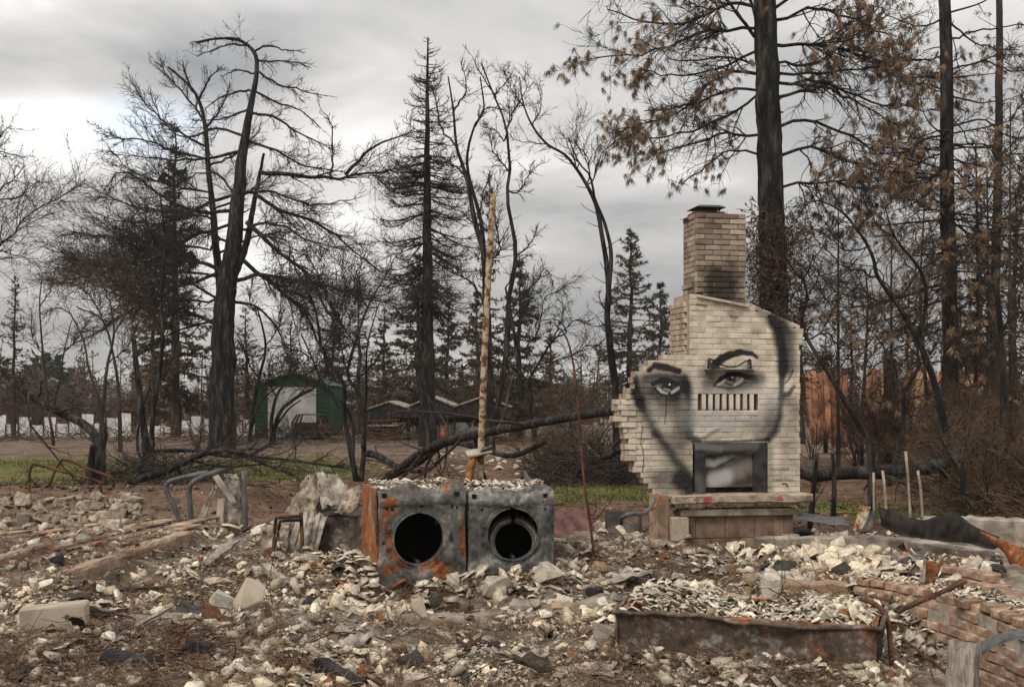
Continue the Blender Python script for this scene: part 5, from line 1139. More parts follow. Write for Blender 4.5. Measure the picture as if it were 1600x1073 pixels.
# ------------------------------------------------------------------ burnt appliances
def burnt_steel(name, rust_lo, rust_hi, grey_a, grey_b):
    m, nt, b = nodes_of(name); v = geo(nt)
    n1 = noise_node(nt, v, 4.2, 6, .62, .6); n2 = noise_node(nt, v, 26, 6, .7); n3 = noise_node(nt, v, 4.6, 5, .6, .8, (1, 1, .6))
    g = ramp_node(nt, mathn(nt, 'ADD', mathn(nt, 'MULTIPLY', n1, .6), mathn(nt, 'MULTIPLY', n2, .4)), [(.3, grey_a), (.52, grey_b), (.62, (.22, .21, .19)), (.76, (.46, .43, .37))])
    r = ramp_node(nt, mathn(nt, 'ADD', mathn(nt, 'MULTIPLY', n2, .5), mathn(nt, 'MULTIPLY', n1, .5)), [(.3, (.05, .022, .012)), (.45, (.17, .055, .018)), (.55, (.30, .10, .028)), (.7, (.42, .20, .075))])
    f = nt.nodes.new('ShaderNodeMapRange'); f.inputs[1].default_value = rust_lo; f.inputs[2].default_value = rust_hi
    nt.links.new(mathn(nt, 'ADD', mathn(nt, 'MULTIPLY', n3, .75), mathn(nt, 'MULTIPLY', n2, .25)), f.inputs[0])
    nt.links.new(mixc(nt, f.outputs[0], g, r), b.inputs['Base Color']); b.inputs['Roughness'].default_value = .72; b.inputs['Metallic'].default_value = .12
    bump(nt, b, mathn(nt, 'ADD', n1, n2), .45, .008); return m
M['steel_rusty'] = burnt_steel('burnt_steel_rusty', .525, .575, (.035, .036, .037), (.12, .117, .11))
M['steel_grey'] = burnt_steel('burnt_steel_grey', .63, .68, (.030, .030, .031), (.11, .107, .102))
M['steel_orange'] = burnt_steel('burnt_steel_orange', .40, .52, (.06, .05, .042), (.16, .125, .09))
M['steel_tub'] = burnt_steel('burnt_tub_steel', .54, .66, (.030, .024, .021), (.105, .078, .060))
M['void'] = simple('inside_shade', [(.3, (.004, .004, .004)), (.7, (.012, .011, .010))], 5, .9, bs=0)  # near-black: the shade of holes and insides is put into the colour

def appliance(name, label, cat, x, y, rz, W, H, zc, ru, r_in, r_out, mat, side_mat, z0, tilt_drum, seed):
    rng = np.random.default_rng(seed)
    root = empty(name, (x, y, z0), label, cat, rz=rz); DP = .70
    def part(n, me, mt): return obj(n, me, mt, root, world=False)
    # front sheet, built in rings round the door opening
    NA = 64; th = np.arange(NA) * 2 * np.pi / NA; cx, cz_ = ru, zc - z0; top = H - .135
    rect = []
    for a in th:
        dx, dz = math.cos(a), math.sin(a); ts = []
        if dx > 1e-6: ts.append((W - cx) / dx)
        if dx < -1e-6: ts.append(-cx / dx)
        if dz > 1e-6: ts.append((top - cz_) / dz)
        if dz < -1e-6: ts.append((0 - cz_) / dz)
        rect.append(min(ts))
    rect = np.array(rect); V = []
    rings = [(r_in, .10), (r_in, .045), (r_in + .004, .02), (r_in + .02, .012), (r_out - .045, .016), (r_out - .02, .004), (r_out, -.008), (r_out + .018, -.004)]
    for (r, yy) in rings:
        rr_ = np.minimum(r, rect * .985)
        V.append(np.stack([cx + rr_ * np.cos(th), np.full(NA, yy), cz_ + rr_ * np.sin(th)], 1))
    V.append(np.stack([cx + rect * np.cos(th), np.zeros(NA), cz_ + rect * np.sin(th)], 1))
    V = np.vstack(V); V[:, 1] += (fbm(V[:, 0] * 5 + seed, V[:, 2] * 5, 3, seed) - .5) * .055; V[:, 0] += (fbm(V[:, 0] * 4 + seed, V[:, 2] * 4 + 9, 2, seed + 5) - .5) * .02; V[:, 2] += (fbm(V[:, 0] * 4 + 3, V[:, 2] * 4 + seed, 2, seed + 8) - .5) * .02
    nr = len(rings) + 1; i = np.arange(NA); i2 = (i + 1) % NA
    Q = np.vstack([np.stack([k * NA + i, (k + 1) * NA + i, (k + 1) * NA + i2, k * NA + i2], 1) for k in range(nr - 1)])
    part('front_panel', np_mesh('front_panel', V, Q, smooth=True), mat)
    # corner fillers of the front sheet
    t = Tubes(); a = np.linspace(0, 2 * np.pi, 41); t.add(np.stack([cx + (r_in + .006) * np.cos(a), np.full(41, .012), cz_ + (r_in + .006) * np.sin(a)], 1), np.full(41, .008), 6)
    part('door_rim', t.mesh('door_rim'), M['steel_grey'])
    # slanted control fascia with two sockets
    bm = bmesh.new(); n = 14; rows = [(-.004, top - .012), (-.018, top + .006), (-.012, top + .05), (.012, H - .05), (.03, H)]
    g = [[bm.verts.new((W * i / n, yy + rng.normal(0, .004), zz + rng.normal(0, .004) - (.028 * math.sin(i * .8 + seed) * (zz > H - .03)) - (.03 * math.exp(-((i - 3) / 2) ** 2) if seed == 2 and zz > H - .06 else 0))) for i in range(n + 1)] for yy, zz in rows]
    for r_ in range(len(rows) - 1):
        for i in range(n): bm.faces.new((g[r_][i], g[r_][i + 1], g[r_ + 1][i + 1], g[r_ + 1][i]))
    part('control_fascia', bm_mesh('control_fascia', bm, True), mat)
    for fx in (.07, .90):
        bm = bmesh.new(); add_box(bm, (W * fx, .0, H - .065), (.034, .03, .034)); part('socket', bm_mesh('socket', bm), M['void'])  # sockets and slots are near-black boxes painted as the shade of holes
    for fx, fz in ((.1, top - .03), (.16, top - .035), (.84, top - .03), (.9, top - .035), (.5, top - .02), (.06, cz_ - .02), (.935, cz_)):
        bm = bmesh.new(); add_box(bm, (W * fx, .001, fz), (.016, .02, .022 if fz > .5 else .045), None, .002); part('slot', bm_mesh('slot', bm), M['void'])
    # hinge straps and latch beside the opening
    for dz in (-.07, .07):
        bm = bmesh.new(); add_box(bm, (cx - r_in - .045, -.004, cz_ + dz), (.05, .016, .03), rotm(0, 6 * dz * 20), .004); part('hinge', bm_mesh('hinge', bm), M['rust_dark'])
    bm = bmesh.new(); add_box(bm, (cx + r_in + .05, -.002, cz_ + .01), (.022, .016, .06), None, .004); part('latch', bm_mesh('latch', bm), M['dark_metal'])
    # lifters inside the drum
    for k in range(3):
        an = .6 + k * 2.09; bm = bmesh.new(); add_box(bm, (cx + (r_in + .005) * math.cos(an), .28, cz_ + (r_in + .005) * math.sin(an)), (.05, .36, .03), rotm(0, -math.degrees(an)), .008); part('drum_lifter', bm_mesh('drum_lifter', bm), M['dark_metal'])
    # cabinet
    for n_, xx, mt in (('side_panel', 0, side_mat), ('side_panel', W, mat)):
        bm = bmesh.new(); add_box(bm, (xx, DP / 2 + .02, (H - .02) / 2), (.014, DP - .04, H - .02)); bmesh.ops.subdivide_edges(bm, edges=bm.edges[:], cuts=5, use_grid_fill=True)
        for v in bm.verts: v.co.x += .012 * math.sin(v.co.y * 7 + seed) * math.sin(v.co.z * 5)
        part(n_, bm_mesh(n_, bm, False), mt)
    bm = bmesh.new(); add_box(bm, (W / 2, DP / 2 + .03, H - .03), (W - .02, DP - .06, .018)); bmesh.ops.subdivide_edges(bm, edges=bm.edges[:], cuts=5, use_grid_fill=True)
    for v in bm.verts: v.co.z += rng.normal(0, .006) - .03 * math.sin(v.co.x / W * 3.14) * math.sin(v.co.y / DP * 3.14)
    part('top_panel', bm_mesh('top_panel', bm, True), mat)
    bm = bmesh.new(); add_box(bm, (W / 2, DP, H / 2), (W - .03, .015, H - .03)); part('back_panel', bm_mesh('back_panel', bm), M['void'])
    bm = bmesh.new(); add_box(bm, (W / 2, DP / 2 + .02, .012), (W - .03, DP - .06, .02)); part('base_panel', bm_mesh('base_panel', bm), M['void'])
    # drum
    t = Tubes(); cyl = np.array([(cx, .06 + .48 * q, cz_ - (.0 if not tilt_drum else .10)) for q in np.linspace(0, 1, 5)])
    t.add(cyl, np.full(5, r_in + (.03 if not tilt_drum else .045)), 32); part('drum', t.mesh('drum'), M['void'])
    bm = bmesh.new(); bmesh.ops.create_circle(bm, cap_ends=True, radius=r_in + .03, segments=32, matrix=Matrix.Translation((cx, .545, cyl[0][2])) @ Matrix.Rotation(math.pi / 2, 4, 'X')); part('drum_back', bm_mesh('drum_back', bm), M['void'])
    if tilt_drum:   # the fallen inner tub shows its lip in the lower half of the opening
        t = Tubes(); a = np.linspace(0, 2 * np.pi, 49); c0 = np.array([cx + .015, .13, cz_ - .075])
        for rr_, yy, tr in ((.205, 0, .012), (.185, -.02, .022), (.160, .0, .010)):
            t.add(np.stack([c0[0] + rr_ * np.cos(a), c0[1] + yy + .05 * np.sin(a), c0[2] + rr_ * np.sin(a) * .96], 1), np.full(49, tr), 8)
        part('inner_tub_lip', t.mesh('inner_tub_lip'), M['steel_lip'])
    return root
M['steel_lip'] = simple('scorched_lip', [(.3, (.08, .075, .07)), (.7, (.24, .225, .205))], 14, .6, .3, bs=.3, bd=.004)
a1 = math.radians(17); a2 = math.radians(7)
DRY = appliance('tumble_dryer', 'burnt tumble dryer streaked with orange rust, round door opening empty', 'dryer', -1.025, 8.70, a1, .69, .94, .352, .325, .198, .287, M['steel_rusty'], M['steel_orange'], -.18, False, 1)
WAS = appliance('washing_machine', 'burnt grey washing machine with fallen inner tub showing through its door opening', 'washer', -.345, 8.93, a2, .68, .915, .365, .36, .202, .272, M['steel_grey'], M['steel_grey'], -.18, True, 2)
# buckled flap standing on the washer's back corner
def sheet(name, c, nu, nv, amp, seed, thick, mat, parent=None, ragged=.0, freq=3.0, fold=0.0):
    """crumpled sheet between four corners (c00,c10,c11,c01), with real thickness"""
    c = [np.array(q, float) for q in c]; rng = np.random.default_rng(seed)
    u, v = np.meshgrid(np.linspace(0, 1, nu), np.linspace(0, 1, nv))
    if ragged:
        e = fbm(u * 9 + seed, v * 9, 3, seed) * ragged; u = .5 + (u - .5) * (1 - e * (np.abs(u - .5) > .42)); v = .5 + (v - .5) * (1 - e * 1.3 * (np.abs(v - .5) > .42))
    p = (c[0][None, None] * ((1 - u) * (1 - v))[..., None] + c[1][None, None] * (u * (1 - v))[..., None] + c[2][None, None] * (u * v)[..., None] + c[3][None, None] * ((1 - u) * v)[..., None])
    nrm = np.cross(c[1] - c[0], c[3] - c[0]); nrm /= np.linalg.norm(nrm)
    h = (fbm(u * freq + seed * 1.7, v * freq, 4, seed) - .5) * 2 * amp + (np.abs(fbm(u * freq * 1.3 + 5, v * freq * 1.3 + seed, 2, seed + 3) - .5) * 4 - .6) * amp * fold
    p = p + nrm * h[..., None] + rng.normal(0, amp * .05, p.shape)
    V = np.vstack([p.reshape(-1, 3), (p - nrm * thick).reshape(-1, 3)]); n = nu * nv
    i = (np.arange(nv - 1)[:, None] * nu + np.arange(nu - 1)[None]).ravel(); Q = [np.stack([i, i + 1, i + nu + 1, i + nu], 1), np.stack([i + nu, i + nu + 1, i + 1, i], 1) + n]
    bd = list(range(nu)) + [k * nu + nu - 1 for k in range(1, nv)] + list(range(nu * nv - 2, nu * (nv - 1) - 1, -1)) + [k * nu for k in range(nv - 2, 0, -1)]
    bd = np.array(bd); b2 = np.roll(bd, -1); Q.append(np.stack([bd, bd + n, b2 + n, b2], 1))
    return obj(name, np_mesh(name, V, np.vstack(Q)), mat, parent)
def thing_sheet(name, label, cat, c, nu, nv, amp, seed, thick, mat, **k):
    o = sheet(name, c, nu, nv, amp, seed, thick, mat, None, **k); tag(o, label, cat, k.get('group')); return o
thing_sheet('metal_flap', 'pointed grey metal flap sticking up behind the washing machine', 'sheet metal', [P(822, 770, 9.5), P(842, 770, 9.5), P(822, 736, 9.55), P(818, 734, 9.55)], 5, 7, .01, 3, .004, M['grey_pipe'])

# ------------------------------------------------------------------ bathtub
def bathtub():
    A = np.array([.567, 6.22]); B = np.array([1.843, 5.75]); ax = (B - A) / np.linalg.norm(B - A); L = np.linalg.norm(B - A); pr = np.array([-ax[1], ax[0]])
    rz = math.atan2(ax[1], ax[0]); zt = .275; H = .36; Wd = .74
    root = empty('bathtub', (A[0], A[1], zt - H), 'buried steel bathtub with long rusty apron, heaped with pale debris', 'bathtub', rz=rz)
    def part(n, bm, mt, sm=False): return obj(n, bm_mesh(n, bm, sm), mt, root, world=False)
    rng = np.random.default_rng(6)
    bm = bmesh.new(); nu, nv = 26, 8       # apron: bowed sheet leaning in toward its foot
    g = [[bm.verts.new((L * i / nu, .02 + .05 * (1 - j / nv) + .022 * math.sin(i * .5) * (1 - abs(j / nv - .5)) + rng.normal(0, .002), H * j / nv)) for i in range(nu + 1)] for j in range(nv + 1)]
    for j in range(nv):
        for i in range(nu): bm.faces.new((g[j][i], g[j][i + 1], g[j + 1][i + 1], g[j + 1][i]))
    part('apron', bm, M['steel_tub'], True)
    bm = bmesh.new(); add_box(bm, (L + .0, Wd / 2, H / 2), (.012, Wd - .03, H - .01), rotm(0, 4)); bmesh.ops.subdivide_edges(bm, edges=bm.edges[:], cuts=4, use_grid_fill=True)
    for v in bm.verts: v.co.x += rng.normal(0, .004)
    part('end_panel', bm, M['black'])  # end turned from the light: its shade is put into the black colour
    bm = bmesh.new(); add_box(bm, (0, Wd / 2, H / 2), (.012, Wd - .03, H - .01)); part('end_panel', bm, M['steel_tub'])
    bm = bmesh.new(); add_box(bm, (L / 2, Wd, H / 2), (L, .012, H - .01)); part('back_panel', bm, M['steel_tub'])
    # rim: flange with rolled lip, four sides as one ring
    t = Tubes(); ring = np.array([(-.02, -.0, H), (L * .3, -.006, H - .004), (L * .6, .004, H + .002), (L + .02, .0, H), (L + .03, Wd * .5, H + .004), (L + .02, Wd, H), (L * .5, Wd + .005, H), (-.02, Wd, H), (-.025, Wd * .5, H), (-.02, 0, H)])
    pl = np.vstack([resample(ring[k:k + 2], 8)[:-1] for k in range(len(ring) - 1)] + [ring[-1:]]); pl[:, 2] += rng.normal(0, .004, len(pl)) + .018 * np.sin(pl[:, 0] * 5.3) * np.sin(pl[:, 0] * 2.1); pl[:, 1] += .012 * np.sin(pl[:, 0] * 6.1); t.add(pl, np.full(len(pl), .013), 7)
    obj('rim', t.mesh('rim'), M['steel_tub'], root, False)
    bm = bmesh.new()
    for (x0, x1, y0, y1) in ((0, L, .008, .075), (0, L, Wd - .07, Wd - .008)):
        add_box(bm, ((x0 + x1) / 2, (y0 + y1) / 2, H), (x1 - x0, y1 - y0, .008))
    for (x0, x1) in ((0, .08), (L - .09, L)): add_box(bm, ((x0 + x1) / 2, Wd / 2, H - .001), (x1 - x0, Wd - .15, .008))
    part('flange', bm, M['steel_orange'])
    bm = bmesh.new(); nu, nv = 30, 16      # basin
    def bz(u, v): return H - .27 * (sstep(0, .14, u) * sstep(1, .82, u) * sstep(0, .22, v) * sstep(1, .78, v))
    g = [[bm.verts.new((.07 + (L - .15) * i / nu, .07 + (Wd - .14) * j / nv, float(bz(i / nu, j / nv)) - .006)) for i in range(nu + 1)] for j in range(nv + 1)]
    for j in range(nv):
        for i in range(nu): bm.faces.new((g[j][i], g[j][i + 1], g[j + 1][i + 1], g[j + 1][i]))
    part('basin', bm, M['steel_orange'], True)
    # hoses hanging over the end
    o = obj('overflow_hose', (lambda t: (t.add(resample(np.array([(L - .22, Wd - .2, H + .03), (L - .08, Wd * .6, H + .07), (L + .03, Wd * .45, H + .02), (L + .06, Wd * .3, H - .14), (L + .07, Wd * .18, H - .32)]), 20), np.full(20, .014), 7, cap=True), t.mesh('overflow_hose'))[1])(Tubes()), M['rust_dark'], root, False)
    return root, A, ax, pr, L, Wd, zt
TUB, TA, TAX, TPR, TL, TW, TZ = bathtub()

# ------------------------------------------------------------------ posts, pipes, rods
r_post = empty('rusty_post', P(748, 790, 18), 'tall leaning rusty post with flaking pale paint behind the appliances', 'post')
gzp = gz(P(748, 790, 18)[0], 18); r_post.location.z = gzp
pb = P(748, 740, 18); pipe('shaft', [(pb[0], 18, gzp - .1), P(752, 690, 18), P(757, 560, 18), P(763, 430, 18), P(771, 304, 18)], .057, M['post'], r_post, 10, 24, .05, .048)
bm = bmesh.new(); pc = P(748, 706, 17.95); add_box(bm, pc, (.40, .3, .025), rotm(14, -9, 10), .004); add_box(bm, pc + np.array([.12, .02, .05]), (.2, .2, .02), rotm(-5, -24, 0), .004)
for v in bm.verts: v.co.z += random.uniform(-.012, .012)
obj('foot_plate', bm_mesh('foot_plate', bm), M['concrete'], r_post)
pipe('brace', [P(742, 712, 17.9), P(734, 735, 17.8), P(728, 780, 17.7) * np.array([1, 1, 0]) + np.array([0, 0, gzp - .05])], .06, M['rust'], r_post, 8)
def single_pipe(name, label, cat, pts, r, mat, group=None, sides=8, r2=None, n=None, jit=0.0):
    o = pipe(name, pts, r, mat, None, sides, n, jit, r2); return tag(o, label, cat, group)
b = on_ground(930, 884, 9, 13); Dr = b[1]
single_pipe('iron_rod', 'thin bent dark iron rod standing in the brick rubble by the washer', 'rod', [b - np.array([0, 0, .15]), P(925, 840, Dr), P(912, 745, Dr), P(905, 655, Dr), P(896, 570, Dr), P(884, 525, Dr), P(868, 508, Dr)], .013, M['rust_dark'], n=30, sides=6, r2=.008)
rl = empty('handrail', on_ground(300, 832, 9, 16), 'bent grey steel handrail with two curved bars left of the plaster heap', 'handrail'); Dh = 12.3
g0 = lambda px, D: np.array([(px - 800) / F_PX * D, D, gz((px - 800) / F_PX * D, D) - .06])
pipe('rail_bar', [g0(286, Dh + .7), P(272, 790, Dh + .7), P(260, 766, Dh + .7), P(264, 753, Dh + .7), P(290, 745, Dh + .7), P(325, 738, Dh + .7)], .030, M['grey_pipe'], rl, 10, 40)
pipe('rail_bar', [g0(300, Dh), P(297, 790, Dh), P(295.5, 766, Dh), P(303, 752, Dh), P(322, 743, Dh + .1), P(348, 734, Dh + .2)], .030, M['grey_pipe'], rl, 10, 40)
single_pipe('rail_post', 'upright grey pipe post right of the bent handrail', 'post', [g0(384, Dh), P(382.5, 780, Dh), P(381, 736, Dh)], .030, M['grey_pipe'], n=8)
hoops = ([(46, 777), (46, 740), (50, 728), (58, 726), (110, 740), (150, 751), (157, 758), (161, 802)], [(74, 761), (84, 740), (94, 721), (103, 718), (140, 733), (172, 745), (178, 752), (170, 778), (162, 802)])
for i, h in enumerate(hoops):
    D = 15.2 + .7 * i; pts = [P(a, c, D) for a, c in h]; x = pts[0][0]; pts[0] = np.array([x, D, gz(x, D) - .05]); x = pts[-1][0]; pts[-1] = np.array([x, D, min(pts[-1][2], gz(x, D) - .05)])
    single_pipe('iron_hoop', ('rusty wide iron hoop rail over the stone bank, lower of the crossing pair', 'rusty peaked iron hoop rail over the stone bank, higher of the crossing pair')[i], 'hoop', pts, .020, M['rust_dark'], n=44, sides=7)
for i, (x0, y0, x1, y1, lab) in enumerate(((1415, 705, 1424, 805, 'tallest pale stake'), (1434, 735, 1443, 790, 'pale stake leaning beside the tallest one'), (1379, 735, 1386, 792, 'greenish pale stake between two charred trunks'), (1365, 738, 1366, 800, 'brown stake against the slim curved tree'))):
    D = 17.5 + i * .4; x = (x1 - 800) / F_PX * D
    single_pipe('garden_stake', lab + ' in the garden strip right of the chimney', 'stake', [np.array([x, D, gz(x, D) - .1]), P((x0 + x1) / 2, (y0 + y1) / 2, D), P(x0, y0, D)], .022, M['tan_stick'], n=5, sides=6)
for i, (x0, y0, x1, y1, lab) in enumerate(((1278, 708, 1264, 780, 'crooked charred fence stake next to the chimney corner'), (1301, 708, 1302, 792, 'straight charred fence stake beside the fallen log'), (1504, 730, 1504, 800, 'black thin stake in the thicket near the leaning tree'))):
    D = 17.2 + i * .5; x = (x1 - 800) / F_PX * D
    single_pipe('charred_stake', lab, 'stake', [np.array([x, D, gz(x, D) - .1]), P((x0 + x1) / 2 + 2, (y0 + y1) / 2, D), P(x0, y0, D)], .045, M['char'], n=7, sides=6, jit=.12, r2=.03)

# ------------------------------------------------------------------ fallen trunks and stumps
def fallen(name, label, cat, pts, w0, w1, side, seed, mat='char', group=None):
    """pts (px,py,D); w in metres"""
    rng = np.random.default_rng(seed); w = np.array([P(*p) for p in pts]); line = resample(w, 26); root = empty(name, line[0], label, cat, group)
    t = Tubes(); r = np.linspace(w0, w1, 26) / 2; t.add(line, r, 10, cap=True, jit=.08); obj('trunk', t.mesh('trunk'), M[mat], root)
    if side:
        l = spawn(line[None], r[None], side[0], rng, t0=.25, ang=(40, 14), length=(.34, .12), segs=8, wob=.16, up=.0, rr=.45, rmin=.016); tw = Tubes(); tw.add(l[0], l[1], 5)
        l2 = spawn(l[0], l[1], side[1], rng, ang=(42, 14), length=(.4, .15), segs=6, wob=.22, up=.0, rr=.5, rmin=.008)
        for q in (l[0], l2[0]):
            gg = ground(q[..., 0], q[..., 1]) + .01; q[..., 2] = np.maximum(q[..., 2], gg)
        tw.add(l2[0], l2[1], 3); tag(obj('branches', tw.mesh('branches'), M['twig'], root), kind='stuff')
    return root
fallen('fallen_pole', 'long charred trunk slanting from the ground up to the chimney edge', 'log', [(962, 641, 15.3), (900, 650, 16.6), (800, 668, 19), (720, 684, 21.2), (660, 706, 23.5), (600, 752, 26)], .12, .19, (7, 60), 71)
fallen('fallen_branch', 'dark curved branch lying below the long slanting trunk', 'branch', [(852, 690, 22), (800, 712, 22.5), (750, 700, 23), (700, 692, 23.5), (655, 722, 24.5), (610, 745, 25.5)], .10, .14, (8, 60), 72)
fallen('fallen_branch', 'burnt broken bough lying toward the splayed black tree', 'branch', [(664, 738, 25), (620, 728, 25.5), (590, 712, 26), (575, 708, 26.2)], .10, .18, (5, 30), 73)
fallen('fallen_branch', 'long fallen bough with upswept twigs behind the handrail', 'branch', [(205, 752, 26), (260, 735, 27), (310, 712, 28), (355, 704, 28.5), (400, 718, 28), (458, 742, 27)], .20, .08, (14, 260), 74)
fallen('fallen_branch', 'fallen twiggy limb lying below the hooked cedar', 'branch', [(240, 705, 30), (300, 704, 31), (350, 712, 31), (430, 716, 31), (520, 728, 30)], .12, .05, (14, 240), 75)
fallen('fallen_branch', 'arched black limb sloping down to the split stump', 'branch', [(-60, 520, 26.5), (0, 576, 26), (40, 612, 25.5), (85, 640, 25), (130, 662, 24.5), (152, 690, 24.2), (160, 770, 24)], .10, .22, (7, 70), 76)
fallen('fallen_log', 'black fallen log lying level behind the garden stakes', 'log', [(1240, 728, 19), (1262, 742, 19), (1300, 741, 19.3), (1360, 738, 19.6), (1420, 736, 20), (1480, 722, 20.4), (1512, 706, 20.8), (1545, 690, 21)], .20, .28, (9, 90), 77)
fallen('fallen_branch', 'thin bleached limb lying in the brush by the chimney wing', 'branch', [(872, 660, 24), (910, 690, 23), (940, 715, 22), (975, 700, 21)], .06, .10, (6, 50), 78)
def stump():
    D = 24; x = (147 - 800) / F_PX * D; root = empty('charred_stump', (x, D, gz(x, D)), 'black split charred stump standing on the bare soil', 'stump')
    rng = np.random.default_rng(3); q = np.linspace(0, 1, 12); line = np.array([P(144 + 20 * t ** 1.1, 772 - 112 * t, D) for t in q]); line[0, 2] = gz(x, D) - .1
    r = np.interp(q, [0, .15, .5, .8, 1], [17, 13, 12, 9, 3]) * D / F_PX; tt = Tubes(); tt.add(line, r * .9, 11, cap=True, jit=.12); obj('trunk', tt.mesh('trunk'), M['char'], root)
    l2 = np.array([P(138 + 6 * t, 765 - 70 * t, D - .15) for t in q]); tt = Tubes(); tt.add(l2, np.linspace(8, 3, 12) * D / F_PX, 8, cap=True, jit=.15); obj('split_side', tt.mesh('split_side'), M['char'], root)
stump()

# ------------------------------------------------------------------ far buildings
def pbox(bm, x0, y0, x1, y1, D, dep, bev=0.0):
    a = P(x0, y0, D); b = P(x1, y1, D); add_box(bm, ((a[0] + b[0]) / 2, D + dep / 2, (a[2] + b[2]) / 2), (abs(b[0] - a[0]), dep, abs(a[2] - b[2])), None, bev)
def shed():
    D = 66; x = P(455, 688, D)[0]; zg = gz(x, D); root = empty('metal_shed', (x, D, zg), 'green metal shed with wide white roll-up door', 'shed'); s = D / F_PX
    yg = HOR + (EYE - zg) / s
    def part(n, bm, mt): return obj(n, bm_mesh(n, bm), mt, root)
    for (a, b) in ((398, 418), (494, 512)):
        bm = bmesh.new(); pbox(bm, a, 604, b, yg + 2, D, .1); part('front_wall', bm, M['green_metal'])
        for k in range(11):
            bm = bmesh.new(); y = 608 + k * (yg - 608) / 11; pbox(bm, a + .3, y, b - .3, y + 1.1, D - .04, .05); part('siding_rib', bm, M['green_metal'])
    bm = bmesh.new(); pts = [(398, 604), (512, 604), (512, 601), (480, 588), (458, 583), (436, 588), (398, 601)]; fr = [bm.verts.new(P(a, b, D)) for a, b in pts]; bk = [bm.verts.new(v.co + Vector((0, .1, 0))) for v in fr]
    bm.faces.new(fr); bm.faces.new(bk[::-1]); [bm.faces.new((fr[i], bk[i], bk[(i + 1) % 7], fr[(i + 1) % 7])) for i in range(7)]; bmesh.ops.recalc_face_normals(bm, faces=bm.faces); part('gable', bm, M['green_metal'])
    bm = bmesh.new(); pr_ = [(396, 602), (436, 587), (458, 582), (480, 587), (514, 602)]; V1 = [bm.verts.new(P(a, b, D - .25)) for a, b in pr_]; V2 = [bm.verts.new(v.co + Vector((0, 6, 0))) for v in V1]; V3 = [bm.verts.new(v.co - Vector((0, 0, .08))) for v in V1]; V4 = [bm.verts.new(v.co - Vector((0, 0, .08))) for v in V2]
    for i in range(4): bm.faces.new((V1[i], V1[i + 1], V2[i + 1], V2[i])); bm.faces.new((V3[i], V3[i + 1], V4[i + 1], V4[i])); bm.faces.new((V1[i], V3[i], V3[i + 1], V1[i + 1])); bm.faces.new((V2[i], V4[i], V4[i + 1], V2[i + 1]))
    bmesh.ops.recalc_face_normals(bm, faces=bm.faces); part('roof', bm, M['green_metal'])
    for xx in (398.5, 511.5):
        bm = bmesh.new(); a = P(xx, 604, D); add_box(bm, (a[0], D + 3.1, (a[2] + zg) / 2), (.08, 5.8, a[2] - zg)); part('side_wall', bm, M['green_metal'])
    bm = bmesh.new(); pbox(bm, 398, 604, 512, yg, D + 6, .08); part('rear_wall', bm, M['green_metal'])
    nd = 26
    door = None
    bm = bmesh.new(); pbox(bm, 418, 604, 494, yg + 1, D + .05, .06); door = part('door', bm, M['white_metal'])
    for k in range(nd):
        bm = bmesh.new(); y = 605 + k * (yg - 605) / nd; pbox(bm, 418.3, y, 493.7, y + 2.2, D + .02, .05); o = obj('door_slat', bm_mesh('door_slat', bm), M['white_metal'], door)
shed()
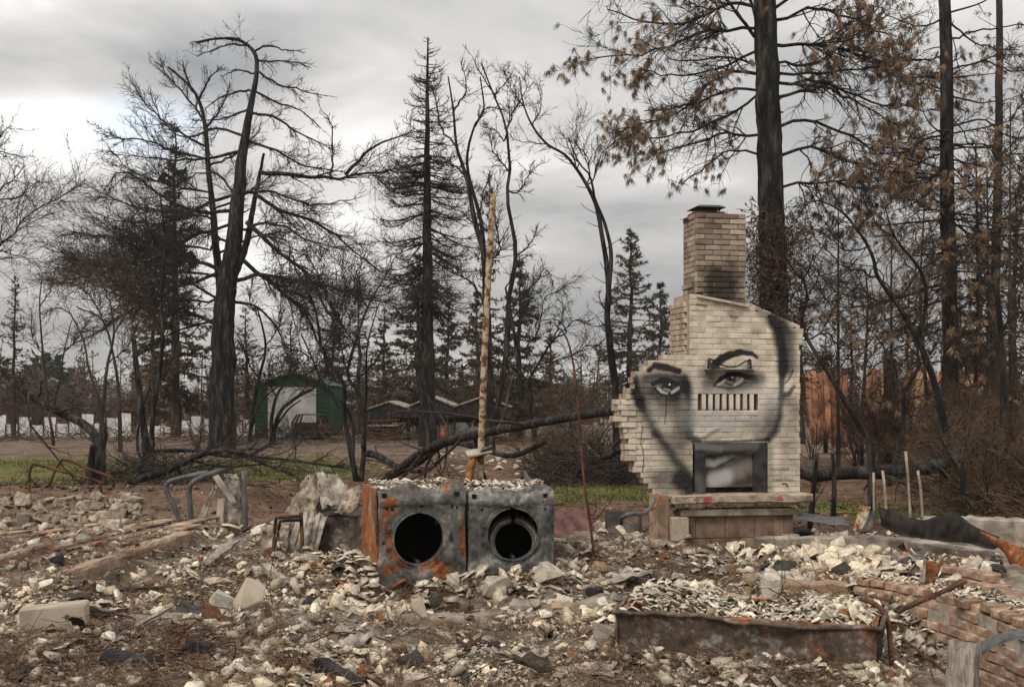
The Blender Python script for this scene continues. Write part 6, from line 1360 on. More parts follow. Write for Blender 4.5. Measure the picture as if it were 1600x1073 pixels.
def car():
    D = 62; s = D / F_PX; x0 = P(479, 690, D)[0]; z0 = gz(x0, D); root = empty('burnt_car', (x0, D, z0), 'burnt-out rusty hatchback seen from behind, windows gone, by the shed door', 'car'); W = 1.72
    def part(n, bm, mt, par=None, sm=False): return obj(n, bm_mesh(n, bm, sm), mt, par or root, world=False)
    # rear outline with the window opening: ring of quads, then loft forward
    out = [(-.82, .25), (-.86, .55), (-.84, .82), (-.66, 1.22), (-.5, 1.32), (.5, 1.32), (.66, 1.22), (.84, .82), (.86, .55), (.82, .25)]
    def loft(secs):
        bm = bmesh.new(); rings = [[bm.verts.new((a * k, y, b * h + dz)) for a, b in out] for (y, k, h, dz) in secs]
        for r0, r1 in zip(rings, rings[1:]):
            for i in range(len(out) - 1): bm.faces.new((r0[i], r0[i + 1], r1[i + 1], r1[i]))
        return bm
    body = [(-.82, .25), (-.86, .55), (-.84, .84), (.84, .84), (.86, .55), (.82, .25)]
    bm = bmesh.new(); secs = [(0, .96, 1), (.08, 1, 1), (1.2, 1.02, 1.02), (2.4, 1.02, 1.02), (2.6, 1, 1), (3.7, .96, .92), (3.85, .9, .85)]
    rings = [[bm.verts.new((a * k, y, b * h)) for a, b in body] for y, k, h in secs]
    for r0, r1 in zip(rings, rings[1:]):
        for i in range(6):
            if i == 2 and r0 in rings[1:3]: continue
            bm.faces.new((r0[i], r0[(i + 1) % 6], r1[(i + 1) % 6], r1[i]))
    bm.faces.new(rings[0]); bm.faces.new(rings[-1][::-1]); bmesh.ops.recalc_face_normals(bm, faces=bm.faces); part('body', bm, M['rust_dark'])
    for sx in (-1, 1):
        for y0, y1, zt in ((.05, .35, 1.3), (1.1, 1.2, 1.33), (2.5, 2.0, 1.3)):
            t = Tubes(); t.add(np.array([(sx * .8, y0, .82), (sx * .72, (y0 + y1) / 2, 1.08), (sx * .58, y1, zt)]), np.array([.07, .055, .05]), 6, cap=True); obj('window_pillar', t.mesh('window_pillar'), M['rust_dark'], root, False)
    bm = bmesh.new(); add_box(bm, (0, 1.15, 1.34), (1.2, 1.8, .05), None, .02); part('roof', bm, M['rust_dark'])
    bm = bmesh.new(); add_box(bm, (0, -.02, .62), (1.2, .05, .40), None, .02); tg = part('tailgate', bm, M['rust_dark']); bm = bmesh.new(); add_box(bm, (0, -.055, .6), (.5, .03, .14), None, .01); part('plate_recess', bm, M['black'], tg)
    bm = bmesh.new(); add_box(bm, (0, -.05, .34), (1.62, .12, .2), None, .03); part('bumper', bm, M['dark_metal'])
    for sx in (-1, 1):
        bm = bmesh.new(); add_box(bm, (sx * .76, -.01, .72), (.14, .06, .3), None, .01); part('tail_light', bm, M['rust'])
        for y in (.75, 3.0):
            bm = bmesh.new(); bmesh.ops.create_cone(bm, cap_ends=True, segments=18, radius1=.24, radius2=.24, depth=.16, matrix=Matrix.Translation((sx * .74, y, .22)) @ Matrix.Rotation(math.pi / 2, 4, 'Y')); w = part('wheel', bm, M['dark_metal'])
car()
def carports():
    D = 67
    for i, (a, b, ye, yp, lab) in enumerate(((574, 640, 637, 626, 'burnt open carport with pale roof edge, next to the shed'), (636, 712, 634, 618, 'burnt open carport behind the pointed conifer'), (708, 800, 634, 618, 'burnt open carport with yellowish roof behind the rusty post'))):
        x = P((a + b) / 2, 690, D)[0]; z0 = gz(x, D); root = empty('carport', (x, D, z0), lab, 'carport')
        bm = bmesh.new(); pr_ = [(a, ye), ((a + b) / 2, yp), (b, ye)]; V1 = [bm.verts.new(P(p, q, D)) for p, q in pr_]; V2 = [bm.verts.new(v.co + Vector((0, 7, 0))) for v in V1]; V3 = [bm.verts.new(v.co - Vector((0, 0, .09))) for v in V1]; V4 = [bm.verts.new(v.co - Vector((0, 0, .09))) for v in V2]
        for k in range(2): bm.faces.new((V1[k], V1[k + 1], V2[k + 1], V2[k])); bm.faces.new((V3[k], V3[k + 1], V4[k + 1], V4[k])); bm.faces.new((V1[k], V3[k], V3[k + 1], V1[k + 1]))
        bmesh.ops.recalc_face_normals(bm, faces=bm.faces); obj('roof', bm_mesh('roof', bm), M['ashy'] if i < 2 else M['tan_stick'], root)
        bm = bmesh.new(); f = [bm.verts.new(P(p, q, D + .1)) for p, q in ((a + 1, ye + 4), ((a + b) / 2, yp + 4), (b - 1, ye + 4), (b - 1, 652), (a + 1, 652))]; bk = [bm.verts.new(v.co + Vector((0, .1, 0))) for v in f]; bm.faces.new(f); bm.faces.new(bk[::-1]); [bm.faces.new((f[k], bk[k], bk[(k + 1) % 5], f[(k + 1) % 5])) for k in range(5)]; bmesh.ops.recalc_face_normals(bm, faces=bm.faces); obj('gable', bm_mesh('gable', bm), M['black'], root)  # black sheet stands for the shade inside the open carport
        for px in (a + 2, (a + b) / 2, b - 2):
            q = P(px, ye + 4, D); pipe('post', [(q[0], D + .15, z0 - .1), (q[0], D + .15, q[2])], .09, M['char'], root, 6, 3)
        bm = bmesh.new(); pbox(bm, a, ye + 6, b, 660, D + 6.8, .1); obj('rear_wall', bm_mesh('rear_wall', bm), M['black'], root)  # coloured black for the shade under the roof
carports()
def fence_run(x0, x1, y0, D, lab, n, mat='white_far', cat='fence'):
    xa = P(x0, 0, D)[0]; xb = P(x1, 0, D)[0]; z0 = gz((xa + xb) / 2, D); root = empty('sheet_fence', ((xa + xb) / 2, D, z0), lab, cat); zt = P(0, y0, D)[2]
    for i in range(n):
        a = xa + (xb - xa) * i / n; b = xa + (xb - xa) * (i + 1) / n; t = zt + random.uniform(-.55, .3); zz = gz((a + b) / 2, D) - .1
        bm = bmesh.new(); add_box(bm, ((a + b) / 2, D + .02 * (i % 2), (t + zz) / 2), (b - a - .05, .05, t - zz), rotm(0, random.uniform(-1.5, 1.5))); obj('fence_panel', bm_mesh('fence_panel', bm), M[mat], root)
        bm = bmesh.new(); add_box(bm, (a, D - .08, (t + zz) / 2), (.05, .05, t - zz + .05)); obj('fence_post', bm_mesh('fence_post', bm), M['char_brown'], root)
fence_run(-10, 205, 652, 76, 'pale sheet fence farther from the shed, beyond the split stump', 11)
fence_run(215, 400, 656, 78, 'pale sheet fence running behind the hooked cedar to the shed', 9)
fence_run(612, 800, 656, 76, 'white panel fence behind the burnt carports', 8)
fence_run(820, 960, 660, 78, 'weathered board fence behind the gnarled bare tree', 8, 'wood_grey')
def yellow_sign(px, py, D, w, h, lab):
    x = P(px, py, D); r = empty('sign', (x[0], D, gz(x[0], D)), lab, 'sign'); bm = bmesh.new(); add_box(bm, x, (w, .04, h), None, .01); obj('board', bm_mesh('board', bm), M['yellow'], r); pipe('post', [(x[0], D + .05, gz(x[0], D) - .1), (x[0], D + .05, x[2])], .04, M['dark_metal'], r, 6, 3)
yellow_sign(686, 658, 74, .3, .5, 'small yellow sign in front of the white panel fence'); yellow_sign(121, 636, 120, 1.5, .8, 'yellow board standing far off beyond the pale fence')
D = 72; q = on_ground(692, 690, 50, 90); r = empty('traffic_cone', q, 'small orange traffic cone near the carports', 'cone'); bm = bmesh.new(); bmesh.ops.create_cone(bm, cap_ends=True, segments=14, radius1=.19, radius2=.04, depth=.7, matrix=Matrix.Translation((q[0], q[1], q[2] + .38))); obj('cone', bm_mesh('cone', bm, True), M['orange'], r); bm = bmesh.new(); add_box(bm, (q[0], q[1], q[2] + .02), (.42, .42, .04)); obj('base', bm_mesh('base', bm), M['orange'], r)
# wrecked frame and heaps near the carports
def wreck():
    D = 66; x = P(600, 688, D)[0]; z = gz(x, D); r = empty('burnt_trailer', (x, D, z), 'rusted wreck of a flatbed trailer between the trees and carports', 'trailer')
    for k, (y, w) in enumerate(((657, 52), (664, 46), (671, 50))):
        bm = bmesh.new(); a = P(600 + (k - 1) * 3, y, D); add_box(bm, a, (w * D / F_PX, 1.8, .10), rotm(0, -3 + 3 * k), .01); obj('deck_sheet', bm_mesh('deck_sheet', bm), M['rust_dark' if k != 1 else 'ashy'], r)
    for dx in (-.85, -.3, .3, .85):
        pipe('strut', [(x + dx, D, z - .05), (x + dx * .95, D, P(0, 657, D)[2])], .05, M['rust_dark'], r, 6, 3)
    bm = bmesh.new(); add_box(bm, (x, D - .1, z + .42), (1.9, 1.5, .5), None, .05, .06); obj('scrap_load', bm_mesh('scrap_load', bm), M['rust_dark'], r)
wreck()
def collapsed_roof():
    D = 46; x = P(1400, 690, D)[0]; z = gz(x, D); root = empty('collapsed_roof', (x, D, z), 'collapsed orange rusted corrugated roof seen through the thicket', 'roof'); rng = np.random.default_rng(4)
    mats = [simple('roof_panel_%s' % n, s, 1.4, .85, bs=.3) for n, s in (('orange', [(.3, (.12, .05, .024)), (.7, (.28, .125, .058))]), ('tan', [(.3, (.26, .16, .085)), (.7, (.44, .29, .16))]), ('grey', [(.3, (.14, .11, .09)), (.7, (.30, .25, .21))]), ('red', [(.3, (.085, .036, .02)), (.7, (.19, .075, .038))]))]
    n = 30
    for i in range(n):
        u = i / n; x0 = 1256 + u * 300; yt = 578 + 6 * math.sin(i) * .4; slant = 30 - 190 * u; yb = 684 + 14 * math.sin(u * 3.1) + rng.uniform(-16, 10)
        if i in (7, 8, 15, 22): continue
        a = P(x0, yt, D + 3.5); b = P(x0 + 9.4, yt + 1, D + 3.5); c = P(x0 + 9.4 + slant * .4, yb, D + rng.uniform(-.15, .15)); d = P(x0 + slant * .4, yb, D + rng.uniform(-.1, .1))
        m = mats[[0, 0, 1, 2, 0, 3, 1, 0][rng.integers(8)]] if u > .25 else mats[[0, 3, 0][rng.integers(3)]]
        sheet('roof_panel', [d, c, b, a], 5, 8, .16, i + 3, .02, m, root, freq=2)
    for px in (1290, 1500):
        q = P(px, 640, D + 2.6); pipe('prop', [(q[0], D + 2.6, gz(q[0], D + 2.6) - .1), (q[0], D + 2.6, q[2] + .2)], .1, M['char'], root, 6, 4)
collapsed_roof()
# ------------------------------------------------------------------ masonry around the house
def wall_block(name, label, cat, pts, top, h, thick, mat, cuts=26):
    """low concrete wall along ground points (x,y) with given top height; worn edges"""
    pts = np.array(pts, float); n = cuts; line = resample(np.c_[pts, np.zeros(len(pts))], n)[:, :2]; T = np.gradient(line, axis=0); T /= np.linalg.norm(T, axis=1, keepdims=True); Nn = np.stack([-T[:, 1], T[:, 0]], 1)
    tp = np.array(top if np.ndim(top) else [top, top], float); tz = np.interp(np.linspace(0, 1, n), np.linspace(0, 1, len(tp)), tp); rng = np.random.default_rng(len(label)); V = []
    for i in range(n):
        e = rng.normal(0, .006, 6); w = thick / 2
        for (o, z) in ((-w, tz[i] - h), (-w + e[0], tz[i] - .02 + e[1]), (-w + .018, tz[i] + e[2]), (w - .018, tz[i] + e[3]), (w + e[4], tz[i] - .02 + e[5]), (w, tz[i] - h)):
            V.append((line[i, 0] + Nn[i, 0] * o, line[i, 1] + Nn[i, 1] * o, z))
    Q = [(i * 6 + j, (i + 1) * 6 + j, (i + 1) * 6 + j + 1, i * 6 + j + 1) for i in range(n - 1) for j in range(5)]; V = np.array(V)
    me = bpy.data.meshes.new(name); me.from_pydata([tuple(v) for v in V], [], Q + [tuple(range(5, -1, -1)), tuple((n - 1) * 6 + j for j in range(6))]); me.update()
    bm = bmesh.new(); bm.from_mesh(me); bmesh.ops.recalc_face_normals(bm, faces=bm.faces); bm.to_mesh(me); bm.free()
    return tag(obj(name, me, mat), label, cat)
gp = lambda px, py, lo=4, hi=40: on_ground(px, py, lo, hi)[:2]
def top_pts(l, z):      # ground positions of points seen at height z
    return [((px - 800) / F_PX * ((EYE - z) * F_PX / (py - HOR)), (EYE - z) * F_PX / (py - HOR)) for px, py in l]
wall_block('concrete_kerb', 'long low concrete kerb edging the scorched floor boards', 'kerb', top_pts([(100, 893), (190, 862), (292, 828)], .19), .19, .5, .13, M['concrete_warm'])
wall_block('concrete_kerb', 'short concrete kerb beside the orange shards and stone bank', 'kerb', top_pts([(-60, 885), (20, 862), (72, 846)], .2), .2, .4, .10, M['concrete_warm'])
wall_block('foundation_wall', 'grey concrete foundation wall below the curled black sheet', 'foundation', top_pts([(1180, 838), (1375, 838), (1480, 850), (1620, 872)], -.02), -.02, .75, .16, M['concrete'])
wall_block('foundation_wall', 'rear concrete foundation wall topped with white rubble behind the black sheet', 'foundation', top_pts([(1440, 806), (1530, 808), (1640, 812)], -.05), -.05, .75, .3, M['concrete'])
wall_block('concrete_step', 'low concrete wall behind the bathtub, short and flat topped', 'wall', top_pts([(1214, 906), (1322, 908)], .10), .10, .5, .12, M['concrete_warm'], 14)
wall_block('concrete_footing', 'rough concrete footing pad in front of the chimney plinth', 'footing', [(1.95, 13.15), (3.0, 13.2), (3.95, 13.4)], -.42, .4, .75, M['concrete'], 20)
bs_ = top_pts([(903, 692), (968, 690)], 0.4)
wall_block('block_wall', 'pale low block wall in the field left of the chimney wing', 'wall', [((905 - 800) / F_PX * 42, 42), ((975 - 800) / F_PX * 42, 42.3)], EYE + (HOR - 690) / F_PX * 42, .9, .3, M['block'], 12)
# burnt floor boards left of the kerb
def boards():
    root = empty('floor_boards', (-3.6, 10.6, .0), 'scorched bare floor boards inside the long concrete kerb', 'floor'); rng = np.random.default_rng(2)
    for i in range(8):
        x0 = -5.5 + i * .27; y0 = 9.6 + .26 * i * .3 + rng.uniform(-.2, .3); L = rng.uniform(1.6, 2.6)
        bm = bmesh.new(); add_box(bm, (x0 + L * .14, y0 + L / 2, gz(x0 + .3, y0 + L / 2) + .004), (.14, L, .02), rotm(rng.uniform(-.6, .6), 0, -14 + rng.uniform(-7, 7)), .003, .002); obj('board', bm_mesh('board', bm), M['boards'], root)
M['boards'] = simple('scorched_boards', [(.3, (.12, .075, .048)), (.55, (.25, .165, .11)), (.75, (.44, .31, .20))], 2.5, .9, bs=.7, bd=.01, bscale=18, rnd=.25)
boards()

# curved red brick garden wall, right foreground
def brick_wall():
    zt = .15; path = np.array(top_pts([(1334, 902), (1390, 910), (1450, 922), (1520, 942), (1590, 966), (1680, 1002)], zt)); line = resample(np.c_[path, np.zeros(len(path))], 200)[:, :2]
    d = np.r_[0, np.cumsum(np.linalg.norm(np.diff(line, axis=0), axis=1))]; L = d[-1]
    root = empty('brick_garden_wall', (line[100, 0], line[100, 1], -.5), 'curved low orange-brick garden wall with a capping row of bricks', 'wall')
    rng = np.random.default_rng(8); ms = brick_meshes('brick', 8, M['brick_red'], (.2, .1, .058), .007, .004)
    def at(s): x = np.interp(s, d, line[:, 0]); y = np.interp(s, d, line[:, 1]); s2 = min(s + .02, L); t = math.atan2(np.interp(s2, d, line[:, 1]) - np.interp(s2 - .04, d, line[:, 1]), np.interp(s2, d, line[:, 0]) - np.interp(s2 - .04, d, line[:, 0])); return x, y, t
    k = 0
    def put(s, z, sc, off, tw=0.0, ro=0.0):
        nonlocal k
        x, y, t = at(s); nx, ny = -math.sin(t), math.cos(t)
        o = bpy.data.objects.new('brick', ms[k % 8]); k += 1; C.objects.link(o); o.parent = root
        o.matrix_local = Matrix.Translation(Vector((x + nx * off, y + ny * off, z)) - root.location) @ Matrix.Rotation(t + tw, 4, 'Z') @ Matrix.Rotation(ro, 4, 'X') @ Matrix.Diagonal((*sc, 1))
    for c in range(8):
        s = .0 if c % 2 else -.105
        while s < L - .05:
            a = max(s, 0); b = min(s + .205, L); s += .213
            if b - a > .05 and rng.random() > .03: put((a + b) / 2, zt - .062 - c * .067 - .03, ((b - a) / .2, 1, 1), .05 + rng.normal(0, .008), rng.normal(0, .035), rng.normal(0, .03))
    s = 0.06
    while s < L:
        (put(s, zt - .028 + rng.normal(0, .004), (.52, rng.uniform(1.6, 2.0), .95), .10 + rng.normal(0, .014), rng.normal(0, .07), rng.normal(0, .05)) if rng.random() > .09 else None); s += .117
    V = []; n = 60
    for i in range(n):
        x, y, t = at(L * i / (n - 1)); nx, ny = -math.sin(t), math.cos(t)
        for o, z in ((.012, zt - .70), (.012, zt - .062), (.19, zt - .062), (.19, zt - .70)): V.append((x + nx * o, y + ny * o, z))
    Q = [(i * 4 + j, i * 4 + j + 1, (i + 1) * 4 + j + 1, (i + 1) * 4 + j) for i in range(n - 1) for j in range(3)]
    obj('mortar', np_mesh('mortar', V, Q), M['mortar'], root)
    return line
BW = brick_wall()
def brick_row(label, pts, z, rows, seed):
    rng = np.random.default_rng(seed); pts = np.array(top_pts(pts, z)); line = resample(np.c_[pts, np.zeros(len(pts))], 60)[:, :2]; d = np.r_[0, np.cumsum(np.linalg.norm(np.diff(line, axis=0), axis=1))]
    root = empty('brick_kerb', (line[0, 0], line[0, 1], z - .4), label, 'kerb'); ms = brick_meshes('brick', 5, M['brick_red'], (.2, .1, .06), .007, .004); k = 0
    for r_ in range(rows):
        s = .1 - .1 * (r_ % 2)
        while s < d[-1]:
            x = np.interp(s, d, line[:, 0]); y = np.interp(s, d, line[:, 1]); t = math.atan2(*(np.array([np.interp(s + .02, d, line[:, 1]) - np.interp(s - .02, d, line[:, 1]), np.interp(s + .02, d, line[:, 0]) - np.interp(s - .02, d, line[:, 0])])))
            o = bpy.data.objects.new('brick', ms[k % 5]); k += 1; C.objects.link(o); o.parent = root
            o.matrix_local = Matrix.Translation(Vector((x, y, z - .03 - r_ * .066)) - root.location) @ Matrix.Rotation(t + rng.normal(0, .05), 4, 'Z') @ Matrix.Rotation(rng.normal(0, .04), 4, 'X'); s += .21
    t = Tubes(); t.add(np.c_[line[::6], np.full(len(line[::6]), z - .03 - rows * .066 - .1)], np.full(len(line[::6]), .12), 6, cap=True); obj('mortar', t.mesh('mortar'), M['mortar'], root)
brick_row('short curved double row of orange bricks behind the garden wall', [(1478, 905), (1525, 908), (1570, 920), (1592, 934)], .14, 2, 3)
brick_row('straight short row of orange bricks by the foundation wall', [(1460, 880), (1510, 888), (1560, 898)], .12, 2, 4)

# ------------------------------------------------------------------ heaps, sheets and loose pieces
def hull(seed, dims, n=16, mat=None, name='chunk'):
    rng = np.random.default_rng(seed); p = rng.normal(0, 1, (n, 3)); p /= np.linalg.norm(p, axis=1, keepdims=True); p = np.sign(p) * np.abs(p) ** .6
    bm = bmesh.new(); vs = [bm.verts.new(tuple(q * np.array(dims) / 2)) for q in p]; r = bmesh.ops.convex_hull(bm, input=vs); bmesh.ops.delete(bm, geom=[v for v in bm.verts if not v.link_faces], context='VERTS')
    bmesh.ops.recalc_face_normals(bm, faces=bm.faces); me = bm_mesh(name, bm)
    if mat: me.materials.append(mat)
    return me
def hero_chunk(name, label, cat, px, py, wpx, dims, mat, rot=(0, 0, 0), seed=0, sink=.25, n=16, group=None, box=False):
    q = on_ground(px, py, 4.5, 40); s = wpx * q[1] / F_PX; dm = [d * s for d in dims]
    if box:
        bm = bmesh.new(); add_box(bm, (0, 0, 0), dm, None, .012, .006); me = bm_mesh(name, bm); me.materials.append(mat)
    else: me = hull(seed, dm, n, mat, name)
    o = bpy.data.objects.new(name, me); C.objects.link(o); o.rotation_euler = [math.radians(a) for a in rot]; o.location = (q[0], q[1], q[2] + dm[2] * (.5 - sink)); tag(o, label, cat, group); return o
hero_chunk('concrete_block', 'smooth tan concrete block lying alone in the debris', 'block', 86, 990, 98, (1, .45, .44), M['block'], (0, -3, 12), 0, -.08, box=True)
hero_chunk('stone_slab', 'tan slab leaning upright among pale chunks', 'slab', 390, 955, 50, (1, .4, 1.3), M['block'], (-20, 18, 20), 4, .2, 12)
hero_chunk('plaster_chunk', 'white crumpled plaster lump against the leaning tan slab', 'plaster', 350, 952, 48, (1, .7, .9), M['plaster'], (10, 20, 0), 5, .25)
hero_chunk('stone_slab', 'flat tan slab behind the leaning tan slab', 'slab', 342, 918, 48, (1, .8, .35), M['block'], (8, 6, 30), 6, .2)
hero_chunk('concrete_chunk', 'big rough grey concrete chunk in front of the washing machine', 'chunk', 778, 926, 62, (1, .7, .55), M['stone'], (12, -8, 10), 9, .22, 22)
hero_chunk('concrete_chunk', 'angular grey concrete chunk leaning on the washer corner', 'chunk', 856, 912, 58, (1, .6, .72), M['stone'], (-8, 24, 15), 10, .22, 14)
hero_chunk('concrete_chunk', 'flat-faced grey concrete chunk by the left end of the bathtub', 'chunk', 938, 1008, 50, (1, .6, .9), M['stone'], (-10, 14, 20), 13, .2, 13)
hero_chunk('stone_slab', 'small tan brick-like slab upright in the needles before the dryer', 'slab', 655, 963, 26, (.8, .4, 1.3), M['block'], (-18, -20, 10), 14, .2, box=True)
hero_chunk('stone_slab', 'dark flat slate piece lying before the washer', 'slab', 820, 948, 52, (1, .5, .3), M['concrete'], (5, -6, -10), 15, .3)
hero_chunk('stone_slab', 'brownish flat slab beside the dark slate piece', 'slab', 880, 950, 44, (1, .6, .3), M['concrete_warm'], (-6, 8, 12), 16, .3)
hero_chunk('plaster_chunk', 'tall white crumbling plaster lump standing behind the bathtub', 'plaster', 1203, 935, 34, (1, .8, 1.5), M['plaster'], (0, 10, 0), 17, .2, 26)
hero_chunk('stone_chunk', 'beige rounded stone half buried near the black beam end', 'stone', 652, 1071, 46, (1, .8, .6), M['block'], (0, 0, 0), 18, .3, 30)
hero_chunk('plaster_chunk', 'broad cream cracked plaster slab beside the black charred lumps', 'plaster', 390, 1050, 80, (1, .6, .22), M['plaster'], (14, 8, -14), 19, .2)
hero_chunk('plaster_chunk', 'cream plaster slab leaning toward the bathtub end', 'plaster', 930, 1050, 60, (1, .6, .3), M['plaster'], (16, -8, 14), 20, .25)
hero_chunk('char_lump', 'large jet-black charred lump under the long burnt stick', 'char', 205, 1042, 110, (1, .5, .26), M['black'], (0, 6, -8), 23, .25, 30)
hero_chunk('char_lump', 'black charred lump standing beside the cream plaster slab', 'char', 312, 1030, 48, (1, .8, .9), M['black'], (0, 20, 14), 24, .25, 24)
hero_chunk('char_lump', 'glossy black crumpled lump beside the chimney footing', 'char', 1252, 845, 34, (1, .8, .75), M['black'], (0, 0, 0), 25, .2, 34)
hero_chunk('brick_fragment', 'single red brick at the left corner of the chimney footing', 'brick', 1058, 862, 13, (1, .5, .75), M['brick_red'], (0, 8, 20), 26, .2, box=True)
hero_chunk('rust_chunk', 'big rust-brown curved casting in the pit below the brick garden wall', 'scrap', 1548, 1062, 74, (1, .6, .55), M['rust'], (10, 24, 20), 27, .2, 24)
hero_chunk('rust_chunk', 'small rust-brown round casting in the pit below the brick garden wall', 'scrap', 1528, 1076, 40, (1, .8, .8), M['rust'], (0, 0, 20), 28, .25, 30)
hero_chunk('rust_chunk', 'tan rust-stained curved drum piece at the corner of the pit', 'scrap', 1612, 1076, 60, (.9, .7, 1.9), M['steel_orange'], (10, 8, 0), 29, .2, 30)
def beam(name, label, cat, p0, p1, w, h, mat):
    p0, p1 = np.array(p0), np.array(p1); d = Vector(p1 - p0); bm = bmesh.new(); add_box(bm, (0, 0, 0), (w, h, d.length), None, .006, .004); bmesh.ops.subdivide_edges(bm, edges=[e for e in bm.edges if e.calc_length() > d.length * .5], cuts=8)
    for v in bm.verts: v.co += Vector((random.gauss(0, .004), random.gauss(0, .004), 0))
    me = bm_mesh(name, bm); me.transform(Matrix.Translation(Vector((p0 + p1) / 2)) @ d.to_track_quat('Z', 'Y').to_matrix().to_4x4()); o = obj(name, me, mat); return tag(o, label, cat)
def gpt(px, py, dz=0.03): q = on_ground(px, py, 4.4, 40); return q + np.array([0, 0, dz])
beam('charred_beam', 'black charred beam end pointing out of the debris beside a rusty spike', 'beam', gpt(498, 1052, .05), gpt(566, 1088, .04), .07, .06, M['black'])
beam('rusty_spike', 'short orange rusty spike by the black beam end', 'spike', gpt(562, 1078, -.02), gpt(566, 1074, .11), .022, .022, M['rust'])
beam('grey_timber', 'weathered upright grey timber at the end of the garden wall', 'timber', gpt(1500, 1085, -.25), P(1506, 1000, 5.75), .14, .10, M['wood_grey'])
beam('burnt_stick', 'long burnt stick slanting across the black charred lump', 'stick', gpt(148, 1030, .05), gpt(272, 972, .1), .022, .02, M['wood_grey'])
beam('burnt_plank', 'dark plank lying flat between kerb and leaning slab', 'plank', gpt(150, 925, .02), gpt(300, 922, .02), .07, .03, M['char_brown'])
beam('grey_tube', 'grey tube lying on the rubble left of the dryer', 'tube', gpt(412, 893, .04), gpt(452, 922, .04), .06, .06, M['concrete'])
beam('burnt_plank', 'charred board tilted in the ash below the handrail', 'plank', gpt(318, 888, .03), gpt(368, 866, .12), .10, .02, M['wood_grey'])
beam('iron_bar', 'rusty iron bar leaning on the brick garden wall', 'bar', P(1400, 955, 6.9), P(1508, 908, 7.3), .045, .02, M['rust_dark'])
beam('iron_bar', 'thin dark iron bar trailing from the bathtub to the timber', 'bar', gpt(1408, 1005, .03), gpt(1490, 1070, .03), .018, .018, M['rust_dark'])
beam('burnt_plank', 'grey strip lying on the rubble inside the bathtub', 'plank', P(1290, 962, 6.0), P(1362, 957, 6.1), .05, .015, M['wood_grey'])
M['ashy_brown'] = simple('brown_crusted_sheet', [(0.25, (0.07, 0.05, 0.037)), (0.45, (0.19, 0.145, 0.105)), (0.7, (0.40, 0.335, 0.26))], 8, 0.95, bs=0.9, bd=0.02, bscale=26)
# crumpled heap left of the dryer: tank panel, draped plaster skins, pipes
hb = on_ground(500, 872, 8, 14); Dq = 10.4
tank = empty('water_tank', P(522, 872, Dq), 'dark crushed water tank panel beside the dryer under draped plaster', 'tank')
sheet('tank_side', [P(478, 884, Dq - .1), P(568, 884, Dq - .25), P(566, 806, Dq - .1), P(482, 802, Dq)], 14, 10, .035, 5, .01, M['steel_tub'], tank, freq=2)
sheet('tank_top', [P(482, 803, Dq), P(566, 806, Dq - .1), P(560, 792, Dq + .45), P(490, 788, Dq + .45)], 10, 6, .04, 6, .01, M['dark_metal'], tank, freq=3)
sheet('tank_back', [P(488, 860, Dq + .5), P(562, 860, Dq + .5), P(560, 790, Dq + .5), P(488, 788, Dq + .5)], 6, 6, .03, 7, .01, M['dark_metal'], tank)
thing_sheet('plaster_skin', 'ash-grey peaked plaster skin draped left over the crushed tank', 'plaster', [P(404, 866, Dq - .2), P(480, 862, Dq - .35), P(510, 730, Dq + .2), P(482, 722, Dq + .3)], 22, 26, .08, 9, .02, M['ashy_brown'], ragged=.25, freq=4, fold=.8)
thing_sheet('plaster_skin', 'ash-grey plaster flap hanging right over the crushed tank', 'plaster', [P(502, 802, Dq - .28), P(572, 800, Dq - .2), P(532, 740, Dq + .15), P(488, 724, Dq + .2)], 18, 18, .07, 10, .02, M['ashy'], ragged=.25, freq=4, fold=.8)
thing_sheet('plaster_skin', 'rear upright plaster board behind the peaked skin', 'plaster', [P(470, 840, Dq + .4), P(545, 830, Dq + .4), P(528, 735, Dq + .35), P(498, 728, Dq + .35)], 12, 16, .06, 12, .025, M['ashy'], ragged=.3, freq=3, fold=.5)
for k in range(5):
    a = 455 + k * 9; thing_sheet('plaster_strip', ('narrow curled plaster strip under the peaked skin'), 'plaster', [P(a - 8, 868, Dq - .35), P(a + 4, 868, Dq - .36), P(a + 22, 786 + 4 * k, Dq - .1), P(a + 12, 784 + 4 * k, Dq - .1)], 4, 10, .03, 20 + k, .012, M['ashy'], freq=3, ragged=.2)['group'] = 'plaster strips under the skin'
for k, (a, b_, c_, d_, lab) in enumerate(((388, 868, 452, 806, 'broad sagging plaster sheet on the near side of the heap'), (520, 790, 562, 750, 'small folded plaster sheet against the dryer side of the heap'), (400, 872, 450, 835, 'flat torn plaster sheet at the foot of the heap'))):
    thing_sheet('plaster_skin', lab, 'plaster', [P(a, b_ + 14, Dq - .5), P(c_, b_ + 6, Dq - .45), P(c_ + 6, d_, Dq - .1), P(a + 22, d_ + 8, Dq - .1)], 14, 14, .05, 60 + k, .015, M['ashy_brown'], ragged=.3, freq=3, fold=.5)
tp = empty('bent_pipe', gpt(430, 878, 0), 'bent double copper-brown pipe in front of the plaster skin', 'pipe')
pipe('pipe_run', [gpt(427, 880, -.05), P(428, 850, Dq - .5), P(431, 812, Dq - .5), P(436, 808, Dq - .5), P(468, 806, Dq - .4)], .016, M['rust_dark'], tp, 8); pipe('pipe_run', [gpt(433, 878, -.05), P(434, 840, Dq - .45), P(437, 818, Dq - .45), P(442, 813, Dq - .45), P(470, 812, Dq - .35)], .015, M['dark_metal'], tp, 8); pipe('pipe_run', [gpt(473, 884, -.05), P(472, 840, Dq - .4), P(470, 800, Dq - .35)], .018, M['rust_dark'], tp, 8)
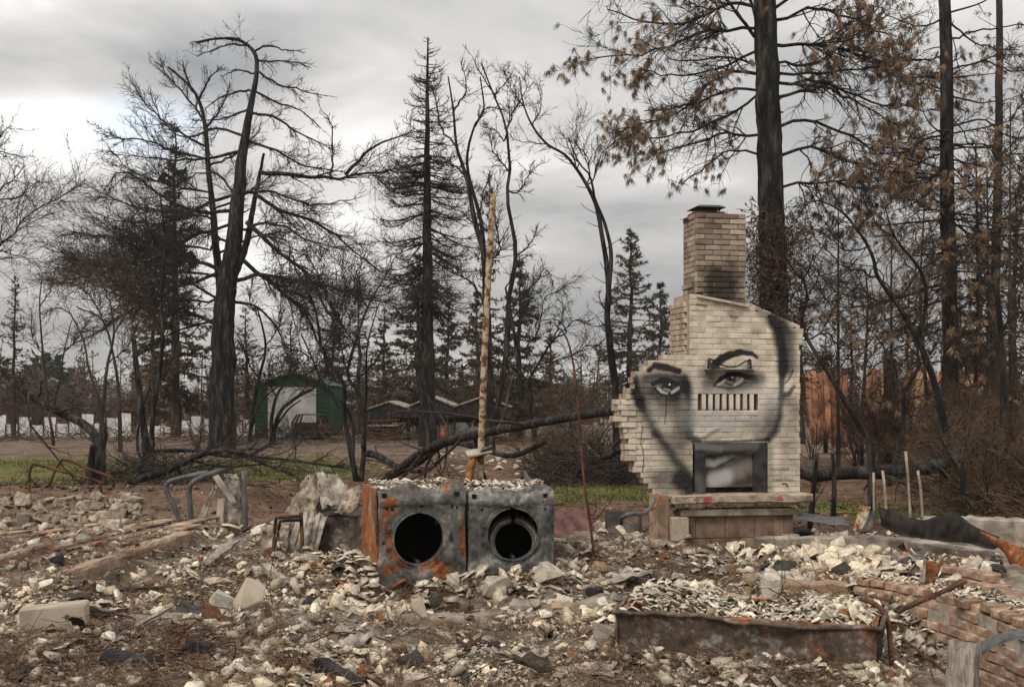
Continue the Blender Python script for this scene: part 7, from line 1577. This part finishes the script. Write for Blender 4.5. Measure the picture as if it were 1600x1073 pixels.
# leaning crumbling board between handrail bars
Db = 12.6
thing_sheet('plaster_board', 'upright crumbling plaster board between the handrail bars', 'plaster', [P(348, 838, Db), P(382, 838, Db), P(378, 728, Db + .1), P(344, 728, Db + .1)], 10, 20, .07, 31, .03, M['ashy'], ragged=.45, freq=4, fold=.7)
thing_sheet('plaster_board', 'slanting plaster strip propped left of the upright board', 'plaster', [P(296, 836, Db - .1), P(312, 836, Db - .1), P(344, 752, Db), P(336, 750, Db)], 6, 16, .04, 32, .02, M['ashy'], ragged=.3, freq=4)
thing_sheet('plaster_board', 'tan panel strip leaning on the upright board', 'plaster', [P(336, 836, Db - .2), P(346, 836, Db - .2), P(352, 776, Db), P(340, 776, Db)], 4, 10, .015, 33, .02, M['block'], ragged=.1)
thing_sheet('plaster_board', 'dark crushed duct bent over the upright board', 'duct', [P(332, 745, Db + .1), P(342, 742, Db + .1), P(372, 786, Db - .1), P(364, 790, Db - .1)], 5, 12, .03, 34, .02, M['concrete'])
# curled black sheet and orange ribbon over the foundation wall
def ribbon(name, label, cat, top, bot, D0, D1, mat, seed, wave=.06, thick=.006, n=46):
    rng = np.random.default_rng(seed); a = resample(np.array(top, float), n); b = resample(np.array(bot, float), n); Ds = np.linspace(D0, D1, n); m = 7; V = []
    for i in range(n):
        for j in range(m):
            v = j / (m - 1); p = a[i] * (1 - v) + b[i] * v; D = Ds[i] + wave * math.sin(i * .55 + v * 2 + seed) + .12 * (1 - v) ** 2 + .03 * (fbm(np.array([i * .25]), np.array([v * 3]), 3, seed)[0] - .5); V.append(P(p[0], p[1], D))
    V = np.array(V); off = np.array([0, thick, -thick * .3]); N_ = n * m; Q = []
    for i in range(n - 1):
        for j in range(m - 1): q = (i * m + j, (i + 1) * m + j, (i + 1) * m + j + 1, i * m + j + 1); Q += [q, tuple(x + N_ for x in q[::-1])]
    for i in range(n - 1):
        for j in (0, m - 1): q = (i * m + j, i * m + j + N_, (i + 1) * m + j + N_, (i + 1) * m + j); Q.append(q)
    for i in (0, n - 1):
        for j in range(m - 1): Q.append((i * m + j, i * m + j + N_, i * m + j + 1 + N_, i * m + j + 1))
    return tag(obj(name, np_mesh(name, np.vstack([V, V + off]), Q, smooth=True), mat), label, cat)
M['ribbon'] = simple('burnt_roof_sheet', [(.3, (.008, .007, .006)), (.6, (.026, .021, .017)), (.85, (.07, .05, .035))], 7, .7, .2, bs=.5, bd=.01)
M['ribbon_rust'] = burnt_steel('rust_ribbon_steel', .36, .46, (.16, .10, .06), (.34, .20, .10))
ribbon('curled_sheet', 'long black buckled roofing sheet lying on the foundation wall', 'sheet metal', [(1372, 790), (1400, 800), (1440, 812), (1462, 806), (1490, 800), (1520, 820), (1545, 832), (1562, 838)], [(1378, 822), (1410, 836), (1450, 842), (1480, 846), (1510, 848), (1535, 854), (1552, 858), (1560, 854)], 11.6, 10.2, M['ribbon'], 4)
ribbon('curled_sheet', 'orange rusted end of metal sheeting curling off the black buckled sheet', 'sheet metal', [(1528, 828), (1558, 840), (1585, 850), (1620, 862), (1650, 880)], [(1548, 846), (1568, 862), (1580, 885), (1596, 915), (1625, 950)], 10.1, 8.9, M['ribbon_rust'], 5, wave=.05, n=30)
ribbon('curled_sheet', 'grey curved metal strip arching out of the corner pit', 'sheet metal', [(1518, 1016), (1540, 998), (1565, 988), (1600, 984), (1660, 984)], [(1520, 1034), (1545, 1016), (1570, 1004), (1600, 998), (1660, 1000)], 6.1, 6.0, M['grey_pipe'], 6, wave=.03, n=24)
thing_sheet('rusty_scrap', 'folded orange scrap sheet pointing up on the garden wall', 'sheet metal', [P(1438, 915, 7.9), P(1462, 912, 7.9), P(1474, 880, 7.95), P(1446, 874, 7.95)], 6, 8, .05, 41, .006, M['ribbon_rust'], fold=.6); thing_sheet('rusty_scrap', 'thin pale curled scrap standing next to the folded orange one', 'sheet metal', [P(1436, 910, 7.85), P(1446, 910, 7.85), P(1448, 872, 7.9), P(1444, 872, 7.9)], 4, 8, .02, 42, .005, M['ashy'])
thing_sheet('rusty_scrap', 'crumpled orange-grey scrap before the foundation wall', 'sheet metal', [P(1384, 884, 9.4), P(1440, 890, 9.3), P(1440, 868, 9.8), P(1392, 858, 9.8)], 10, 7, .06, 43, .006, M['steel_rusty'], fold=.6)
thing_sheet('orange_board', 'orange-brown split board standing at the end of the black sheet', 'board', [P(1333, 830, 11.9), P(1352, 828, 11.9), P(1360, 792, 12), P(1344, 788, 12)], 5, 8, .02, 44, .02, M['post'])
thing_sheet('flat_sheet', 'dark leaning panel leaning beside the split orange board', 'panel', [P(1344, 832, 11.8), P(1360, 830, 11.8), P(1372, 800, 12), P(1362, 798, 12)], 5, 8, .02, 45, .02, M['dark_metal'])
thing_sheet('flat_sheet', 'flat blue-grey sheet on the ground right of the chimney', 'panel', [P(1240, 812, 14.3), P(1330, 822, 13.8), P(1320, 808, 14.8), P(1250, 800, 15)], 8, 5, .03, 46, .01, M['grey_pipe'])
thing_sheet('dark_panel', 'black rectangular panel standing in the brick rubble', 'panel', [P(944, 852, 11), P(1004, 856, 10.9), P(1002, 796, 11.1), P(946, 800, 11.1)], 8, 8, .015, 47, .012, M['dark_metal'])
thing_sheet('dark_panel', 'maroon scorched panel propped behind the washing machine', 'panel', [P(866, 842, 11.2), P(930, 836, 11.4), P(922, 796, 11.6), P(868, 798, 11.4)], 8, 8, .03, 48, .015, simple('maroon_scorched', [(.3, (.06, .03, .026)), (.7, (.17, .09, .075))], 6, .85))
thing_sheet('black_rag', 'charred black felt sheet draped on the mound behind the bathtub', 'felt', [P(948, 912, 8.5), P(1022, 900, 8.4), P(1030, 884, 8.9), P(956, 896, 9)], 12, 8, .05, 49, .006, M['concrete'], fold=.6, ragged=.2)
def lattice():
    r = empty('wire_grate', gpt(892, 876, 0), 'dark wire lattice grate leaning beside the washing machine', 'grate'); D = 9.7
    for k in range(5):
        a = k / 4; pipe('bar', [P(868 + 30 * a, 866 + 6 * a, D), P(872 + 36 * a * .9, 884 - 22 * (1 - a) * 0, D)], .008, M['dark_metal'], r, 5, 3)
    for k in range(5):
        a = k / 4; pipe('bar', [P(868, 866 + 14 * a, D + .02), P(902, 860 + 22 * a, D + .02)], .008, M['dark_metal'], r, 5, 3)
lattice()
single_pipe('copper_pipe', 'orange bent pipe lying over the rubble at the chimney corner', 'pipe', [P(1000, 798, 12.4), P(1020, 794, 12.4), P(1028, 782, 12.5), P(1026, 772, 12.6)], .018, M['rust'], n=16); single_pipe('valve_pipe', 'grey pipe elbow with a round valve beside the black panel', 'pipe', [gpt(972, 870, -.05), P(971, 830, 10.7), P(972, 806, 10.7), P(985, 803, 10.7), P(1010, 800, 11), P(1024, 780, 11.4)], .02, M['grey_pipe'], n=26)

# ------------------------------------------------------------------ loose rubble: the largest pieces singly, the rest as one mass
def rubble(n, name, label, cat, group, meshes, area, smin, smax, seed, sink=.3, tilt=40, cond=None):
    rng = np.random.default_rng(seed); k = 0; tries = 0
    while k < n and tries < n * 40:
        tries += 1; px = rng.uniform(area[0], area[1]); py = rng.uniform(area[2], area[3])
        if cond and not cond(px, py): continue
        q = on_ground(px, py, 4.6, 45); s = (smin + (smax - smin) * rng.random() ** 2.2) * q[1] / F_PX
        if blocked(q[0], q[1], .02): continue
        o = bpy.data.objects.new(name, meshes[rng.integers(len(meshes))]); C.objects.link(o); o.scale = (s, s * rng.uniform(.7, 1.1), s * rng.uniform(.6, 1.2))
        o.rotation_euler = (math.radians(rng.normal(0, tilt * .5)), math.radians(rng.normal(0, tilt * .5)), rng.uniform(0, 6.28)); o.location = (q[0], q[1], q[2] + s * .12); tag(o, label, cat, group); k += 1
def blocked(x, y, m=0.0):
    q = np.array([x, y]) - TA; a = q @ TAX; b = q @ TPR
    if -m < a < TL + m and -m < b < TW + m: return True
    for (ox, oy, rz, W) in ((-1.025, 8.70, a1, .69), (-.345, 8.93, a2, .68)):
        dx, dy = x - ox, y - oy; u = dx * math.cos(rz) + dy * math.sin(rz); v = -dx * math.sin(rz) + dy * math.cos(rz)
        if -m < u < W + m and -.02 - m < v < .7 + m: return True
    return False
SL = [hull(400 + i, (1, .8, .28), 11, M['plaster'], 'plaster_fragment') for i in range(10)]
CK = [hull(430 + i, (1, .8, .65), 13, M['stone'], 'concrete_fragment') for i in range(8)]
TN = [hull(450 + i, (1, .8, .7), 14, M['stone_tan'], 'field_stone') for i in range(8)]
BK = [(lambda me: (me.transform(Matrix.Diagonal((5, 5, 5, 1))), me)[1])(m) for m in brick_meshes('loose_brick', 5, M['brick_pale'] if 'brick_pale' in M else M['plaster'], (.2, .1, .06), .008, .005)]
rubble(290, 'plaster_fragment', 'pale broken plaster fragment lying loose in the ash debris', 'plaster', 'broken plaster fragments in the debris', SL, (0, 1500, 850, 1080), 12, 46, 61)
rubble(90, 'concrete_fragment', 'grey-beige broken concrete lump lying in the house debris', 'rubble', 'concrete lumps in the debris', CK, (0, 1500, 840, 1075), 10, 34, 62)
rubble(150, 'field_stone', 'tan field stone in the bank beside the iron hoops', 'stone', 'stones of the left bank', TN, (0, 215, 780, 832), 10, 40, 63, sink=.2)
rubble(40, 'loose_brick', 'pale loose brick in the heap between washer and chimney', 'brick', 'bricks heaped by the chimney', BK, (872, 1010, 826, 884), 16, 30, 64, tilt=60)
rubble(34, 'loose_brick', 'loose brick scattered right of the chimney footing', 'brick', 'bricks right of the chimney', BK, (1262, 1400, 835, 895), 13, 24, 65, tilt=60)
BC = [hull(490 + i, (1, .7, .55), 18, M['black'], 'char_fragment') for i in range(6)]
rubble(46, 'char_fragment', 'small black charred fragment lying in the pale debris', 'char', 'charred fragments in the debris', BC, (60, 1480, 870, 1075), 9, 34, 70)
RT = [hull(470 + i, (1, .7, .25), 9, M['red_tile'], 'red_shard') for i in range(4)]
rubble(16, 'red_shard', 'red clay shard lying on the rubble right of the hearth', 'shard', 'red shards by the hearth', RT, (1255, 1330, 796, 812), 8, 26, 66)
rubble(10, 'red_shard', 'orange-red clay shard on the boards by the stone bank', 'shard', 'orange shards on the boards', RT, (0, 180, 815, 870), 10, 40, 67)
WF = [hull(480 + i, (1, .8, .5), 10, M['plaster'], 'white_rubble') for i in range(5)]
rubble(70, 'white_rubble', 'white rubble lump on the old foundations across the field', 'rubble', 'white rubble across the field', WF, (655, 850, 690, 742), 5, 20, 68)
rubble(26, 'white_rubble', 'white rubble lump on the rear foundation wall', 'rubble', 'white rubble on the rear foundation', WF, (1395, 1600, 800, 826), 6, 16, 69)

rs2 = np.random.default_rng(91)
for i in range(75):
    q = on_ground(rs2.uniform(20, 1480), rs2.uniform(862, 1060), 4.6, 20)
    if blocked(q[0], q[1], .1): continue
    a = rs2.uniform(0, 6.28); L = rs2.uniform(.08, .32); W_ = L * rs2.uniform(.3, .8); u = np.array([math.cos(a), math.sin(a), rs2.normal(0, .25)]) * L; v = np.array([-math.sin(a), math.cos(a), rs2.normal(.2, .35)]) * W_; c0 = q + np.array([0, 0, .02]) - u / 2
    k = i % 3; o = sheet('metal_scrap', [c0, c0 + u, c0 + u + v, c0 + v], 7, 6, L * .16, 100 + i, .004, M[('rust_dark', 'dark_metal', 'ashy')[k]], None, ragged=.4, fold=.8)
    tag(o, ('crumpled rusty tin scrap lying in the pale debris', 'crumpled black metal scrap lying in the pale debris', 'crumpled ash-grey foil scrap lying in the pale debris')[k], 'scrap', ('rusty tin scraps', 'black metal scraps', 'ash-grey foil scraps')[k] + ' in the debris')
for i in range(14):
    q = on_ground(rs2.uniform(60, 1450), rs2.uniform(880, 1060), 4.6, 20)
    if blocked(q[0], q[1], .3): continue
    pts = [q + np.array([0, 0, -.03])]; d = rs2.normal(0, 1, 3); d[2] = .5
    for k in range(5): d = d * .6 + rs2.normal(0, .8, 3); d[2] = d[2] * .4 - .05 * k + .12; d /= np.linalg.norm(d); p_ = pts[-1] + d * rs2.uniform(.08, .16); p_[2] = max(p_[2], gz(p_[0], p_[1]) + .01); pts.append(p_)
    single_pipe('loose_wire', 'thin bent burnt wire poking out of the debris', 'wire', pts, .005, M['rust_dark'], 'burnt wires in the debris', 5, .004, 24)

def frag_mass(pos, size, col, rng, flat=.17, tiltsd=.38, curl=.06):
    n = len(pos); K = 5; th = (np.arange(K) * 2 * np.pi / K)[None] + rng.normal(0, .28, (n, K)); r = rng.uniform(.45, 1.15, (n, K)) * .5
    asp = rng.uniform(.45, 1.0, n)[:, None]; x = r * np.cos(th); y = r * np.sin(th) * asp; h = (flat * rng.uniform(.5, 1.2, n))[:, None]
    cz_ = rng.normal(0, curl, (n, K)); top = np.stack([x * .88, y * .88, h / 2 + cz_], -1); bot = np.stack([x, y, -h / 2 + cz_], -1)
    L = np.concatenate([top, bot], 1) * size[:, None, None]
    az = rng.random(n) * 6.28; tx = rng.normal(0, tiltsd, n); ty = rng.normal(0, tiltsd, n)
    lay = rng.random(n) < .55       # broken sheets: neighbours keep a common dip
    tx = np.where(lay, (fbm(pos[:, 0] * 2.2 + 3, pos[:, 1] * 2.2, 2, 71) - .5) * 3.4 + tx * .3, tx); ty = np.where(lay, (fbm(pos[:, 0] * 2.2 + 8, pos[:, 1] * 2.2 + 5, 2, 73) - .5) * 3.4 + ty * .3, ty)
    def rot(v, a, i, j):
        c, s = np.cos(a)[:, None], np.sin(a)[:, None]; o = v.copy(); o[..., i] = v[..., i] * c - v[..., j] * s; o[..., j] = v[..., i] * s + v[..., j] * c; return o
    L = rot(rot(rot(L, az, 0, 1), tx, 1, 2), ty, 0, 2); V = (L + pos[:, None]).reshape(-1, 3); b = np.arange(n)[:, None] * 10
    i = np.arange(K); i2 = (i + 1) % K; Q = np.stack([b + i, b + K + i, b + K + i2, b + i2], -1).reshape(-1, 4)
    T = np.concatenate([np.stack([b[:, 0], b[:, 0] + k, b[:, 0] + k + 1], 1) for k in range(1, K - 1)])
    return V, Q, T, np.repeat(col, 10, 0)
def palette(n, rng, w=(.44, .22, .06, .08, .26)):
    base = np.array([(.66, .57, .44), (.44, .385, .31), (.05, .046, .043), (.28, .20, .13), (.76, .69, .565), (.26, .10, .04)]); w = tuple(w) + (.025,); k = rng.choice(6, n, p=np.array(w) / sum(w)); return base[k] * rng.uniform(.65, 1.12, n)[:, None]
def ground_pts(n, rng, x0, x1, y0, y1, cond=None):
    px = rng.uniform(x0, x1, n); py = rng.uniform(y0, y1, n); k = (px - 800) / F_PX; q = (py - HOR) / F_PX
    D = np.full(n, 8.0)
    for _ in range(14): D = .5 * D + .5 * np.clip((EYE - ground(k * D, D)) / q, 3.5, 60)
    return np.stack([k * D, D, ground(k * D, D)], 1), px, py
def debris_mass():
    rng = np.random.default_rng(500)
    p, px, py = ground_pts(66000, rng, -120, 1560, 832, 1140)
    m = fbm(p[:, 0] * 1.3 + 4, p[:, 1] * 1.3, 4, 31); cl = fbm(p[:, 0] * 4, p[:, 1] * 4, 3, 37)
    keep = (m * .62 + cl * .38 + rng.normal(0, .06, len(p))) > .435
    left = (p[:, 0] < -2.7) & (p[:, 1] > 8.8); keep &= ~(left & (rng.random(len(p)) < .8))
    keep &= ~((p[:, 1] > 12.2) & (rng.random(len(p)) < .6)); keep &= ~np.array([blocked(a, b) for a, b in p[:, :2]]); keep &= ~((p[:, 0] > 2.45) & (p[:, 1] < 6.3) & (rng.random(len(p)) < .7))
    p = p[keep]; px, py = px[keep], py[keep]; n = len(p); zone = np.clip((fbm(p[:, 0] * .9 + 2, p[:, 1] * .9 + 7, 3, 83) - .3) / .4, 0, 1); size = np.clip(rng.lognormal(math.log(.021), .8, n) * (.6 + 1.5 * zone ** 1.6), .007, .17) * np.clip(p[:, 1] / 7.5, .8, 1.6)
    p[:, 2] += size * rng.uniform(0, .35, n) + .012
    pal = palette(n, rng); tone = np.clip((fbm(p[:, 0] * 1.5 + 6, p[:, 1] * 1.5 + 1, 3, 89) - .3) / .4, 0, 1)[:, None]      # cream plaster here, grey ash or scorched board there
    pal = pal * (tone * np.array([1.08, 1.04, .98]) + (1 - tone) * np.array([.82, .82, .83]))
    V, Q, T, c = frag_mass(p, size, pal, rng)
    tag(obj('debris_bed', np_mesh('debris_bed', V, Q, T, col=c), M['debris']), 'bed of pale ash, plaster chips and char covering the house floor', 'debris', kind='stuff')
    print('debris', n)
debris_mass()
def fill_pts(n, rng, f): return f(rng.random(n), rng.random(n))
def heaps():
    rng = np.random.default_rng(501)
    # fill of the bathtub
    n = 2600; u = rng.random(n); v = rng.random(n); a = .02 + u * (TL - .04); b = .03 + v * (TW - .05)
    h = TZ - .06 + .085 * np.sin(np.clip(v, 0, 1) * 3.1) + .05 * np.sin(u * 9) * v + .05 * (u < .35) * v; h = np.where((v < .12) | (u > .93), TZ + .004, h); xy = TA[None] + a[:, None] * TAX[None] + b[:, None] * TPR[None]
    p = np.c_[xy, h + rng.uniform(-.02, .03, n)]; keep = (h > TZ) | (rng.random(n) < .9); keep &= ~((v < .12) & (rng.random(n) < .75)); p = p[keep]
    V, Q, T, c = frag_mass(p, np.clip(rng.lognormal(math.log(.042), .5, len(p)), .012, .15), palette(len(p), rng, (.5, .2, .05, .1, .2)), rng)
    tag(obj('tub_rubble', np_mesh('tub_rubble', V, Q, T, col=c), M['debris']), 'pale plaster rubble heaped inside the buried bathtub', 'debris', kind='stuff')
    # crust on the appliances
    P2 = []
    for (ox, oy, rz, W, H, z0, k) in ((-1.025, 8.70, a1, .69, .94, -.18, 420), (-.345, 8.93, a2, .68, .915, -.18, 520)):
        u = rng.random(k) * (W - .04) + .02; v = .06 + rng.random(k) * .6; z = z0 + H - .03 + .02 * rng.random(k) - .02 * np.sin(u / W * 3.14) * np.sin(v / .7 * 3.14) + .03 * (v > .4)
        P2.append(np.c_[ox + u * math.cos(rz) - v * math.sin(rz), oy + u * math.sin(rz) + v * math.cos(rz), z])
    for q, lab in zip(P2, ('white ash and plaster crust on top of the tumble dryer', 'white ash and plaster crust on top of the washing machine')):
        V, Q, T, c = frag_mass(q, np.clip(rng.lognormal(math.log(.035), .5, len(q)), .012, .11), palette(len(q), rng, (.55, .15, .03, .07, .3)), rng); tag(obj('ash_crust', np_mesh('ash_crust', V, Q, T, col=c), M['debris']), lab, 'debris', kind='stuff')
    # crumbs on the garden wall and behind it
    n = 1500; s = rng.random(n); i = (s * 199).astype(int); q = BW[i] + rng.normal(0, .03, (n, 2)); i2 = np.minimum(i + 1, 199); t = BW[i2] - BW[i2 - 1]; nn = np.stack([-t[:, 1], t[:, 0]], 1); nn /= np.linalg.norm(nn, axis=1, keepdims=True)
    off = rng.uniform(.06, .5, n); q = q + nn * off[:, None]; z = np.where(off < .2, .155, np.maximum(ground(q[:, 0], q[:, 1]), .10) + .02); keep = rng.random(n) < np.where(off < .2, .8 * (s < .45) + .12, .9)
    p = np.c_[q, z][keep]; V, Q, T, c = frag_mass(p, np.clip(rng.lognormal(math.log(.035), .5, len(p)), .012, .1), palette(len(p), rng), rng); tag(obj('wall_crumbs', np_mesh('wall_crumbs', V, Q, T, col=c), M['debris']), 'plaster crumbs and mortar lying on the brick garden wall', 'debris', kind='stuff')
    # dark scatter across the soil beyond the house
    p, px, py = ground_pts(4500, rng, -60, 1660, 700, 840); n = len(p); col = np.array([(.10, .07, .05), (.05, .04, .035), (.22, .17, .13), (.45, .41, .35)])[rng.choice(4, n, p=(.45, .3, .15, .1))] * rng.uniform(.7, 1.2, n)[:, None]
    V, Q, T, c = frag_mass(p + np.array([0, 0, .01]), np.clip(rng.lognormal(math.log(.05), .5, n), .02, .22), col, rng); tag(obj('soil_litter', np_mesh('soil_litter', V, Q, T, col=c), M['debris']), 'small burnt crumbs scattered over the brown field', 'litter', kind='stuff')
heaps()
def needles_litter():
    rng = np.random.default_rng(502); p, px, py = ground_pts(64000, rng, -120, 1560, 840, 1150); m = fbm(p[:, 0] * 1.1 + 9, p[:, 1] * 1.1, 3, 51)
    keep = (m + rng.normal(0, .07, len(p))) > .41; keep &= ~np.array([blocked(a, b) for a, b in p[:, :2]]); p = p[keep]; n = len(p)
    a = rng.random(n) * 6.28; L = rng.uniform(.07, .17, n); e = np.abs(rng.normal(0, .22, n)); d = np.stack([np.cos(a) * np.cos(e), np.sin(a) * np.cos(e), np.sin(e)], 1); side = np.stack([-np.sin(a), np.cos(a), rng.normal(0, .5, n)], 1) * (.0017 * np.clip(p[:, 1] / 7, .8, 1.7))[:, None]
    p[:, 2] += rng.uniform(.008, .05, n); mid = p + d * (L * .5)[:, None] + np.stack([rng.normal(0, .01, n), rng.normal(0, .01, n), rng.uniform(.0, .02, n)], 1); end = p + d * L[:, None] - np.array([0, 0, .01])
    V = np.stack([p - side, p + side, mid + side, mid - side, end], 1).reshape(-1, 3); b = np.arange(n) * 5; Q = np.stack([b, b + 1, b + 2, b + 3], 1); T = np.stack([b + 3, b + 2, b + 4], 1)
    col = np.array([(.15, .085, .05), (.22, .135, .085), (.09, .055, .036)])[rng.integers(0, 3, n)] * rng.uniform(.7, 1.3, n)[:, None]
    tag(obj('pine_needles', np_mesh('pine_needles', V, Q, T, col=np.repeat(col, 5, 0)), M['litter']), 'brown fallen pine needles matted over the debris', 'litter', kind='stuff')
needles_litter()
def grass():
    rng = np.random.default_rng(503); out = []
    for (y0, y1, x0, x1, n) in ((32.5, 40, -22, -6.2, 9000), (29, 36.5, -9, -4.6, 3500), (22.5, 26.5, -1.2, 3.6, 5200), (18.5, 22, 4.5, 9, 1500), (26.5, 29.5, -14, -9.5, 2500)):
        x = rng.uniform(x0, x1, n); y = rng.uniform(y0, y1, n); k = fbm(x * .7, y * .7, 3, 61) + rng.normal(0, .06, n) > .42; out.append(np.stack([x[k], y[k]], 1))
    q = np.concatenate(out); n = len(q); p = np.c_[q, ground(q[:, 0], q[:, 1]) - .01]; a = rng.random(n) * 6.28; h = rng.uniform(.03, .11, n); w = np.stack([np.cos(a), np.sin(a), a * 0], 1) * rng.uniform(.012, .03, n)[:, None]; tip = p + np.stack([rng.normal(0, .03, n), rng.normal(0, .03, n), h], 1)
    V = np.stack([p - w, p + w, tip], 1).reshape(-1, 3); col = np.array([(.10, .13, .028), (.14, .165, .04), (.16, .14, .06)])[rng.integers(0, 3, n)] * rng.uniform(.7, 1.2, n)[:, None]
    tag(obj('grass', np_mesh('grass', V, None, np.arange(3 * n).reshape(-1, 3), col=np.repeat(col, 3, 0)), M['litter']), 'thin new green grass in strips across the field', 'grass', kind='stuff')
grass()
def brush():
    rng = np.random.default_rng(504)
    def tangle(name, label, n, x0, x1, y0, y1, h, L, r, mat='twig'):
        x = rng.uniform(x0, x1, n); y = rng.uniform(y0, y1, n); c = np.exp(-(((x - (x0 + x1) / 2) / ((x1 - x0) * .42)) ** 2)); z = ground(x, y) + rng.random(n) * h * c; pts = np.zeros((n, 6, 3)); pts[:, 0] = np.stack([x, y, z], 1)
        a = rng.random(n) * 6.28; e = rng.normal(.1, .35, n); d = np.stack([np.cos(a) * np.cos(e), np.sin(a) * np.cos(e), np.sin(e)], 1)
        for k in range(1, 6): d = d + rng.normal(0, .25, (n, 3)); d /= np.linalg.norm(d, axis=1, keepdims=True); pts[:, k] = pts[:, k - 1] + d * L * rng.uniform(.5, 1.2, n)[:, None] / 5
        pts[..., 2] = np.maximum(pts[..., 2], ground(pts[..., 0], pts[..., 1]) + .005); t = Tubes(); t.add(pts, np.full((n, 6), r) * np.linspace(1, .4, 6), 1 if r > .0075 or n > 2000 else 3); tag(obj(name, t.mesh(name), M[mat]), label, 'brush', kind='stuff')
    tangle('brush_heap', 'tangled heap of dark burnt brush left of the chimney', 1500, .6, 3.2, 26.5, 31, 1.0, .9, .010)
    tangle('brush_heap', 'heap of dark brush under the fallen bough behind the handrail', 700, -10.5, -7.6, 27, 31, .7, 1.0, .010)
    tangle('brush_heap', 'matted brown brambles at the foot of the thicket by the foundation wall', 3200, 7.2, 12.5, 15.8, 21, 1.3, .9, .007, 'twig_brown')
    tangle('brush_heap', 'low burnt brush along the far edge of the field', 1600, -34, 4, 58, 66, .6, 1.6, .020, 'twig_brown')
    tangle('ground_twigs', 'fallen burnt twigs lying all over the brown field', 900, -12, 9, 17, 40, .05, .9, .009)
    tangle('rubble_twigs', 'thin burnt twigs and wires lying over the house debris', 260, -4, 3, 5.2, 11, .08, .5, .004, 'twig_brown')
brush()

# ------------------------------------------------------------------ smoke-tinged damp air between the trees
def haze():
    bm = bmesh.new(); add_box(bm, (0, 430, 9), (1300, 1020, 42)); me = bm_mesh('haze', bm); o = obj('haze', me)
    m = bpy.data.materials.new('haze_air'); m.use_nodes = True; nt = m.node_tree; nt.nodes.clear(); out = nt.nodes.new('ShaderNodeOutputMaterial'); v = nt.nodes.new('ShaderNodeVolumePrincipled')
    v.inputs['Color'].default_value = (.86, .84, .82, 1); v.inputs['Density'].default_value = .0003; v.inputs['Anisotropy'].default_value = 0.0; nt.links.new(v.outputs[0], out.inputs['Volume'])
    me.materials.append(m); tag(o, kind='stuff')
haze()
